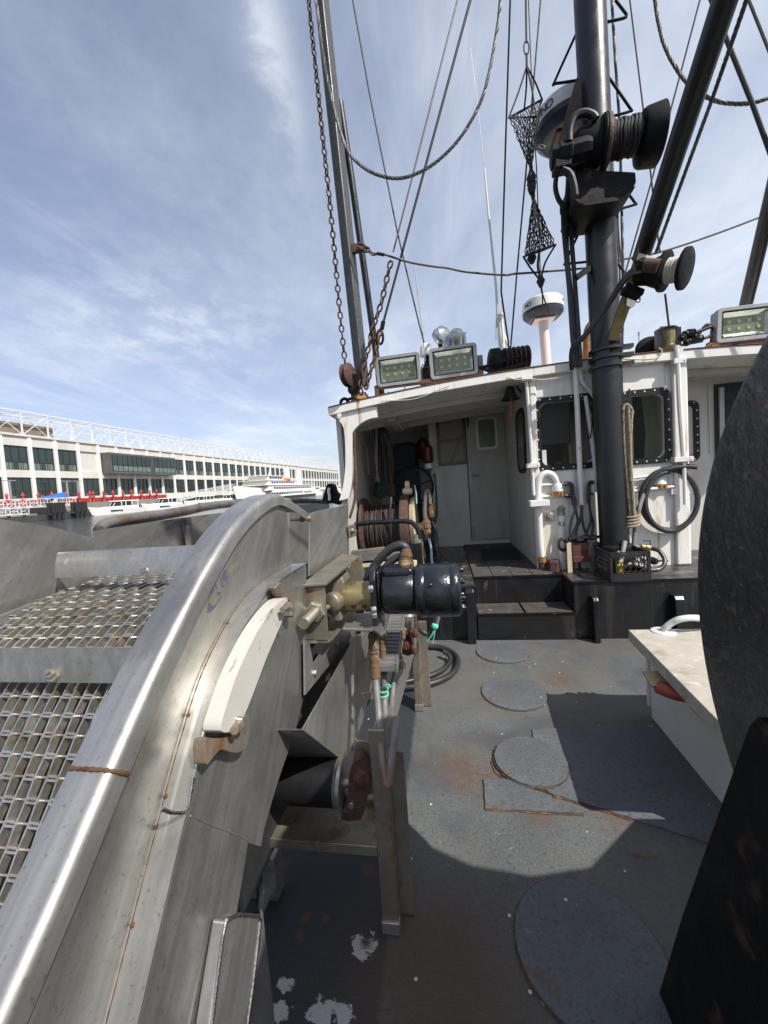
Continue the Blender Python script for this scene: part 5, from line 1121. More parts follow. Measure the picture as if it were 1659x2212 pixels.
w = MB(); w.prism(line('R5', [(770, 1790), (880, 1835), (870, 1870), (760, 1830)], y=3.3), V((0, .12, 0))); w.build('bracket', M['blackpaint2'], t, bevel=.006)
t = thing('winch_hoses', at('R3', 410, 560, y=3.75), 'pair of black hoses curving from the boom winch across the mast', 'hoses')
for off in (0, 14):
    w = MB(); w.tube(smooth([at('R5', 850, 1695+off*2, y=3.15), at('R5', 790, 1720+off*1.6, y=3.25), at('R5', 720, 1800+off*1.8, y=3.42), at('R5', 640, 1930+off*1.4, y=3.55), at('R5', 500, 2120+off, y=3.66), at('R3', 425+off*.4, 430+off, y=3.75), at('R3', 405, 500, y=3.8), at('R3', 410+off*.3, 590, y=3.92)]), .016, 8); w.build('hose', M['hose'], t)
# second spar at the far right
a, b_ = at('R5', 1520, 1930, y=4.6), at('R5', 1685, 1240, y=3.9); w = MB(); w.tube([a, b_, b_+(b_-a)], .055, 18); one(w, 'spar', M['boom'], 'dark spar rising behind the right floodlight', 'spar')

# port gallows beam with pulley, chains and brace
BY = 4.05
bb = at('F', 784, 835, y=BY); tl = at('R4', 100, 0, y=BY); bdir = (tl-bb).normalized()
t = thing('gallows_beam', bb, 'tall dark square steel beam rising from the port side of the roof', 'beam')
ax = V((1, 0, 0)); ax = (ax-bdir*ax.dot(bdir)).normalized(); ay = bdir.cross(ax)
wl = (at('R4', 205, 1500, y=BY)-at('R4', 300, 1500, y=BY)).length*.72
rot = Matrix.Rotation(R(-28), 3, bdir); ax2, ay2 = rot @ ax, rot @ ay
w = MB(); h_ = wl/2; e = tl+bdir*4
w.hexa([bb+ax2*s1*h_+ay2*s2*h_ for s1, s2 in ((-1, -1), (1, -1), (1, 1), (-1, 1))]+[e+ax2*s1*h_+ay2*s2*h_ for s1, s2 in ((-1, -1), (1, -1), (1, 1), (-1, 1))]); w.build('post', M['galv'], t, bevel=.012, seg=3)
w = MB(); w.tube([at('R4', 224, 700, y=BY+.05), at('R4', 300, 1200, y=BY+.12), at('F', 826, 862, y=BY+.35)], .036, 16); w.build('brace', M['boom'], t)
w = MB(); A = at('R4', 310, 1670, y=BY); w.prism(line('R4', [(303, 1672), (372, 1660), (378, 1712), (308, 1728)], y=BY-.04), V((0, .05, 0))); w.tube(smooth(line('R4', [(350, 1670), (380, 1675), (405, 1700), (400, 1725), (365, 1705), (350, 1690)], y=BY-.07)), .013, 8); w.build('lug', M['rustdark'], t, bevel=.004)
w = MB(); p = at('S3', 78, 480, y=BY-.12); w.lathe(p+V((0, -.02, 0)), (1, -.35, 0), [(-.02, .10), (-.01, .115), (.0, .09), (.04, .09), (.05, .115), (.06, .10)], 28); w.build('sheave', M['rustdark'], t)
w = MB(); w.prism(line('S3', [(80, 470), (120, 455), (190, 470), (185, 560), (150, 620), (105, 645), (85, 620)], y=BY-.14), V((.02, .10, 0))); w.build('cheek_block', M['blackpaint2'], t, bevel=.012, seg=3)
w = MB(); w.prism(line('S3', [(115, 625), (250, 625), (310, 700), (270, 712), (135, 735), (115, 700)], y=BY), V((0, .12, 0))); w.build('foot_shoe', M['platform'], t, bevel=.006)
w = MB(); w.prism(line('S3', [(130, 600), (240, 640), (275, 700), (262, 716), (150, 672), (122, 640)], y=BY-.02), V((0, .015, 0))); one(w, 'plywood_pad', M['plywood'], 'orange brown wood pad wedged under the rusty chain on the port roof corner', 'wood pad')
w = MB(); c = at('S3', 60, 722, y=BY); w.tube([c+V((.042*math.cos(j*.2618), 0, .042*math.sin(j*.2618))) for j in range(24)], .017, 10, closed=True); c = at('S3', 110, 720, y=BY+.02); w.tube([c+V((.03*math.cos(j*.2618), .01*math.cos(j*.26), .04*math.sin(j*.2618))) for j in range(24)], .015, 10, closed=True); one(w, 'ring_shackle', M['blackpaint2'], 'black ring shackle at the very corner of the port roof', 'shackle')
def pcl(pts, y0, y1=None):
    y1 = y0 if y1 is None else y1; return [at(k, a, b_, y=y0+(y1-y0)*i/max(1, len(pts)-1)) for i, (k, a, b_) in enumerate(pts)]
w = chain_mb([at('R4', 5, -60, y=BY-.08)+bdir*3]+smooth(pcl([('R4', 5, -60), ('R4', 30, 200), ('R4', 60, 480), ('R4', 100, 880), ('R4', 150, 1340), ('R4', 190, 1760), ('R4', 228, 2180), ('S3', 72, 440)], BY-.08)), .084, .0085); one(w, 'chain', M['chain'], 'long rusty chain hanging along the left of the tall dark beam', 'chain')
w = chain_mb(smooth(pcl([('R4', 575, 1790), ('R4', 540, 1940), ('R4', 505, 2090), ('S3', 320, 30), ('S3', 285, 190), ('S3', 240, 360), ('S3', 205, 520), ('S3', 200, 590), ('S3', 215, 650)], BY-.12)), .088, .0095); one(w, 'chain', M['chain'], 'rusty chain running from a grey wire down onto the wood pad', 'chain')
w = chain_mb(smooth(pcl([('S3', 385, 75), ('S3', 350, 200), ('S3', 330, 310), ('S3', 300, 420), ('S3', 250, 600)], BY-.02)), .075, .011); one(w, 'chain', M['rust'], 'short rusty chain below the black rope shackle, left of the floodlights', 'chain')
def wire(pts, r_, m, name, label, cat, y0, y1=None, sm=False, twist=False, n=8):
    ps = pcl(pts, y0, y1); ps = smooth(ps) if sm else ps
    if pts[0][2] < 0: ps = [ps[0]+(ps[0]-ps[1]).normalized()*4]+ps      # the run goes on up to the masthead, out of the frame
    if pts[-1][2] < 0: ps = ps+[ps[-1]+(ps[-1]-ps[-2]).normalized()*4]
    elif pts[-1][1] > 1659: ps = ps+[ps[-1]+(ps[-1]-ps[-2]).normalized()*2.5]
    w = rope_mb(ps, r_, 11, 4, 5, step=r_*1.6) if twist else MB().tube(ps, r_, n)
    return one(w, name, M[m], label, cat)
wire([('R4', 45, -80), ('R4', 75, 100), ('R4', 105, 350), ('R4', 140, 560), ('R4', 195, 790), ('R4', 250, 970), ('R4', 310, 1080), ('R4', 420, 1170), ('R4', 540, 1215), ('R4', 640, 1222), ('R4', 740, 1195), ('R4', 860, 1130), ('R4', 990, 1015), ('R4', 1100, 870), ('R4', 1200, 670), ('R4', 1262, 430), ('R4', 1310, 150), ('R4', 1328, -50)], .0145, 'wire', 'slack_wire', 'thick grey wire rope hanging in a deep loop right of the tall beam', 'wire rope', 3.7, 3.7, True, True)
wire([('R5', 935, -60), ('R5', 955, 100), ('R5', 1000, 285), ('R5', 1080, 440), ('R5', 1160, 540), ('R5', 1240, 600), ('R5', 1340, 645), ('R5', 1460, 660), ('R5', 1570, 652), ('R5', 1680, 618)], .0145, 'wire', 'slack_wire', 'thick grey wire rope hanging in a loop behind the slanted boom', 'wire rope', 3.7, 3.7, True, True)
wire([('R4', 305, -40), ('R4', 425, 630), ('R4', 620, 1600), ('R4', 765, 2212), ('S3', 775, 180)], .008, 'darkwire', 'stay_wire', 'thin dark wire running down to the white domed aerial', 'wire', 4.2)
wire([('R4', 1038, -30), ('R4', 590, 1728)], .0085, 'wire', 'stay_wire', 'thin grey wire that ends at the top of a rusty chain', 'wire', BY-.1)
wire([('R4', 1130, -40), ('R4', 800, 1180), ('R4', 522, 2212)], .013, 'darkwire', 'stay_rope', 'thick black rope crossing the grey wire above the floodlights', 'rope', 3.9, BY)
w = MB(); ps = pcl([('R4', 522, 2205), ('S3', 395, 60)], BY); w.tube(ps, .022, 10); c = at('S3', 380, 130, y=BY)
w.tube(smooth([c+V((.03*math.cos(j*.5236), 0, .07*math.sin(j*.5236))) for j in range(12)], 3, closed=True), .013, 8, closed=True); w.lathe(at('S3', 350, 195, y=BY), (0, 0, 1), [(-.04, .02), (.04, .03)], 10); one(w, 'rope_shackle', M['blackpaint2'], 'black shackle and thimble at the lower end of the thick black rope', 'shackle')
wire([('R4', 1393, -30), ('R4', 1360, 1000), ('R4', 1330, 2000), ('R2', 1352, 355)], .009, 'darkwire', 'stay_wire', 'dark wire running down to the black motor on the roof', 'wire', 4.3)
wire([('R5', 217, -20), ('R5', 175, 470), ('R5', 118, 1130), ('R5', 65, 1720), ('R3', 20, 500)], .009, 'darkwire', 'stay_wire', 'dark wire passing left of the hanging net bag to the roof', 'wire', 4.6)
wire([('R5', 137, -20), ('R5', 163, 640), ('R5', 190, 1100), ('R5', 215, 1790)], .006, 'darkwire', 'stay_wire', 'thin dark wire passing behind the hanging net bag', 'wire', 4.5)
wire([('R5', 665, -30), ('R5', 690, 400), ('R5', 716, 770), ('R5', 728, 1240), ('R5', 738, 1700), ('R5', 735, 2147), ('R3', 728, 520), ('R3', 725, 690)], .012, 'wire', 'fall_wire', 'wire rope running straight down the right side of the mast', 'wire rope', 3.98, 3.98, False, True)
wire([('R5', 779, -20), ('R5', 870, 720), ('R5', 906, 1035), ('R5', 972, 1600)], .007, 'darkwire', 'stay_wire', 'thin dark wire running behind the mast winch to the boom winch', 'wire', 4.4, 3.9)
wire([('R5', 1232, -20), ('R5', 1100, 480), ('R5', 915, 1165), ('R5', 705, 1900)], .008, 'darkwire', 'stay_wire', 'thin dark wire crossing left of the slanted boom', 'wire', 4.4)
wire([('R5', 1530, -20), ('R5', 1300, 640), ('R5', 945, 1612)], .012, 'wire', 'hoist_wire', 'grey laid wire rope running up right from the boom winch', 'wire rope', 2.4, 3.25, False, True)
wire([('R5', 1295, -15), ('R5', 1420, 310), ('R5', 1560, 660), ('R5', 1665, 950)], .016, 'darkwire', 'stay_rope', 'thick black rope slanting down at the far top right', 'rope', 3.6)
wire([('R5', 1532, -15), ('R5', 1662, 310)], .011, 'wire', 'stay_wire', 'short visible grey wire in the top right corner', 'wire', 3.6)
wire([('R4', 530, 1745), ('R4', 700, 1798), ('R4', 870, 1828), ('R4', 955, 1837), ('R4', 1100, 1866), ('R4', 1350, 1886), ('R4', 1420, 1878), ('R4', 1580, 1868), ('R5', 250, 1725), ('R5', 520, 1700), ('R5', 740, 1648), ('R5', 960, 1605), ('R5', 1200, 1530), ('R5', 1450, 1440), ('R5', 1680, 1350)], .0105, 'wire', 'cross_wire', 'sagging grey wire crossing level from the tall beam past the mast', 'wire', BY-.06, 4.4, True)
w = chain_mb(pcl([('R4', 375, 1700), ('R4', 440, 1722)], BY-.08), .08, .010); w.tube(smooth(pcl([('R4', 425, 1718), ('R4', 450, 1735), ('R4', 480, 1742), ('R4', 450, 1750), ('R4', 425, 1730)], BY-.08), closed=True), .007, 6, closed=True); w.tube(pcl([('R4', 478, 1738), ('R4', 528, 1748)], BY-.08), .016, 8); one(w, 'wire_terminal', M['chain'], 'rusty chain links and swage joining the cross wire to the beam', 'chain')
wire([('R5', 1005, 1868), ('R5', 1030, 2075)], .009, 'darkwire', 'hoist_wire', 'short dark wire from the boom winch down to the brass lantern', 'wire', 4.1)
# whip aerials
t = thing('whip_aerial', at('R4', 1310, 2212, y=4.8), 'long white whip aerial that thins out to a hair at its top', 'aerial')
ps = pcl([('R4', 1120, 330), ('R4', 1165, 690), ('R4', 1215, 1160)], 4.8); w = MB(); w.tube(ps, [.002, .003, .004], 6); w.build('tip', M['lampgrey'], t)
ps = pcl([('R4', 1215, 1155), ('R4', 1245, 1480), ('R4', 1295, 1960), ('R4', 1312, 2230), ('R3', 40, 500)], 4.8); w = MB(); w.tube(ps, [.009, .012, .016, .019, .022], 10); w.build('shaft', M['plastic_w'], t)
w = MB(); p = at('S3', 1475, 240, y=4.8); w.lathe(p, (0, 0, 1), [(-.05, .035), (.15, .04), (.35, .03)], 12)
for dx, z in ((-.06, .42), (.05, .55), (.07, -.06), (-.05, 0)): w.tube([p+V((dx, 0, z-.3)), p+V((dx*.6, 0, z))], .010, 6)
w.lathe(at('R4', 1325, 2165, y=4.75), (0, 0, 1), [(-.02, .03), (0, .045), (.02, .03)], 10); w.build('base', M['plastic_w'], t)
wire([('R4', 738, 1838), ('R4', 758, 2010), ('S3', 765, 120), ('S3', 785, 350)], .005, 'lampgrey', 'whip_aerial', 'short thin grey whip aerial beside the white domed aerial', 'aerial', 4.35)
wire([('T1', 93, 265), ('T1', 97, 520)], .006, 'lampgrey', 'whip_aerial', 'small thin aerial on the roof left of the brass lantern', 'aerial', 5.0)
w = MB(); w.lathe(at('T1', 93, 272, y=5.0), (0, 0, 1), [(-.02, .010), (.02, .010)], 8); one(w, 'aerial_tip', M['lampgrey'], 'little grey knob at the tip of the small roof aerial', 'aerial')

# floodlights
def floodlight(k, TL, TR, BL, yy, label, brk=True, tilt=.10):
    a, b_, c = at(k, *TL, y=yy), at(k, *TR, y=yy), at(k, *BL, y=yy); ax = (b_-a); Wd = ax.length; ax.normalize(); up = (a-c); Hh = up.length; up = (up-ax*up.dot(ax)).normalized(); up = (up+V((0, -tilt, 0))).normalized(); fw = up.cross(ax).normalized()   # fw points out of the lamp face? checked below
    if fw.y > 0: fw = -fw
    c0 = (a+b_+c+(b_+c-a))/4
    t = thing('floodlight', c0-up*Hh/2, label, 'floodlight', 'led floodlights along the deckhouse roof')
    w = MB(); w.prism(rrect(c0, ax, up, Wd, Hh, .035), -fw*.055, [rrect(c0, ax, up, Wd*.86, Hh*.80, .012)]); w.prism(rrect(c0-fw*.056, ax, up, Wd*.97, Hh*.95, .03), -fw*.06); w.build('housing', M['lampgrey'], t, bevel=.006)
    w = MB(); w.prism(rrect(c0-fw*.006, ax, up, Wd*.87, Hh*.81, .012), -fw*.012, [rrect(c0-fw*.006, ax, up, Wd*.80, Hh*.72, .006)]); w.build('gasket', M['rubber'], t)
    w = MB(); o1 = [c0-fw*.016+ax*s1*Wd*.41+up*s2*Hh*.37 for s1, s2 in ((-1, -1), (1, -1), (1, 1), (-1, 1))]; o2 = [c0-fw*.052+ax*s1*Wd*.345+up*s2*Hh*.245 for s1, s2 in ((-1, -1), (1, -1), (1, 1), (-1, 1))]
    w.add(o1+o2, [(0, 1, 5, 4), (1, 2, 6, 5), (2, 3, 7, 6), (3, 0, 4, 7)]); w.build('reflector', M['reflect'], t, smooth_=False)
    w = MB(); w.prism(o2, -fw*.003); w.build('led_board', M['lampback'], t, smooth_=False)
    w = MB()
    for i in range(4):
        for j in range(2): w.prism(rrect(c0-fw*.046+ax*(i-1.5)*Wd*.165+up*(j-.5)*Hh*.21, ax, up, Wd*.052, Wd*.052, .003, 2), -fw*.005)
    w.build('led_array', M['led'], t, smooth_=False)
    w = MB(); w.prism(rrect(c0-fw*.010, ax, up, Wd*.82, Hh*.75, .006), -fw*.003); w.build('lens', M['lampglass'], t, smooth_=False)
    if brk:
        w = MB()
        for s_ in (-1, 1): w.beam(c0+ax*s_*(Wd/2+.012)-fw*.05, c0+ax*s_*(Wd/2+.012)-fw*.07-up*(Hh/2+.02), .03, .008, ax)
        w.build('yoke', M['rust'], t)
    return t
FLY = 4.10
floodlight('S3', (325, 320), (722, 262), (362, 580), FLY, 'left of the two floodlights over the port overhang, with a rust stained frame')
floodlight('S3', (812, 243), (1240, 178), (842, 512), FLY, 'larger cleaner floodlight right of the rusty one, over the port overhang')
floodlight('T1', (912, 15), (1545, -62), (895, 365), FLY, 'right hand floodlight with chalk scribbles, half hidden by the black reel', tilt=.06)
t = thing('lamp_bar', at('S3', 345, 690, y=FLY+.03), 'rusty bar on a post carrying the two port floodlights', 'bar')
w = MB(); w.beam(at('S3', 330, 590, y=FLY+.05), at('S3', 1295, 468, y=FLY+.05), .05, .04); w.build('bar', M['rust'], t, bevel=.003)
for xy in ((347, 590), (1270, 480)): w = MB(); a = at('S3', *xy, y=FLY+.05); w.beam(a, (a.x, a.y, rz(a.x)), .04, .045, (0, 1, 0)); w.build('post', M['rust'], t, bevel=.003)
w = MB(); w.beam(at('T1', 800, 395, y=FLY+.06), at('T1', 1500, 330, y=FLY+.06), .05, .05)
for x_ in (850, 1070): a = at('T1', x_, 385, y=FLY+.06); w.beam(a, (a.x, a.y, rz(a.x)), .05, .05, (0, 1, 0))
one(w, 'lamp_bar', M['redlead'], 'red brown bar under the right hand floodlight', 'bar')
w = MB(); w.tube(smooth(pcl([('S3', 748, 415), ('S3', 760, 385), ('S3', 780, 380)], FLY+.1)), .006, 6); w.tube(smooth(pcl([('S3', 605, 570), ('S3', 590, 620), ('S3', 540, 655), ('S3', 445, 625)], FLY+.05)), .0045, 6); one(w, 'lamp_lead', M['hose'], 'loose black lead dangling under the rusty floodlight', 'cable')
# roof fittings
def roofz(p): return rz(p.x)
t = thing('domed_aerial', at('S3', 805, 600, y=4.6), 'white domed aerial on a black stub between the two port floodlights', 'aerial')
p = at('S3', 797, 300, y=4.6); w = MB(); h_ = at('S3', 797, 190, y=4.6).z-p.z; w.lathe(p, (0, 0, 1), [(0, .08), (h_*.1, .078), (h_*.75, .066), (h_*.93, .05), (h_, .01)], 20); w.build('dome', M['plastic_w'], t)
w = MB(); p2 = at('S3', 800, 600, y=4.6); w.lathe(V((p.x, p.y, roofz(p))), (0, 0, 1), [(0, .10), (p.z-roofz(p)-.16, .085), (p.z-roofz(p)-.1, .03), (p.z-roofz(p), .03)], 18); w.build('stub', M['blackpaint2'], t)
t = thing('horn', at('S3', 990, 205, y=4.45), 'brass trumpet horn and plastic hooded covers above the larger port floodlight', 'horn')
p = at('S3', 1060, 120, y=4.6); w = MB(); w.lathe(p, V((-.1, -.25, .9)), [(-.25, .02), (-.1, .03), (-.02, .06), (.0, .125), (.008, .125)], 24); w.build('trumpet', M['brass'], t)
p = at('S3', 930, 120, y=4.5); w = MB(); w.lathe(p, V((.7, -.6, .35)), [(-.09, .03), (-.06, .09), (.0, .11), (.05, .10), (.09, .05)], 7); w.build('plastic_cover', M['frost'], t)
p = at('S3', 1060, 165, y=4.4); w = MB(); w.lathe(p, V((.1, -.5, .6)), [(-.16, .13), (-.05, .13), (.06, .10), (.12, .05)], 8); w.build('plastic_cover', M['frost'], t)
w = MB(); a = at('S3', 920, 160, y=4.5); w.beam(a, (a.x, a.y, roofz(a)), .05, .05, (0, 1, 0)); a = at('S3', 1000, 150, y=4.5); w.beam(a, (a.x, a.y, roofz(a)), .05, .05, (0, 1, 0)); w.build('stem', M['blackpaint2'], t)
w = MB(); A, B = at('S3', 790, 600, y=4.35), at('S3', 1300, 330, y=4.35); w.box((A.x, 4.35, roofz(A)), (B.x, 4.7, roofz(A)+.16)); w.box((B.x-.12, 4.3, roofz(B)), (B.x, 4.5, roofz(B)+.30)); one(w, 'roof_locker', pm('grey_locker', (.20, .21, .21), .5), 'grey locker on the roof behind the larger port floodlight', 'locker', bevel=.01)
t = thing('roof_motor', at('S3', 1500, 460, y=4.5), 'round black motor lying on the roof with bent black pipes, left of the radar post', 'motor')
p = at('S3', 1430, 385, y=4.5); w = MB(); w.lathe(p+V((-.10, -.1, 0)), (1, .15, 0), [(0, .05), (.02, .15), (.10, .155), (.12, .13), (.30, .13), (.36, .10), (.38, .04)], 22); w.build('casing', M['blackpaint2'], t)
w = MB()
for i in range(6): w.lathe(p+V((.06+.045*i, -.1, 0)), (1, .15, 0), [(0, .14), (.012, .14)], 22)
w.build('cooling_fins', M['rustdark'], t)
w = MB(); w.tube(smooth(pcl([('R2', 1120, 437), ('R2', 1180, 425), ('R2', 1300, 385), ('R2', 1440, 355), ('R2', 1460, 365), ('R2', 1462, 410)], 4.2)), .017, 8); w.tube(smooth(pcl([('R2', 1130, 435), ('R2', 1230, 462), ('R2', 1330, 440), ('R2', 1440, 412), ('R2', 1462, 430), ('R2', 1465, 530)], 4.15)), .017, 8); w.build('bent_pipe', M['blackpaint2'], t)
# radars
def radar(c, r_, hgt, label, post=None, txt=None):
    t = thing('radar', c-V((0, 0, hgt*.5)), label, 'radar', 'round white radar scanners')
    w = MB(); w.lathe(c, (0, 0, 1), [(-.005, r_*1.0), (.02, r_*1.0), (hgt*.42, r_*.97), (hgt*.50, r_*.90), (hgt*.54, r_*.7), (hgt*.56, .02)], 48); w.build('dome', M['plastic_w'], t)
    w = MB(); w.lathe(c, (0, 0, -1), [(.005, r_*.985), (.05, r_*.97), (hgt*.36, r_*.80), (hgt*.42, r_*.72), (hgt*.43, .03)], 48); w.build('tray', M['plastic_b'], t)
    w = MB(); w.cbox(c-V((0, 0, hgt*.47)), (r_*1.0, r_*.9, hgt*.10)); w.build('mounting_plate', M['pinkpost'] if post else M['redlead'], t, bevel=.01)
    if post: w = MB(); w.cyl(c-V((0, 0, hgt*.5)), post, .06, 18); w.build('post', M['pinkpost'], t)
    if txt:
        for a0, s in txt:
            for i, ch in enumerate(s):
                a = R(a0)+i*.20; n_ = V((math.sin(a), -math.cos(a), 0)); text_obj(ch, r_*.30, c+n_*(r_*1.008)+V((0, 0, hgt*.17)), V((math.cos(a), math.sin(a), 0)), V((0, 0, 1)), M['ink'], t, 'marking', .002)
    return t
rc_ = at('R3', 228, 222, y=5.5); rr_ = (at('R3', 98, 222, y=5.5)-at('R3', 358, 222, y=5.5)).length/2
radar(rc_, rr_, .26, 'white round radar on a pinkish post rising from the deckhouse roof', at('R3', 255, 590, y=5.5), [(-62, 'NO'), (55, 'F')])
rc2 = at('R5', 395, 800, y=4.35); radar(rc2, .33, .30, 'second white radar, high up and half hidden behind the mast', None, [(-58, 'NO')])
w = MB(); w.beam(rc2+V((0, 0, -.18)), mp(rc2.z-.2)+V((0, .1, 0)), .12, .05); w.beam(rc2+V((.1, .0, -.2)), mp(rc2.z-.55)+V((0, .1, 0)), .05, .05); one(w, 'radar_bracket', M['redlead'], 'red brown bracket that holds the high radar to the mast', 'bracket')
# lantern and other fittings on the starboard roof
t = thing('brass_lantern', at('T1', 375, 430, y=4.3), 'tarnished brass ships lantern standing on the starboard roof', 'lantern')
p = at('T1', 375, 425, y=4.3); h_ = at('T1', 375, 215, y=4.3).z-p.z; r_ = (at('T1', 268, 300, y=4.3)-at('T1', 478, 300, y=4.3)).length/2
w = MB(); w.lathe(p, (0, 0, 1), [(0, r_*.95), (h_*.06, r_*.95)]+[(h_*(.08+.74*i/12), r_*(.86 if i % 2 else .89)) for i in range(13)]+[(h_*.84, r_*.95)], 26); w.build('lens_body', M['brass'], t)
w = MB(); w.lathe(p, (0, 0, 1), [(h_*.84, r_*.98), (h_*.92, r_*1.06), (h_*.98, r_*.9), (h_, r_*.3)], 26); 
for s_ in (-1, 1): w.beam(p+V((s_*r_*.95, -.03, 0)), p+V((s_*r_*.95, -.03, h_*.9)), .05, .04)
w.build('cap_and_guards', M['platform'], t)
w = MB(); a, b_ = at('T1', 313, 205, y=4.3), at('T1', 430, 195, y=4.3); w.tube([a+V((0, 0, -.05)), a, b_, b_+V((0, 0, -.05))], .007, 6); w.build('handle', M['lampgrey'], t)
p = at('T1', 215, 430, y=4.45); w = MB(); w.lathe(p, V((-.2, -.9, .2)), [(-.2, .10), (-.05, .13), (.0, .14), (.02, .12), (.03, .02)], 22); one(w, 'searchlight', M['blackpaint2'], 'dark round lamp lying left of the brass lantern', 'lamp')
w = MB(); w.prism(pcl([('T1', 195, 480), ('T1', 320, 425), ('T1', 520, 410), ('T1', 560, 430), ('T1', 560, 470), ('T1', 220, 490)], 4.35), V((0, .3, .0))); one(w, 'roof_plate', M['redlead'], 'red brown base plate under the brass lantern', 'plate')
t = thing('wrapped_hoses', at('T1', 520, 400, y=4.1), 'black taped hoses looping from the white pipes to the right floodlight', 'hoses')
for pts, rs in (([(480, 365), (530, 330), (580, 280), (660, 265), (760, 230), (820, 205), (835, 215)], .020), ([(540, 400), (570, 370), (640, 340), (740, 325), (820, 300), (860, 250), (850, 205), (815, 180), (775, 195), (700, 290)], .018)):
    w = MB(); w.tube(smooth([at('T1', a, b_, y=4.08) for a, b_ in pts]), rs*.8, 9); ps = smooth([at('T1', a, b_, y=4.08) for a, b_ in pts[1:4]], 8); rn = random.Random(3); w.tube(ps, [rs*1.9+rn.uniform(-.006, .006) for _ in ps], 9); w.build('taped_hose', M['rubber'], t)
w = MB(); c = at('T1', 855, 415, y=4.0); w.tube([c+V((.05*math.cos(j*.35), .004*j/3, .04*math.sin(j*.35))) for j in range(40)], .006, 6); one(w, 'cable_loop', M['orange'], 'small coil of orange stained cable on the starboard roof edge', 'cable')
w = MB(); p = at('R3', 515, 500, y=4.4); w.tube(smooth([V((p.x, p.y, roofz(p))), p+V((0, 0, .05)), p+V((.02, 0, .25)), p+V((.10, 0, .34))]), .05, 14); one(w, 'exhaust_elbow', M['orange'], 'rusty orange pipe elbow on the roof just left of the mast', 'pipe')
# net bag
t = thing('net_bag', at('R5', 160, 1170, y=4.0), 'hourglass shaped dark net bag hanging left of the mast', 'net')
NY = 4.0
w = MB(); w.tube([at('R5', 120, -20, y=NY)+V((0, 0, 4))]+pcl([('R5', 120, -20), ('R5', 124, 270)], NY), .009, 6); c = at('R5', 124, 305, y=NY); w.tube(smooth([c+V((.022*math.cos(j*.5236), 0, .06*math.sin(j*.5236))) for j in range(12)], 3, closed=True), .006, 6, closed=True); w.tube(pcl([('R5', 125, 340), ('R5', 126, 420)], NY), .010, 6); w.build('lifting_wire', M['darkwire'], t)
top = [('R5', 12, 748), ('R5', 190, 742), ('R5', 224, 630), ('R5', 120, 690)]
tr = [at('R5', 12, 748, y=NY-.05), at('R5', 185, 742, y=NY-.22), at('R5', 224, 632, y=NY+.1), at('R5', 110, 695, y=NY+.25)]
wa = [at('R5', 128+8*math.cos(a_), 1120+4*i, y=NY+.03*math.sin(a_)) for i, a_ in enumerate((3.1, 4.7, 0, 1.6))]; ap = at('R5', 126, 420, y=NY); w0 = at('R5', 157, 1165, y=NY)
br = [at('R5', 106, 1632, y=NY-.05), at('R5', 205, 1600, y=NY-.2), at('R5', 310, 1555, y=NY+.08), at('R5', 210, 1590, y=NY+.22)]
w = MB()
for p in tr: w.tube(smooth([ap, ap.lerp(p, .5)+V((.008, 0, 0)), p]), .008, 6)
w.build('bridle', M['net'], t)
for r4 in (tr, br): w = MB(); w.tube(r4, .010, 6, closed=True); w.build('rim', M['net'], t)
w = MB()
def netpart(r4, waist, rows, cols, r0):
    ring = []
    for i in range(rows+1):
        f = i/rows; row = []
        for j in range(cols):
            u = (j+(.5 if i % 2 else 0))/cols*4; k = int(u) % 4; p = r4[k].lerp(r4[(k+1) % 4], u-int(u)); wv = waist+V((.035*math.cos(u*1.57), .035*math.sin(u*1.57), 0)); pinch = f**1.15
            row.append(p.lerp(wv, pinch)+V((random.uniform(-1, 1), random.uniform(-1, 1), random.uniform(-1, 1)))*.008)
        ring.append(row)
    for i in range(rows):
        for j in range(cols):
            a = ring[i][j]
            w.tube([a, ring[i+1][j]], r0, 4, cap=False); w.tube([a, ring[i+1][(j-1) % cols if i % 2 == 0 else (j+1) % cols]], r0, 4, cap=False)
netpart(tr, w0, 16, 24, .0034); netpart(br, w0, 16, 24, .0038); w.build('netting', M['net'], t)
w = MB(); w.lathe(w0, (0, 0, 1), [(-.09, .025), (-.04, .04), (0, .03), (.05, .045), (.09, .03)], 9); w.build('waist_lashing', M['net'], t)
w = MB(); kn = at('R5', 215, 1785, y=NY)
for p in br: w.tube(smooth([p, p.lerp(kn, .55)+V((-.02, 0, .02)), kn]), .009, 6)
w.lathe(at('R5', 158, 1640, y=NY), (0, 0, 1), [(-.05, .02), (0, .045), (.05, .02)], 9); w.lathe(kn, (0, 0, 1), [(-.06, .015), (0, .04), (.04, .02)], 9)
kk = kn; fin = at('R3', 228, 30, y=NY+.1)
w.tube(smooth([kk, at('R5', 222, 1850, y=NY), at('R3', 226, 110, y=4.3), at('R3', 228, 125, y=4.6)]), .009, 6); a = at('R3', 226, 110, y=4.3); w.tube([a, at('R3', 228, 220, y=4.6)], .007, 6); w.tube([a, at('R3', 270, 240, y=4.6)], .007, 6); w.build('lower_lashing', M['net'], t)
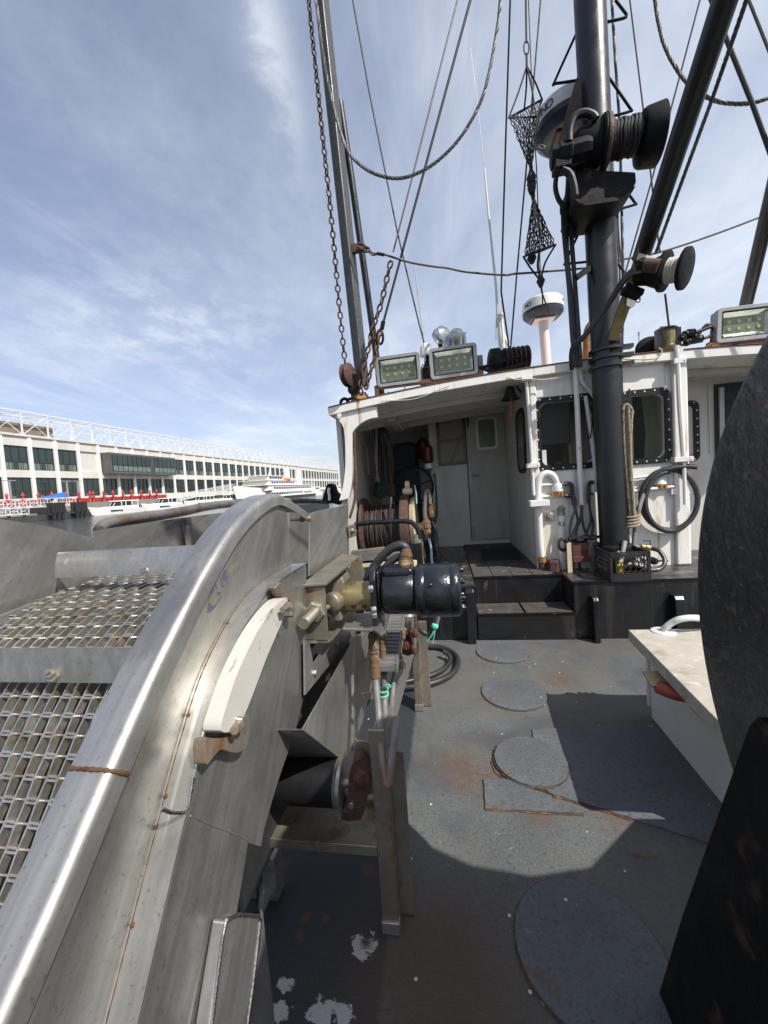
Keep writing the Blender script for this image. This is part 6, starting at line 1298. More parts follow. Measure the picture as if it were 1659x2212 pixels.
# rope hank on the mast
t = thing('rope_hank', at('R3', 795, 1590, y=3.78), 'hank of tan rope hung on the right side of the mast', 'rope')
hk = [[(745, 822), (750, 1000), (775, 1300), (790, 1560)], [(757, 815), (765, 1000), (782, 1300), (800, 1570)], [(770, 830), (780, 1000), (795, 1300), (812, 1560)], [(783, 850), (785, 1000), (790, 1200), (815, 1540)], [(740, 830), (745, 1050), (768, 1350), (785, 1530)], [(795, 865), (790, 960), (785, 1100), (790, 1300)], [(735, 850), (742, 1100), (765, 1400), (780, 1540)]]
for i, pts in enumerate(hk):
    w = rope_mb(smooth([at('R3', a, b_, y=3.76-.018*(i % 3)) for a, b_ in pts], 5), .0125, 9, 3, 5, step=.022); w.build('rope_fall', M['ropet'], t)
w = rope_mb(smooth([at('R3', a, b_, y=3.73) for a, b_ in [(738, 850), (745, 818), (765, 812), (790, 835), (800, 868), (785, 890)]], 5), .0125, 9, 3, 5, step=.022); w.build('rope_bight', M['ropet'], t)
w = MB()
for i in range(4): 
    c = at('R3', 803-i*2, 1520+20*i, y=3.745); w.tube([c+V((.055*math.cos(j*.4488), .035*math.sin(j*.4488), .012*math.sin(j*.4488+1))) for j in range(14)], .011, 6, closed=True)
w.build('rope_turns', M['ropet'], t)
w = MB(); w.tube(smooth(line('R3', [(778, 715), (772, 770), (765, 820)], y=3.75)), .008, 6); w.build('hanging_cord', M['net'], t)
# ------------------------------------------------------------------ stainless sorting conveyor on the port side
def crv(pts, n=6): return [V((p[0], p[1], 0)) for p in smooth([V((a, b_, 0)) for a, b_ in pts], n)]
INNER = [(.02, .54), (.18, .70), (.334, .855), (.411, .928), (.474, .993), (.507, 1.026), (.599, 1.115), (.662, 1.17), (.723, 1.22), (.793, 1.274), (.885, 1.335), (.977, 1.378), (1.073, 1.407), (1.154, 1.417), (1.224, 1.404), (1.30, 1.379), (1.388, 1.349)]
SEAM = [(.05, .17), (.15, .30), (.25, .44), (.334, .568), (.431, .705), (.501, .806), (.574, .91), (.625, .98), (.704, 1.072), (.792, 1.135), (.891, 1.180), (1.017, 1.204), (1.235, 1.208)]
inn = crv(INNER); sm = crv(SEAM)
def nrm2(path, i):
    t_ = (path[min(i+1, len(path)-1)]-path[max(i-1, 0)]).normalized(); return V((-t_.y, t_.x, 0))
t = MC = thing('sorting_conveyor', (-.7, 1.0, 0), 'stainless steel sorting conveyor with an arched side rim and a wire mesh belt', 'conveyor')
# arched rim: flat top with a rolled lip
w = MB(); sec = [(-.600, .036, 0), (-.596, .0372, 0), (-.540, .0374, 0), (-.5375, .0371, 0), (-.531, .0345, 0), (-.5265, .0295, 0), (-.5245, .0245, 0), (-.524, .022, 0), (-.521, 0, 0)]
back = [(-.524, 0, 0), (-.526, .015, 0), (-.531, .025, 0), (-.545, .033, 0), (-.600, .032, 0)]
ring = sec+back; o = 0; nr = len(ring)
for i, p in enumerate(inn):
    n_ = nrm2(inn, i)
    for X, h_, _ in ring: w.v.append(V((X, p.x+n_.x*h_, p.y+n_.y*h_)))
for i in range(len(inn)-1):
    for j in range(nr):
        j2 = (j+1) % nr; w.f.append([i*nr+j, i*nr+j2, (i+1)*nr+j2, (i+1)*nr+j]); w.mi.append(0)
w.f.append(list(range(nr))); w.mi.append(0); w.f.append([len(w.v)-nr+j for j in range(nr)]); w.mi.append(0)
w.build('arched_rim', M['steel_lip'], t, ang=50)
w = MB()
def wbead(pts, r_, wob=.25, seed=1, n=7, step=.006):
    ln = sum((pts[i+1]-pts[i]).length for i in range(len(pts)-1)); ps = resample(pts, max(6, int(ln/step))); rn = random.Random(seed)
    w.tube(ps, [r_*(1+wob*(1 if i % 2 else -1)*rn.uniform(.4, 1.2)) for i in range(len(ps))], n)
k = next(i for i, p in enumerate(inn) if p.x > .500); pj = inn[k]; nj = nrm2(inn, k)
wbead([V((-.600, pj.x+nj.x*.037, pj.y+nj.y*.037)), V((-.56, pj.x+nj.x*.0385, pj.y+nj.y*.0385)), V((-.538, pj.x+nj.x*.0385, pj.y+nj.y*.0385)), V((-.529, pj.x+nj.x*.0355, pj.y+nj.y*.0355)), V((-.523, pj.x+nj.x*.026, pj.y+nj.y*.026)), V((-.521, pj.x+nj.x*.014, pj.y+nj.y*.014)), V((-.520, pj.x, pj.y))], .0032, .3)
w.build('rim_weld', M['rustline'], t)
# web, ledge and outer plate
WEBX, EDGX = -.533, -.48
w = MB(); up = [V((WEBX, p.x, p.y)) for p in sm if p.x < 1.236]; dn = [V((WEBX, p.x-.0, p.y+.004)) for p in inn if p.x < 1.23][::-1]
w.prism(up+[V((WEBX, 1.236, 1.395))]+dn, V((-.004, 0, 0))); w.build('side_web', M['steel'], t, smooth_=False)
w = MB(); w.strip([V((WEBX-.003, p.x, p.y)) for p in sm], V((EDGX-WEBX+.003, 0, 0)), -.004); w.build('ledge', M['steel'], t, ang=60)
plate = [at('F', *p, x=EDGX) for p in ((662, 1391), (658, 1499), (638, 1579), (598, 1695), (570, 1792), (564, 1829), (536, 1820), (512, 1969), (506, 2010), (452, 2260), (380, 2420))]
led = [V((EDGX, p.x, p.y-.0035)) for p in sm if p.x > .2]
w = MB(); w.prism(led+plate, V((-.004, 0, 0))); w.build('outer_plate', M['steel'], t, smooth_=False)
w = MB(); wbead([V((WEBX+.0035, p.x-.001, p.y+.003)) for p in sm if p.x > .30], .0021, .15, 4, 7, .012); 
for f_ in (.40, .52, .63, .78, .93): 
    p = sm[int(len(sm)*f_)]; w.lathe(V((WEBX, p.x, p.y)), (1, -.3, .4), [(0, .003), (.006, .0048), (.010, .003)], 8)
w.build('rust_and_glint_seam', M['rustline'], t)  # rust along the weld; the lower run stands in for a golden highlight
w = MB(); wbead([at('R8', *p, x=EDGX+.001) for p in ((870, 385), (920, 405), (990, 408), (1020, 370), (1035, 280), (1045, 210))], .0034, .14, 6); wbead([at('R6', *p, x=EDGX+.001) for p in ((1060, 1490), (1080, 1400), (1095, 1320), (1110, 1265))], .0040, .16, 7, step=.0045); w.build('weld_bead', M['weld'], t)
w = MB(); wbead([at('R8', *p, x=EDGX+.0005) for p in ((1030, 425), (1150, 480), (1290, 530), (1340, 560))], .0010, .5, 11); w.build('ground_weld', M['steel_dull'], t)
# torn stickers
w = MB()
for pts in ([(1120, 655), (1130, 580), (1160, 545), (1190, 540), (1195, 575), (1150, 640)], [(1190, 470), (1215, 425), (1285, 375), (1290, 420), (1255, 440), (1240, 490), (1200, 520)], [(1125, 575), (1165, 500), (1175, 520), (1140, 580)]): w.prism([at('R6', *p, x=WEBX+.0005) for p in pts], V((.0006, 0, 0)))
w.build('torn_sticker', M['sticker'], t, smooth_=False)
# white plastic wear plate with clips and bolts
w = MB(); w.prism(smooth([at('R6', *p, x=-.440) for p in ((1192, 1292), (1215, 1180), (1270, 1010), (1340, 850), (1410, 720), (1490, 612), (1546, 572), (1552, 625), (1500, 760), (1440, 900), (1380, 1060), (1320, 1210), (1265, 1290))], 3, closed=True), V((-.037, 0, 0))); w.build('plastic_wear_plate', M['hdpe'], t, bevel=.004, ang=40)
def clip(pts, d0, wd, nm):
    w = MB(); ps = smooth([at('R6', *p, x=d0) for p in pts], 5); w.strip(ps, V((wd, 0, 0)), .007); w.build(nm, M['steel_tan'], t, ang=60)
w = MB(); P1 = [(1112, 1335), (1160, 1335), (1240, 1322), (1285, 1290), (1330, 1205), (1352, 1225), (1350, 1320), (1320, 1390), (1270, 1412), (1200, 1395), (1165, 1420), (1120, 1475), (1108, 1440)]
w.prism(smooth([at('R6', *p, x=-.452) for p in P1], 3, closed=True), V((-.024, 0, 0))); w.build('bent_clip', M['steel_tan'], t, bevel=.006, seg=3)
w = MB(); P2 = [(1488, 520), (1512, 486), (1530, 500), (1548, 530), (1590, 560), (1596, 600), (1590, 680), (1572, 676), (1575, 610), (1560, 590), (1530, 570), (1510, 530)]
w.prism([at('R6', *p, x=-.445) for p in P2], V((-.03, 0, 0))); w.build('bent_clip', M['steel_tan'], t, bevel=.004)
def bolt(c, ax, r_, ln, head=True, nm='bolt', m='steel_tan', par=None):
    w = MB(); ax = V(ax).normalized(); prof = []
    k_ = max(4, int(ln/.0035))
    for i in range(k_+1): prof.append((ln*i/k_, r_*(1.0 if i % 2 else .90)))
    w.lathe(c, ax, prof, 14)
    if head: w.hexnut(V(c)-ax*.001, ax, r_*1.75, r_*1.1)
    return w.build(nm, M[m], par or MC)
bolt(at('R6', 1285, 1252, x=-.44), (.25, -.8, .1), .009, .030); bolt(at('R6', 1560, 620, x=-.42), (-.1, -1, .05), .008, .035)
# wire mesh belt
M['slat'] = pm('dim_return_belt', (.20, .19, .165), .5, .4, .3, 20, patches=[((.10, .06, .035), 8, .60, .80, (1, 1, 1), 3)])
BX0, BX1 = -1.20, -.603
bp_ = SEAM+[(1.42, 1.185), (1.58, 1.11)]; bpath = resample(crv([(a, b_-.012) for a, b_ in bp_]), 58)
def bpt(X, i, h_): 
    p = bpath[i]; n_ = nrm2(bpath, i); return V((X, p.x+n_.x*h_, p.y+n_.y*h_))
w = MB(); per = .052; HH, TT = .0165, .0019
for i in range(6, len(bpath)-1):
    off = per/2 if i % 2 else 0; nx = int((BX1-BX0-off)/per); line_ = []
    for c_ in range(nx):
        x = BX0+off+c_*per
        for (dx, s_) in ((0, 1.10), (.40, 1.10), (.5, 1.02), (.55, -.02), (.62, -.10), (.98, -.10), (1.05, -.02), (1.08, 1.02)): 
            if dx >= 1.0 and c_ == nx-1: continue
            xx = x+dx*per*.93
            a, b2 = bpath[i], bpath[i+1]; q_ = a+(b2-a)*s_; line_.append((xx, q_.x, q_.y))
    n_ = nrm2(bpath, i); o = len(w.v)
    for m_, (x, y, z) in enumerate(line_):
        p0_ = line_[max(m_-1, 0)]; p1_ = line_[min(m_+1, len(line_)-1)]; tg = (V(p1_)-V(p0_)).normalized(); sd_ = tg.cross(V((0, n_.x, n_.y))).normalized()*TT; c = V((x, y, z)); hN = V((0, n_.x, n_.y))*HH
        w.v += [c-sd_, c+sd_, c+sd_+hN, c-sd_+hN]
    for m_ in range(len(line_)-1):
        for j in range(4): j2 = (j+1) % 4; w.f.append([o+m_*4+j, o+m_*4+j2, o+m_*4+4+j2, o+m_*4+4+j]); w.mi.append(0)
    w.cyl(bpt(BX0, i, HH*.45), bpt(BX1, i, HH*.45), .0023, 6)
w.build('wire_belt', M['mesh'], t, fixn=False, ang=40)
w = MB(); w.strip([bpt(BX0, i, -.055) for i in range(len(bpath))], V((BX1-BX0, 0, 0)), -.004); w.build('belt_bed', M['steel_dull'], t)
w = MB()
for j in range(30):
    x = BX0+.01+(BX1-BX0-.02)*j/29; w.strip([bpt(x-.006, i, -.03-.004*(j % 3)) for i in range(0, len(bpath))], V((.006+.005*(j % 2), 0, 0)), -.008)
w.build('return_slats', M['slat'], t, smooth_=False)
def cleat(k, pts, xref, xl, xr, bl=None):
    ps = [at(k, *p, x=xref) for p in pts]; w = MB(); w.strip([V((xl, p.y, p.z)) for p in ps], V((xr-xl, 0, 0)), .004)
    c = w.build('cleat_bar', M['steel'], t, ang=20)
    for b_ in bl or []:
        p = at(k, *b_, x=xref); w2 = MB(); w2.lathe(p, (0, -.7, .7), [(-.002, .017), (.004, .017), (.005, .011), (.013, .011), (.014, .006), (.022, .006)], 6); w2.build('cleat_bolt', M['steel_tan'], t)
    return c
cleat('R6', ((300, 842), (300, 850), (300, 945), (300, 955), (300, 1028)), -.85, BX0, -.604, [(298, 990)])
xl2 = at('R6', 660, 445, z=1.205).x
cleat('R6', ((830, 305), (826, 312), (822, 352), (820, 360), (820, 436), (820, 446)), -.85, xl2, -.604)
w = MB(); w.lathe(at('R6', 780, 432, x=-.87), (0, -.3, 1), [(0, .010), (.010, .008)], 8); w.build('cleat_bolt', M['weld'], t)
# far guard, hopper plates behind
w = MB(); w.prism([at('F', *p, x=-1.24) for p in ((-240, 1092), (0, 1121), (105, 1137), (203, 1162), (207, 1172), (211, 1250), (120, 1292), (0, 1332), (-240, 1420))], V((-.006, 0, 0))); w.build('far_guard', M['steel'], t, smooth_=False)
w = MB(); w.prism([at('F', *p, x=-1.235) for p in ((0, 1331), (211, 1250), (211, 1262), (120, 1306), (0, 1350))], V((-.02, 0, 0))); w.build('guard_channel', M['steel_dull'], t, smooth_=False)
w = MB(); w.prism([at('R6', *p, x=-1.72) for p in ((505, 213), (760, 174), (992, 140), (1014, 300), (1014, 420), (900, 440), (530, 520))], V((-.008, 0, 0))); w.build('hopper_plate', M['steel_dull'], t, smooth_=False)
w = MB(); w.prism([at('R6', *p, x=-1.70) for p in ((985, 142), (1100, 126), (1260, 108), (1420, 90), (1420, 330), (1014, 330))], V((-.008, 0, 0))); w.prism([at('R6', *p, x=-1.69) for p in ((975, 143), (1006, 140), (1014, 175), (1012, 330), (1004, 330), (1000, 180))], V((.03, 0, 0))); w.build('hopper_plate', M['steel_dull'], t, smooth_=False)
# end panel right of the rim
w = MB(); w.prism([at('F', *p, x=-.53) for p in ((671, 1111), (680, 1106), (750, 1090), (755, 1198), (735, 1215), (668, 1245))], V((-.006, 0, 0))); w.build('end_panel', M['steel_dull'], t, smooth_=False)
w = MB(); w.prism([at('F', *p, x=-1.0) for p in ((624, 1098), (672, 1108), (672, 1245), (624, 1245))], V((-.006, 0, 0))); w.build('rear_plate', M['steel_dull'], t, smooth_=False)
w = MB(); w.prism([at('S4', *p, x=-.522) for p in ((82, 1000), (148, 982), (158, 1090), (96, 1112))], V((.008, 0, 0))); w.build('bolted_tab', M['steel_tan'], t, bevel=.003)
w = MB(); w.hexnut(at('S4', 122, 1048, x=-.513), (1, -.4, 0), .016, .014); w.lathe(at('S4', 122, 1048, x=-.51), (1, -.4, 0), [(0, .008), (.03, .008)], 10); w.build('tab_bolt', M['steel_tan'], t)
w = MB(); p = at('T5', 1345, 640, x=-.525); w.cyl(p+V((-.07, .0, 0)), p+V((.01, 0, 0)), .006, 10); w.hexnut(p+V((.0, 0, 0)), (1, 0, 0), .012, .012); w.hexnut(p+V((-.03, 0, 0)), (1, 0, 0), .012, .012); w.build('rim_bolt', M['steel_tan'], t)
# motor bracket
YB = 1.22; MYc = 1.335
c4 = [at('S7', *p, y=YB) for p in ((205, 412), (395, 410), (430, 855), (243, 850))]
w = MB(); w.prism(c4, V((0, .012, 0))); w.build('bracket_front', M['steel_tan'], t, bevel=.002)
zt, zb = c4[0].z+.004, c4[2].z-.002; xl_, xr_ = c4[0].x, c4[1].x
w = MB(); tp = [at('S7', *p, z=zt) for p in ((200, 415), (415, 400), (685, 168), (548, 150))]; w.prism(tp, V((0, 0, .010))); w.build('bracket_top', M['steel_tan'], t, bevel=.002)
yb_ = max(p.y for p in tp)
w = MB(); w.prism([V((xl_+.01, YB+.012, zb)), V((xl_+.01, yb_, zb)), V((xl_+.01, yb_, zt)), V((xl_+.01, YB+.012, zt))], V((-.008, 0, 0))); w.build('bracket_back', M['rustdark'], t)
w = MB(); w.prism([at('S7', *p, y=yb_) for p in ((668, 160), (702, 150), (735, 365), (600, 365), (560, 300))], V((0, .01, 0))); w.build('bracket_end', M['steel_tan'], t, bevel=.002)
w = MB(); w.prism([at('S7', *p, z=zb) for p in ((260, 855), (430, 860), (462, 840), (660, 610), (480, 640))], V((0, 0, -.008))); w.build('bracket_bottom', M['steel_tan'], t, bevel=.002)
pb = at('S7', 335, 605, y=YB-.001); bolt(pb, (0, -1, 0), .0175, .125, False, 'adjusting_bolt')
w = MB(); w.hexnut(pb+V((0, .0, 0)), (0, -1, 0), .036, .026); w.build('adjusting_nut', M['steel_tan'], t)
w = MB(); pc = at('S7', 470, 520, y=MYc-.02); sc_ = at('S7', 525, 488, y=MYc)
w.prism([at('S7', *p, y=MYc-.05) for p in ((480, 380), (540, 325), (565, 380), (520, 470), (515, 560), (545, 690), (500, 700), (430, 640), (420, 530))], V((0, .09, 0))); w.lathe(at('S7', 455, 545, y=MYc-.07), (-.3, -1, 0), [(-.03, .036), (.0, .036), (.004, .03), (.008, .018)], 20); w.build('bearing_block', M['steel_tan'], t, bevel=.006, seg=3)
bolt(at('S7', 430, 575, y=MYc-.08), (-.4, -1, 0), .010, .03, False)
# hydraulic motor
t = HM = thing('hydraulic_motor', at('S7', 1100, 650, y=MYc), 'glossy black hydraulic motor with end bolts, sticking out of the conveyor bracket', 'motor')
a0, a1 = at('S7', 520, 490, y=MYc), at('S7', 820, 488, y=MYc); AX = V((1, 0, 0)); px2 = (at('S7', 600, 390, y=MYc)-at('S7', 600, 390+100, y=MYc)).length/100
r1 = 120*px2
w = MB(); w.lathe(a0, AX, [(0, r1*.5), (.001, r1*.96), (.006, r1), (a1.x-a0.x, r1)], 40); w.lathe(a0, AX, [(-.012, r1*.98), (-.002, r1*1.04), (.004, r1*.98)], 30); w.build('coupling_housing', M['olive'], t)
for k_, (x, y) in enumerate(((585, 545), (668, 535), (755, 535), (620, 606), (700, 606), (770, 600))):
    xx = at('S7', x, y, y=MYc).x; an = R(205) if k_ < 3 else R(255); w = MB(); w.lathe(V((xx, MYc+math.cos(an)*r1*.96, a0.z+math.sin(an)*r1*.96)), V((0, math.cos(an), math.sin(an))), [(0, .0095), (.004, .0095), (.0042, .006)], 12); w.build('drilled_hole', M['rustdark'], t)
fx0, fx1 = at('S7', 812, 450, y=MYc).x, at('S7', 878, 450, y=MYc).x; cz = at('S7', 900, 440, y=MYc).z
r2, r3 = 178*px2, 205*px2
w = MB(); zt_, zb_ = at('S7', 860, 245, y=MYc).z, at('S7', 850, 790, y=MYc).z
w.prism([V((fx0, MYc-.075, zb_+.02)), V((fx0, MYc-.05, zb_)), V((fx0, MYc+.05, zb_)), V((fx0, MYc+.085, zb_+.05)), V((fx0, MYc+.085, zt_-.03)), V((fx0, MYc+.06, zt_)), V((fx0, MYc-.05, zt_)), V((fx0, MYc-.075, zt_-.03))], V((.020, 0, 0))); w.prism([V((fx0+.022, MYc-.06, cz-r2*1.15)), V((fx0+.022, MYc+.06, cz-r2*1.15)), V((fx0+.022, MYc+.075, cz+r2)), V((fx0+.022, MYc-.055, cz+r2*1.02))], V((fx1-fx0-.02, 0, 0))); w.build('mounting_flange', M['motor'], t, bevel=.008, seg=3)
for x, y in ((800, 425), (825, 600), (828, 640)): w = MB(); w.hexnut(at('S7', x, y, y=MYc-.09), (-1, -.4, 0), .013, .016); w.build('flange_bolt', M['steel_dull'], t)
def sx(x): return at('S7', x, 440, y=MYc).x
prof = [(sx(890), r2*.80), (sx(905), r2*.97), (sx(925), r2), (sx(1140), r2*1.03), (sx(1152), r2*.99), (sx(1158), r2*.97), (sx(1166), r3*.94), (sx(1180), r3), (sx(1238), r3*1.0), (sx(1243), r3*.975), (sx(1250), r3*1.0), (sx(1440), r3), (sx(1446), r3*.98), (sx(1453), r3), (sx(1500), r3), (sx(1522), r3*.93), (sx(1530), r3*.86)]
w = MB(); w.lathe((0, MYc, cz-.003), AX, prof, 48); w.build('body', M['motor'], t, ang=60)
w = MB(); A, B = sx(905), sx(1155); w.cbox(((A+B)/2, MYc, cz+r2*.90), (B-A, .10, r2*.42)); w.build('port_block', M['motor'], t, bevel=.014, seg=3)
for j in range(8):
    an = 2*math.pi*j/8+.2; w = MB(); c = V((sx(1524), MYc+math.cos(an)*r3*.76, cz+math.sin(an)*r3*.76)); w.lathe(c, AX, [(0, .0085), (.012, .0085), (.016, .006)], 10); w.build('end_bolt', M['motor'], t)
w = MB(); w.lathe(at('S7', 1278, 395, y=MYc-r3*.95), (0, -1, .2), [(-.005, .006), (.004, .006), (.006, .003)], 8); w.build('grease_nipple', M['motor'], t)
w = MB(); zs = at('S7', 560, 760, y=1.24).z; w.prism([at('S7', *p, z=zs) for p in ((545, 752), (618, 625), (835, 625), (905, 770), (865, 800), (800, 762))], V((0, 0, -.010))); w.build('support_shelf', M['steel_dull'], t, bevel=.003)
w = MB(); w.tube(smooth([at('S7', a, b_, y=1.43) for a, b_ in ((752, 380), (772, 310), (812, 240), (870, 165), (940, 100), (1010, 66), (1060, 72), (1085, 110), (1088, 160))]), 38*px2, 14); w.build('hose', M['hose'], t)
w = MB(); w.tube(smooth([at('S7', a, b_, y=1.41) for a, b_ in ((895, 290), (915, 240), (955, 195), (1000, 168), (1050, 152))]), 33*px2, 14); w.build('hose', M['hose'], t)
def wrap(k, a, b_, y0, y1, r0, r1_, nm, par, seed=0):
    p, q_ = at(k, *a, y=y0), at(k, *b_, y=y1); rn = random.Random(seed); w = MB(); n_ = 26
    w.lathe(p, q_-p, [((q_-p).length*i/n_, (r0+(r1_-r0)*i/n_)*(1+rn.choice((-.10, -.02, .03, .06, .09, .12))) if 0 < i < n_ else r0*.8) for i in range(n_+1)], 14); w.build(nm, M['wrap'], par)
wrap('S7', (1078, 105), (1072, 262), 1.40, 1.36, 45*px2, 62*px2, 'wrapped_coupling', t, 2)
w = MB(); w.tube([at('S7', 1145, 190, y=1.4), at('S7', 1143, 240, y=1.4)], .010, 8); w.build('fitting', M['cream'], t)
# hoses below the motor
t = thing('motor_hoses', at('S8', 1000, 1550, y=1.22), 'pair of rusty wrapped hoses drooping in a tight loop below the motor', 'hoses')
wrap('S8', (866, 160), (895, 592), 1.30, 1.27, .0165, .0165, 'hose_wrap', t, 3); wrap('S8', (945, 120), (968, 545), 1.36, 1.33, .0125, .0125, 'hose_wrap', t, 5)
w = MB(); w.tube(smooth([at('S8', a, b_, y=y) for a, b_, y in ((893, 570, 1.27), (905, 720, 1.24), (920, 900, 1.20), (938, 1120, 1.15), (958, 1330, 1.11), (985, 1500, 1.09), (1000, 1535, 1.085), (1015, 1490, 1.09), (1035, 1300, 1.11), (1060, 1100, 1.15), (1086, 930, 1.20))]), .0125, 12); w.build('hose', M['hosegrey'], t)
w = MB(); w.tube(smooth([at('S8', a, b_, y=y) for a, b_, y in ((966, 530, 1.33), (970, 650, 1.32), (972, 760, 1.31), (978, 950, 1.25), (985, 1100, 1.18), (995, 1260, 1.13), (1005, 1290, 1.125), (1016, 1200, 1.15), (1022, 1000, 1.26), (1040, 760, 1.40), (1062, 560, 1.46), (1085, 480, 1.50))]), .0105, 12); w.build('hose', M['hosegrey'], t)
w = MB()
for y in (672, 715): c = at('S8', 965, y, y=1.315); w.tube([c+V((.016*math.cos(j*.5236), .016*math.sin(j*.5236), .005*math.sin(j*.5236))) for j in range(12)], .003, 6, closed=True)
w.tube(smooth([at('S8', a, b_, y=1.30) for a, b_ in ((985, 640), (1005, 630), (1025, 650), (1000, 655))]), .003, 6); w.build('twine', M['teal'], t)
w = MB(); w.prism([at('S8', *p, y=1.29) for p in ((765, 705), (880, 695), (900, 770), (870, 765), (770, 775))], V((0, .006, 0))); w.build('hose_bracket', M['steel_tan'], t, bevel=.002)

# ------------------------------------------------------------------ discharge chute and roller table beside it
t = CH = thing('discharge_table', (-.4, 1.3, 0), 'lower stainless conveyor frame with chute plates and a black roller, under the motor', 'conveyor')
w = MB(); w.prism([at('S8', *p, x=-.462) for p in ((255, 232), (478, 236), (640, 40), (730, 0), (730, 165), (575, 335), (262, 724))], V((-.006, 0, 0)), [[at('S8', *p, x=-.462) for p in ((300, 262), (462, 258), (350, 428), (330, 432))]]); w.build('inclined_bar', M['steel_dull'], t, smooth_=False)
for x, y in ((343, 528), (540, 265)): w = MB(); w.hexnut(at('S8', x, y, x=-.461), (1, 0, 0), .011, .008); w.build('bar_bolt', M['steel_tan'], t)
w = MB(); w.prism([at('S8', *p, x=-.405) for p in ((240, 1030), (724, 178), (735, 600), (728, 1110), (652, 1345))], V((-.004, 0, 0))); w.build('chute_plate', M['steel'], t, smooth_=False)
w = MB(); w.prism([at('S8', *p, x=-.400) for p in ((700, 210), (815, 165), (838, 480), (835, 690), (800, 900), (760, 1060), (722, 1140), (690, 1230))], V((-.02, 0, 0))); w.build('chute_flange', M['steel_dull'], t, smooth_=False)
w = MB(); p = at('S8', 240, 1030, x=-.405); q_ = at('S8', 652, 1345, x=-.405); w.prism([p, q_, q_+V((-.30, .02, -.04)), p+V((-.30, .02, -.02))], V((0, 0, -.004))); w.build('chute_floor', M['steel_dull'], t)
RY = 1.17; e = at('R7', 848, 1485, y=RY); rr_ = (at('R7', 840, 1375, y=RY)-at('R7', 840, 1595, y=RY)).length/2
w = MB(); w.lathe(e, (-1, 0, 0), [(.012, rr_*.9), (.014, rr_), (.50, rr_)], 40); w.build('rubber_roller', M['rubber'], t)
w = MB(); w.lathe(e, (-1, 0, 0), [(-.012, rr_*.60), (-.010, rr_*1.0), (.0, rr_*1.06), (.012, rr_*1.02)], 40); w.cyl(e+V((.0, 0, 0)), e+V((.06, 0, 0)), .016, 14); w.build('roller_rim', M['steel_dull'], t)
w = MB(); w.prism(smooth([at('R7', *p, y=RY-.035) for p in ((905, 1395), (930, 1368), (958, 1374), (978, 1420), (1002, 1470), (996, 1550), (970, 1620), (952, 1695), (845, 1690), (868, 1610), (882, 1540), (886, 1460))], 2, closed=True), V((0, .05, 0))); w.build('bearing_arm', M['rustdark'], t, bevel=.006, seg=3)
w = MB(); w.lathe(at('R7', 965, 1462, y=RY-.03), (.6, -1, 0), [(-.03, .034), (.0, .034), (.006, .028), (.012, .02)], 18); w.build('bearing_hub', M['rustdark'], t)
w = MB(); w.hexnut(at('R7', 903, 1605, y=RY-.036), (0, -1, 0), .012, .010); w.build('arm_bolt', M['steel_dull'], t)
w = MB(); w.prism(smooth([at('R7', *p, y=RY+.03) for p in ((918, 1275), (935, 1266), (985, 1266), (1010, 1285), (1020, 1320), (1020, 1530), (1000, 1556), (915, 1560))], 2, closed=True), V((0, .008, 0))); w.build('bearing_plate', M['steel_tan'], t, bevel=.002)
CY_ = 1.13
A, B = at('S1', 215, 478, y=CY_), at('S1', 882, 480, y=CY_); T_ = at('S1', 560, 402, y=CY_)
w = MB(); w.box((A.x-.02, CY_, B.z), (B.x-.003, CY_+.006, T_.z)); w.box((A.x-.02, CY_+.007, T_.z-.012), (B.x-.003, CY_+.16, T_.z-.004)); w.box((A.x-.02, CY_+.161, T_.z-.06), (B.x-.003, CY_+.168, T_.z+.02)); w.build('cross_channel', M['steel_tan'], t, bevel=.002)
def cleg(fl, fr, rl, rr__, ftop, rtop, nm):
    a, b2 = at(*fl, z=.004), at(*fr, z=.004); c, d_ = at(*rl, z=.004), at(*rr__, z=.004); y0 = a.y; y1 = c.y; zf_ = at(*ftop, y=y0).z; zr_ = at(*rtop, y=y1).z
    w = MB(); w.box((a.x, y0, .004), (b2.x, y0+.008, zf_)); w.box((b2.x-.007, y0+.0085, .004), (b2.x, y1-.0005, zr_)); w.box((b2.x-.007, y1, .004), (d_.x, y1+.008, zr_)); w.build(nm, M['steel_tan'], t, bevel=.003)
    w = MB(); w.box((a.x-.004, y0-.006, .003), (b2.x+.004, y0+.02, .045)); w.build('foot_pad', M['steel_dull'], t, bevel=.003)
cleg(('F', 829, 2014), ('F', 863, 2014), ('F', 866, 1975), ('F', 897, 1977), ('S8', 870, 1040), ('R7', 1150, 1322), 'leg')
cleg(('F', 898, 1535), ('F', 914, 1535), ('F', 916, 1526), ('F', 933, 1525), ('T6', 740, 1095), ('T6', 780, 1095), 'leg')
w = MB(); 
for pts in ([(150, 410), (236, 412), (233, 780), (150, 770)], [(246, 488), (322, 488), (330, 612), (240, 612)]):
    a, c = at('S1', *pts[0], y=1.19), at('S1', *pts[2], y=1.19); w = MB(); w.box((a.x, 1.19, .004), (c.x, 1.25, a.z)); w.build('inner_leg', M['steel_dull'], t, bevel=.003)
w = MB(); w.prism([at('S1', *p, z=.02) for p in ((235, 770), (240, 615), (330, 612), (345, 600), (260, 800))], V((0, 0, .008))); w.build('foot_plate', M['steel_dull'], t)
w = MB(); w.beam((-.262, 1.20, .62), (-.25, 2.44, .50), .05, .07); w.beam((-.262, 2.45, .30), (-.80, 2.45, .30), .04, .08); w.beam(at('T6', 520, 1640, y=2.42), at('T6', 660, 1640, y=2.42), .05, .09); w.build('side_rail', M['steel_dull'], t, bevel=.003)
w = MB(); w.prism([V((-.42, 1.5, .45)), V((-.42, 2.6, .45)), V((-.42, 2.6, .85)), V((-.42, 1.75, .85))], V((-.006, 0, 0))); w.build('far_side_plate', M['steel_dull'], t)
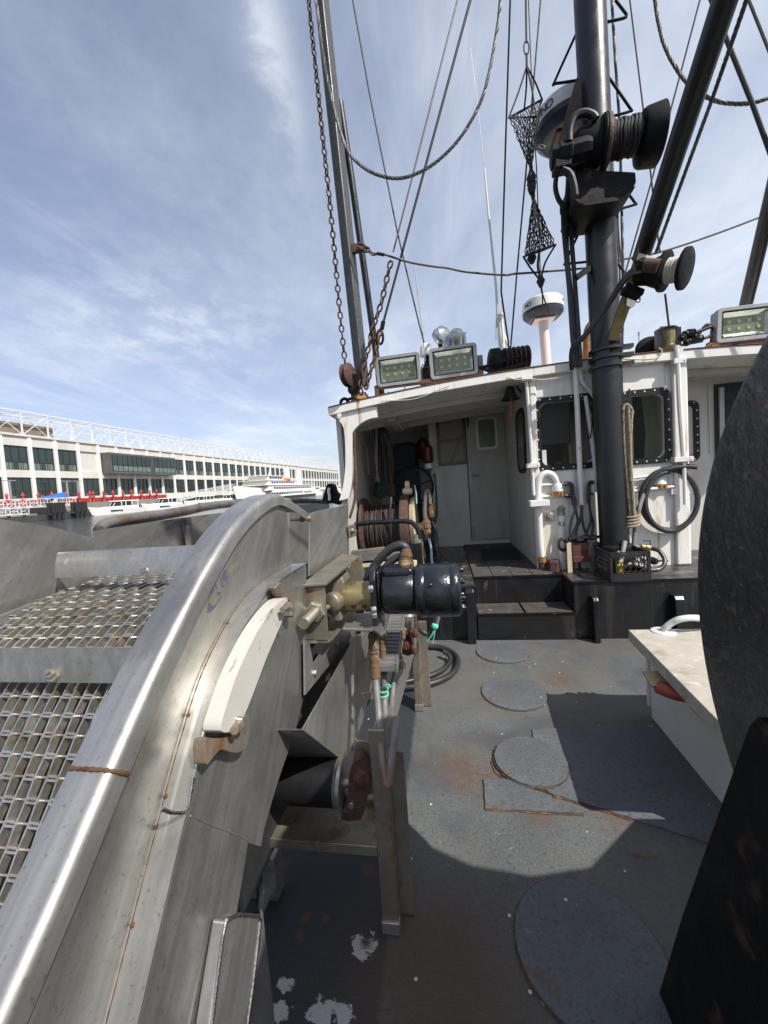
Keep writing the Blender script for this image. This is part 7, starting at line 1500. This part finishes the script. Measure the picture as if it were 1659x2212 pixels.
w = MB(); w.box((-.66, .95, .25), (-.65, 2.4, 1.12)); w.build('gap_shade_panel', M['dark'], t)  # dark sheet added to stand in for the shade inside the chute gap
# cable track
w = MB(); a, b_ = at('T6', 508, 985, x=-.255), at('T6', 385, 1620, x=-.236); w.beam(a, b_, .055, .022, (0, -.5, 1))
d_ = (b_-a); n_ = int(d_.length/.03); sdv = V((.03, 0, 0))
for i in range(n_): c = a+d_*((i+.5)/n_); w.cbox(c+V((0, -.006, .011)), (.058, .012, .008), None)
for s_ in (-1, 1): w.beam(a+sdv*s_, b_+sdv*s_, .006, .034, (0, -.5, 1))
w.build('cable_track', M['hosegrey'], t)
t = thing('valve_assembly', at('T6', 600, 1500, y=1.75), 'rusty valve with a big orange bolt head and taped hoses beside the cable track', 'valve')
w = MB(); w.prism(smooth([at('T6', *p, y=1.72) for p in ((560, 1230), (615, 1200), (650, 1330), (655, 1470), (545, 1470), (535, 1380))], 2, closed=True), V((0, .07, 0))); w.build('valve_body', M['rustdark'], t, bevel=.006)
w = MB(); w.lathe(at('T6', 588, 1362, y=1.715), (0, -1, 0), [(0, .022), (.008, .022), (.009, .016), (.016, .015)], 8); w.build('bolt_head', M['redlead'], t)
w = MB(); w.lathe(at('T6', 622, 1165, y=1.75), (0, 0, 1), [(-.03, .02), (0, .03), (.06, .03), (.07, .02), (.10, .018)], 12); w.build('cartridge', M['steel_dull'], t)
w = MB()
for pts in ([(688, 1030), (690, 1120), (688, 1230)], [(640, 1200), (660, 1310), (672, 1400)]): w.tube(smooth([at('T6', a, b_, y=1.7) for a, b_ in pts]), .006, 8)
for x, y in ((686, 1225), (672, 1405)): w.lathe(at('T6', x, y, y=1.7), (0, 0, 1), [(-.02, .010), (-.005, .014), (.012, .014), (.02, .008)], 8)
w.build('small_pipe', M['rust'], t)
wrap('T6', (560, 1170), (525, 1310), 1.70, 1.66, .014, .018, 'taped_hose', t, 8); wrap('T6', (505, 1390), (515, 1650), 1.62, 1.56, .013, .017, 'taped_hose', t, 9)
w = MB(); w.tube(smooth([at('T6', a, b_, y=y) for a, b_, y in ((535, 1270, 1.67), (510, 1400, 1.63), (510, 1560, 1.58), (490, 1680, 1.54), (455, 1780, 1.5), (425, 1900, 1.46), (450, 2050, 1.42), (455, 2140, 1.40))]), .012, 10); w.tube(smooth([at('T6', a, b_, y=y) for a, b_, y in ((530, 1640, 1.56), (490, 1700, 1.52), (430, 1800, 1.47), (400, 1900, 1.43), (395, 2000, 1.40))]), .012, 10); w.build('hose', M['hosegrey'], t)
w = MB(); w.tube(smooth([at('T6', a, b_, y=1.6) for a, b_ in ((455, 1640), (448, 1560), (450, 1500), (470, 1495), (475, 1560), (470, 1640))]), .008, 8); w.tube(smooth([at('T6', a, b_, y=1.6) for a, b_ in ((555, 1620), (570, 1560), (560, 1520))]), .009, 8); w.build('hose_hook', M['steel_tan'], t)
t = thing('tied_hose', at('T6', 850, 1240, y=2.3), 'black hose tied with turquoise twine below the motor, before the black platform', 'hose')
w = MB(); w.tube(smooth([at('T6', a, b_, y=2.3) for a, b_ in ((672, 1020), (690, 1120), (750, 1200), (820, 1240), (870, 1220), (895, 1140), (905, 1040), (910, 960))]), .016, 10); w.build('hose', M['hose'], t)
w = MB(); w.tube(smooth([at('T6', a, b_, y=2.3) for a, b_ in ((945, 960), (940, 1060), (915, 1150), (880, 1220), (830, 1270))]), .012, 10); w.build('second_hose', M['hosegrey'], t)
w = MB(); c = at('T6', 905, 1150, y=2.28); w.lathe(c, (.3, 0, 1), [(-.012, .018), (-.006, .021), (.006, .021), (.012, .018)], 9); w.tube(smooth([c, at('T6', 900, 1230, y=2.27), at('T6', 880, 1340, y=2.27)]), .003, 5); w.tube(smooth([c, at('T6', 870, 1250, y=2.27), at('T6', 820, 1320, y=2.27)]), .003, 5); w.build('twine', M['teal'], t)
def deckhose(pts, r_, label):
    w = MB(); w.tube(smooth([at('T6', a, b_, z=z) for a, b_, z in pts], 8), r_, 12); one(w, 'deck_hose', M['hose'], label, 'hose')
deckhose(((700, 1330, .06), (830, 1375, .03), (960, 1385, .03), (1080, 1430, .03), (1150, 1500, .03), (1155, 1580, .03), (1110, 1660, .03), (1010, 1730, .03), (860, 1785, .03), (680, 1820, .03), (450, 1840, .03)), .021, 'outer bend of black hose lying on the deck beside the far conveyor leg')
deckhose(((1000, 1430, .065), (1060, 1470, .05), (1075, 1530, .03), (1020, 1610, .03), (900, 1680, .03), (700, 1740, .03), (450, 1790, .03)), .019, 'inner bend of black hose lying on the deck, inside the longer one')
# welded corner leg at the bottom left
t = MC
w = MB(); w.prism([at('R8', *p, x=-.445) for p in ((1222, 990), (1290, 958), (1395, 968), (1408, 1000), (1325, 1600), (1130, 1600))], V((-.030, 0, 0))); w.build('corner_leg', M['steel'], t, bevel=.006, seg=3)
w = MB(); w.prism([at('R8', *p, x=-.452) for p in ((1405, 985), (1420, 1000), (1485, 1600), (1320, 1600))], V((-.010, .02, 0))); w.build('corner_leg_side', M['steel_dull'], t)
w = MB(); wbead([at('R8', *p, x=-.4445) for p in ((1140, 1600), (1175, 1300), (1205, 1080), (1222, 990))], .0030, .13, 12, step=.005); wbead([at('R8', *p, x=-.4445) for p in ((1330, 1600), (1365, 1350), (1392, 1120), (1406, 990))], .0045, .13, 13, step=.005); wbead([at('R8', *p, x=-.4445) for p in ((1222, 990), (1285, 958), (1395, 966), (1406, 990))], .0034, .13, 14, step=.005); w.build('weld_bead', M['weld'], t)
# ------------------------------------------------------------------ deck
def deckmat(name, base, navy=True, extra=()):
    pt = [((.125, .128, .12), 95, .50, .75, (1, 1, 1), 21), ((.055, .058, .058), 70, .52, .80, (1, 1, 1), 22)]
    if navy: pt += [((.128, .116, .088), .9, .50, .90, (1, 1, 1), 23), ((.118, .108, .085), 1.5, .52, .86, (1, 1, 1), 3), ((.075, .080, .088), 1.1, .52, .70, (1, 1, 1), 6), ((.13, .07, .03), 3.2, .62, .86, (1, 1, 1), 8, .75), ((.12, .05, .026), 9, .70, .80, (1, 1, 1), 11, .8)]
    pt += [((.13, .07, .035), 5, .68, .86, (1, 1, 1), 18), ((.22, .22, .21), 34, .72, .82, (1, 1, 1), 14)]
    m = pm(name, base, .55, 0, .22, 2.2, .55, 150, (1, 1, 1), pt, .12, .35)
    t = m.node_tree; N_, L_ = t.nodes, t.links; bs = N_['Principled BSDF']; src = bs.inputs['Base Color'].links[0].from_socket
    geo = N_.new('ShaderNodeNewGeometry'); sp = N_.new('ShaderNodeSeparateXYZ'); L_.new(geo.outputs['Position'], sp.inputs[0])
    nz = N_.new('ShaderNodeTexNoise'); nz.inputs['Scale'].default_value = 24; nz.inputs['Detail'].default_value = 9; nz.inputs['Roughness'].default_value = .7; L_.new(geo.outputs['Position'], nz.inputs['Vector'])
    def mth(op, *a):
        n = N_.new('ShaderNodeMath'); n.operation = op
        for i, v in enumerate(a):
            if isinstance(v, (int, float)): n.inputs[i].default_value = v
            else: L_.new(v, n.inputs[i])
        return n.outputs[0]
    def mix(f, a, c):
        n = N_.new('ShaderNodeMix'); n.data_type = 'RGBA'; L_.new(f, n.inputs[0]); L_.new(a, n.inputs[6]); n.inputs[7].default_value = (*c, 1); return n.outputs[2]
    def ramp(v, a, b_):
        n = N_.new('ShaderNodeMapRange'); L_.new(v, n.inputs[0]); n.inputs[1].default_value = a; n.inputs[2].default_value = b_; return n.outputs[0]
    def blob(x, y, r_, rag, lo=.0, hi=.08):
        dv = N_.new('ShaderNodeVectorMath'); dv.operation = 'DISTANCE'; L_.new(geo.outputs['Position'], dv.inputs[0]); dv.inputs[1].default_value = (x, y, 0)
        v = mth('SUBTRACT', 1.0, mth('DIVIDE', dv.outputs['Value'], r_)); v = mth('ADD', v, mth('MULTIPLY', mth('SUBTRACT', nz.outputs[0], .5), rag)); return ramp(v, lo, hi)
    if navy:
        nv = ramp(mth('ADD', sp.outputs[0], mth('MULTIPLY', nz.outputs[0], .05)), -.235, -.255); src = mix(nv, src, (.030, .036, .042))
        p = at('S1', 1200, 1150, z=0); src = mix(mth('MULTIPLY', blob(p.x, p.y, .42, .5, .0, .7), .75), src, (.085, .055, .034))
        for (x, y), r_ in (((790, 965), .075), ((385, 1165), .045), ((570, 1340), .08), ((690, 1360), .06), ((350, 1320), .05)):
            p = at('S1', x, y, z=0); src = mix(blob(p.x, p.y, r_*.52, 4.6, .12, .26), src, (.42, .42, .40))
        for (x, y), r_ in (((810, 945), .03), ((495, 805), .03), ((455, 905), .03), ((600, 810), .02), ((370, 520), .04), ((820, 540), .04)):
            p = at('S1', x, y, z=0); src = mix(blob(p.x, p.y, r_*.8, 3.0, .1, .6), src, (.10, .05, .026))
        for (x, y), r_ in (((1010, 1040), .16), ((400, 890), .18), ((250, 830), .18), ((640, 1040), .10), ((880, 260), .12), ((730, 430), .16)):
            p = at('S2', x, y, z=0); src = mix(mth('MULTIPLY', blob(p.x, p.y, r_, 3.6, .1, .9), .5), src, (.125, .065, .034))
    vo = N_.new('ShaderNodeTexVoronoi'); vo.inputs['Scale'].default_value = 9; L_.new(geo.outputs['Position'], vo.inputs['Vector'])
    src = mix(ramp(vo.outputs['Distance'], .052, .038), src, (.62, .62, .60))
    L_.new(src, bs.inputs['Base Color']); return m
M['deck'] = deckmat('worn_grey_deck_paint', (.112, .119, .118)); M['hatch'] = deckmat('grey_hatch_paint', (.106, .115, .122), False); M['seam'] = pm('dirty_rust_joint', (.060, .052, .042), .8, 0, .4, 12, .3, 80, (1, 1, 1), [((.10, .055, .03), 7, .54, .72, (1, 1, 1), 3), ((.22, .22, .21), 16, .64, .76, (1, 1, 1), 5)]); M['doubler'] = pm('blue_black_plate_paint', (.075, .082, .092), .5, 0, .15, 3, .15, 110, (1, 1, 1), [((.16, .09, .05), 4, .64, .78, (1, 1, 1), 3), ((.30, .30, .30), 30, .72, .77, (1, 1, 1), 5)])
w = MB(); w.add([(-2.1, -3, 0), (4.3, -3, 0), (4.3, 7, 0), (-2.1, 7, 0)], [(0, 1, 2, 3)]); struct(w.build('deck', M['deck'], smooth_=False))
def wob(pts, z, a=.004, n=6, seed=1):
    rn = random.Random(seed); res = []
    for i in range(len(pts)):
        p, q_ = pts[i], pts[(i+1) % len(pts)]
        for j in range(n): u = p.lerp(q_, j/n); res.append(V((u.x+rn.uniform(-a, a), u.y+rn.uniform(-a, a), z)))
    return res
w = MB(); w.prism(wob([at('S2', *p, z=0) for p in ((600, 662), (720, 652), (1150, 640), (1700, 640), (1700, 1250), (1385, 1172), (1050, 1062), (825, 992), (690, 955), (610, 900))], .001), V((0, 0, .006))); one(w, 'doubler_plate', M['hatch'], 'big blue black steel plate welded flat on the deck beside the white box', 'deck plate', smooth_=False)
w = MB(); w.prism(wob([at('S2', *p, z=0) for p in ((380, 884), (480, 884), (690, 968), (830, 1040), (610, 1030), (388, 1018))], .001, .003), V((0, 0, .007))); one(w, 'patch_plate', M['hatch'], 'rectangular deck patch with a rusty lower edge, touching the round lid', 'deck plate', smooth_=False)
w = MB(); rn = random.Random(5)
def rustline(pts, r0):
    ps = resample([at('S2', *p, z=.003) for p in pts], 60); w.tube(ps, [r0*(.62+.34*math.sin(k_*.55)*math.sin(k_*.21+1)) for k_ in range(len(ps))], 5)
rustline(((384, 882), (380, 950), (388, 1018), (500, 1022), (620, 1032), (770, 1040), (830, 1042)), .005); rustline(((690, 955), (760, 975), (825, 995), (940, 1030), (1040, 1062)), .007); rustline(((412, 800), (430, 850), (480, 885), (560, 905), (680, 945)), .005); rustline(((430, 735), (470, 705), (530, 695)), .005)
one(w, 'rusty_edges', M['rust'], 'flaking orange rust along the edges of the patched deck plates', 'rust')
for i, (k, cxy, lx, rx, lab) in enumerate((('S2', (463, 308), 348, 582, 'farthest round lid in the deck, close to the black platform'), ('S2', (515, 492), 372, 662, 'second round lid from the platform, lying just outside the box shadow'), ('S2', (590, 805), 412, 760, 'round deck lid half in shadow, with chipped rusty rim'), ('S2', (852, 1655), 525, 1172, 'nearest and biggest looking round lid, all in shade'))):
    c = at(k, *cxy, z=0); r_ = abs(at(k, lx, cxy[1], z=0).x-at(k, rx, cxy[1], z=0).x)/2
    if i == 2: r_ *= .92
    if i == 3: r_ *= 1.0
    hz_ = .0095 if i == 2 else .003; hc = thing('hatch_cover', (c.x, c.y, 0), lab, 'hatch cover', 'round steel lids let into the deck'); rn2 = random.Random(i+2)
    rim_ = [(r_*(1+rn2.uniform(-.004, .004)), a_) for a_ in range(90)]
    w = MB(); w.prism([V((c.x+q_*math.cos(R(4*a_)), c.y+q_*math.sin(R(4*a_)), hz_)) for q_, a_ in rim_], V((0, 0, .0085))); w.build('lid', M['hatch'], hc, bevel=.003)
    w = MB(); w.prism([V((c.x+(q_+.004+rn2.uniform(0, .006))*math.cos(R(4*a_)), c.y+(q_+.004+rn2.uniform(0, .006))*math.sin(R(4*a_)), .0005)) for q_, a_ in rim_], V((0, 0, .003 if i != 2 else .0095))); w.build('dirty_joint', M['seam'], hc, smooth_=False)
w = MB(); c = at('S2', 1170, 1940, z=0); w.prism(wob([c+V((-.02, .02, 0)), c+V((.10, -.10, 0)), c+V((.06, -.14, 0)), c+V((-.05, -.03, 0))], .001, .004, 4), V((0, 0, .005))); one(w, 'weld_strap', M['hatch'], 'short grey strap on the edge of the nearest round lid', 'deck plate')
# port bulwark
t = thing('bulwark', (-1.9, 4, 0), 'port bulwark with a rounded grey rusty cap rail, behind the conveyor', 'bulwark')
w = MB(); rl = smooth([at('F', 214, 1146, x=-1.82), at('F', 225, 1134, x=-1.84), at('F', 262, 1124, x=-1.85), at('F', 380, 1106, x=-1.87), at('F', 490, 1088, x=-1.9), at('F', 640, 1081, x=-1.86), at('F', 715, 1084, x=-1.75)], 6); w.tube(rl, [.016]+[.030]*(len(rl)-1), 16); w.build('cap_rail', pm('grey_rail_paint', (.13, .125, .12), .45, 0, .2, 4, .2, 50, patches=[((.10, .058, .034), 5, .46, .76, (1, 1, 1), 3, .7), ((.10, .05, .03), 9, .56, .7, (1, 1, 1), 5, .8)]), t)
w = MB(); w.prism([V((p.x-.03, p.y, -1.0)) for p in (rl[3], rl[-1])]+[V((p.x-.03, p.y, p.z)) for p in rl[:2:-1]], V((-.03, 0, 0))); w.build('plating', M['lampgrey'], t, smooth_=False)
t = thing('hull', (1, 0, -1.6), 'black steel hull side of the fishing boat below the deck', 'hull')
w = MB(); w.box((-2.15, -3, -1.7), (4.3, 9, -.02)); w.build('hull_side', M['platform'], t)
t = thing('mooring_bitt', at('T5', 1545, 500, y=4.6), 'black rounded mooring bitt with a white rope streak, on the port rail', 'bitt')
w = MB(); w.prism(smooth([at('T5', *p, y=4.6) for p in ((1470, 465), (1490, 400), (1505, 350), (1535, 332), (1568, 350), (1585, 400), (1618, 440), (1620, 510), (1600, 515), (1480, 480))], 3, closed=True), V((0, .12, 0))); w.build('horn', M['blackpaint2'], t, bevel=.01)
w = MB(); w.tube(smooth([at('T5', *p, y=4.57) for p in ((1530, 370), (1524, 400), (1532, 440), (1530, 478))]), .018, 8); w.build('rope_end', M['plastic_w'], t)

# ------------------------------------------------------------------ white box with lid, board and red handle
lidz = .545
t = thing('deck_box', (1.4, 1.8, 0), 'white painted steel box with a worn tan lid and bent pipe handle, right of centre', 'box')
b0 = at('F', 1406, 1550, z=0); b1 = at('F', 1560, 1740, z=0); d_ = (b1-b0).normalized(); nx_ = V((-d_.y, d_.x, 0)); nx_ = nx_ if nx_.x > 0 else -nx_
e = b0+d_*.90
w = MB(); w.hexa([e, e+nx_*.9, b0+nx_*.9, b0, e+V((0, 0, .49)), e+nx_*.9+V((0, 0, .49)), b0+nx_*.9+V((0, 0, .49)), b0+V((0, 0, .49))]); w.build('body', M['boxwhite'], t, bevel=.012)
w = MB()
for k_ in range(3): p = b0+nx_*(.01+.04*k_)+d_*(-.03); w.tube([p+V((0, 0, .06)), p+V((0, 0, .40)), p+nx_*.01+V((0, .0, .43))], .016, 8)
w.build('corner_rib', M['boxwhite'], t)
L0, L1, L2 = at('F', 1357, 1360, z=lidz), at('F', 1515, 1520, z=lidz), at('F', 1495, 1358, z=lidz)
dl_ = (L1-L0).normalized(); rt = (L2-L0).normalized(); Le = L0+dl_*.90
w = MB(); hh = V((0, 0, -.062)); w.hexa([p+hh for p in (Le, Le+rt*.95, L0+rt*.95, L0)]+[Le, Le+rt*.95, L0+rt*.95, L0]); w.build('lid', M['lid'], t, bevel=.004)
w = MB(); c = at('T2', 440, 432, z=lidz); w.lathe(c, (0, 0, 1), [(0, .062), (.006, .058), (.010, .03)], 16); w.tube(smooth([c+V((.0, 0, .0)), at('T2', 455, 400, z=lidz+.025), at('T2', 520, 350, z=lidz+.06), at('T2', 600, 318, z=lidz+.085), at('T2', 720, 308, z=lidz+.09), at('T2', 900, 330, z=lidz+.06)]), .017, 12); w.build('pipe_handle', M['boxwhite'], t)
bz = .455
w = MB(); w.hexa([at('T2', *p, z=bz-.028) for p in ((248, 800), (340, 940), (700, 900), (560, 790))]+[at('T2', *p, z=bz) for p in ((248, 783), (338, 922), (700, 885), (560, 780))]); one(w, 'wooden_board', M['wood'], 'weathered wooden board poking out under the tan box lid', 'board', bevel=.004)
ps = [at('T2', *p, z=bz-.02) for p in ((400, 925), (470, 955), (560, 985), (660, 1000), (760, 1010), (860, 1040))]
w = MB(); w.tube(smooth(ps), [.02]+[.040]*(len(smooth(ps))-1), 14)
for i_, v_ in enumerate(w.v): w.v[i_] = V((v_.x, v_.y, bz-.02+(v_.z-(bz-.02))*.75))
one(w, 'red_handle', M['redpaint'], 'red painted rounded bar under the box lid, touching the board', 'bar')
w = MB(); w.prism([at('T2', *p, z=bz-.06) for p in ((690, 1075), (830, 1085), (900, 1260), (845, 1220))], V((0, 0, -.03))); one(w, 'stained_batten', M['wood'], 'short stained batten below the red bar', 'batten')

# ------------------------------------------------------------------ net reel close at the right
RX, RCY, RCZ, RR_ = .55, .267, 1.171, .704
t = thing('net_reel', (RX+.3, RCY, 0), 'huge black net reel flange close at the right edge', 'net reel')
w = MB(); prof = [(0, .05), (0, RR_-.02), (.006, RR_-.006), (.014, RR_), (.03, RR_), (.036, RR_-.01), (.04, .3)]
w.lathe((RX, RCY, RCZ), (1, 0, 0), prof, 110); w.build('flange', M['reelpaint'], t)
w = MB(); w.tube([V((RX+.022, RCY+(RR_+.001)*math.cos(j*.0628), RCZ+(RR_+.001)*math.sin(j*.0628))) for j in range(100)], .0085, 8, closed=True); w.build('rim_bar', M['blackpaint2'], t)
w = MB(); w.lathe((RX+.04, RCY, RCZ), (1, 0, 0), [(0, .22), (.9, .22)], 30); w.build('drum', M['blackpaint2'], t)
t = thing('reel_stand', (.52, .6, 0), 'black steel side frame of the net reel in the bottom right corner', 'stand')
fx = .495
a, b_, c = at('F', 1415, 2143, z=.001), at('F', 1470, 1978, x=fx), at('F', 1614, 1567, x=fx)
w = MB(); w.prism([V((fx, a.y, .001)), V((fx, b_.y, b_.z)), V((fx, c.y, c.z)), V((fx, c.y-.02, c.z+.03)), V((fx, .12, c.z-.12)), V((fx, -.6, .2)), V((fx, -.6, .001))], V((.028, 0, 0))); w.build('side_plate', M['blackpaint2'], t, bevel=.006, seg=3)
w = MB(); w.prism([V((1.30, *p)) for p in ((1.62, .001), (1.42, .45), (1.21, .817), (.81, 1.152), (.605, 1.444), (.466, 1.75), (.40, 2.05), (.05, 2.05), (-.6, .001))], V((.03, 0, 0))); w.build('side_plate', M['blackpaint2'], t, bevel=.006)  # unseen plate added, its outline shaped to cast the near deck shadow
w = MB(); w.beam(V((fx+.05, a.y-.35, .001)), V((fx+.05, c.y-.3, c.z-.2)), .06, .08, (0, 1, 0)); w.build('gusset', M['rustdark'], t)
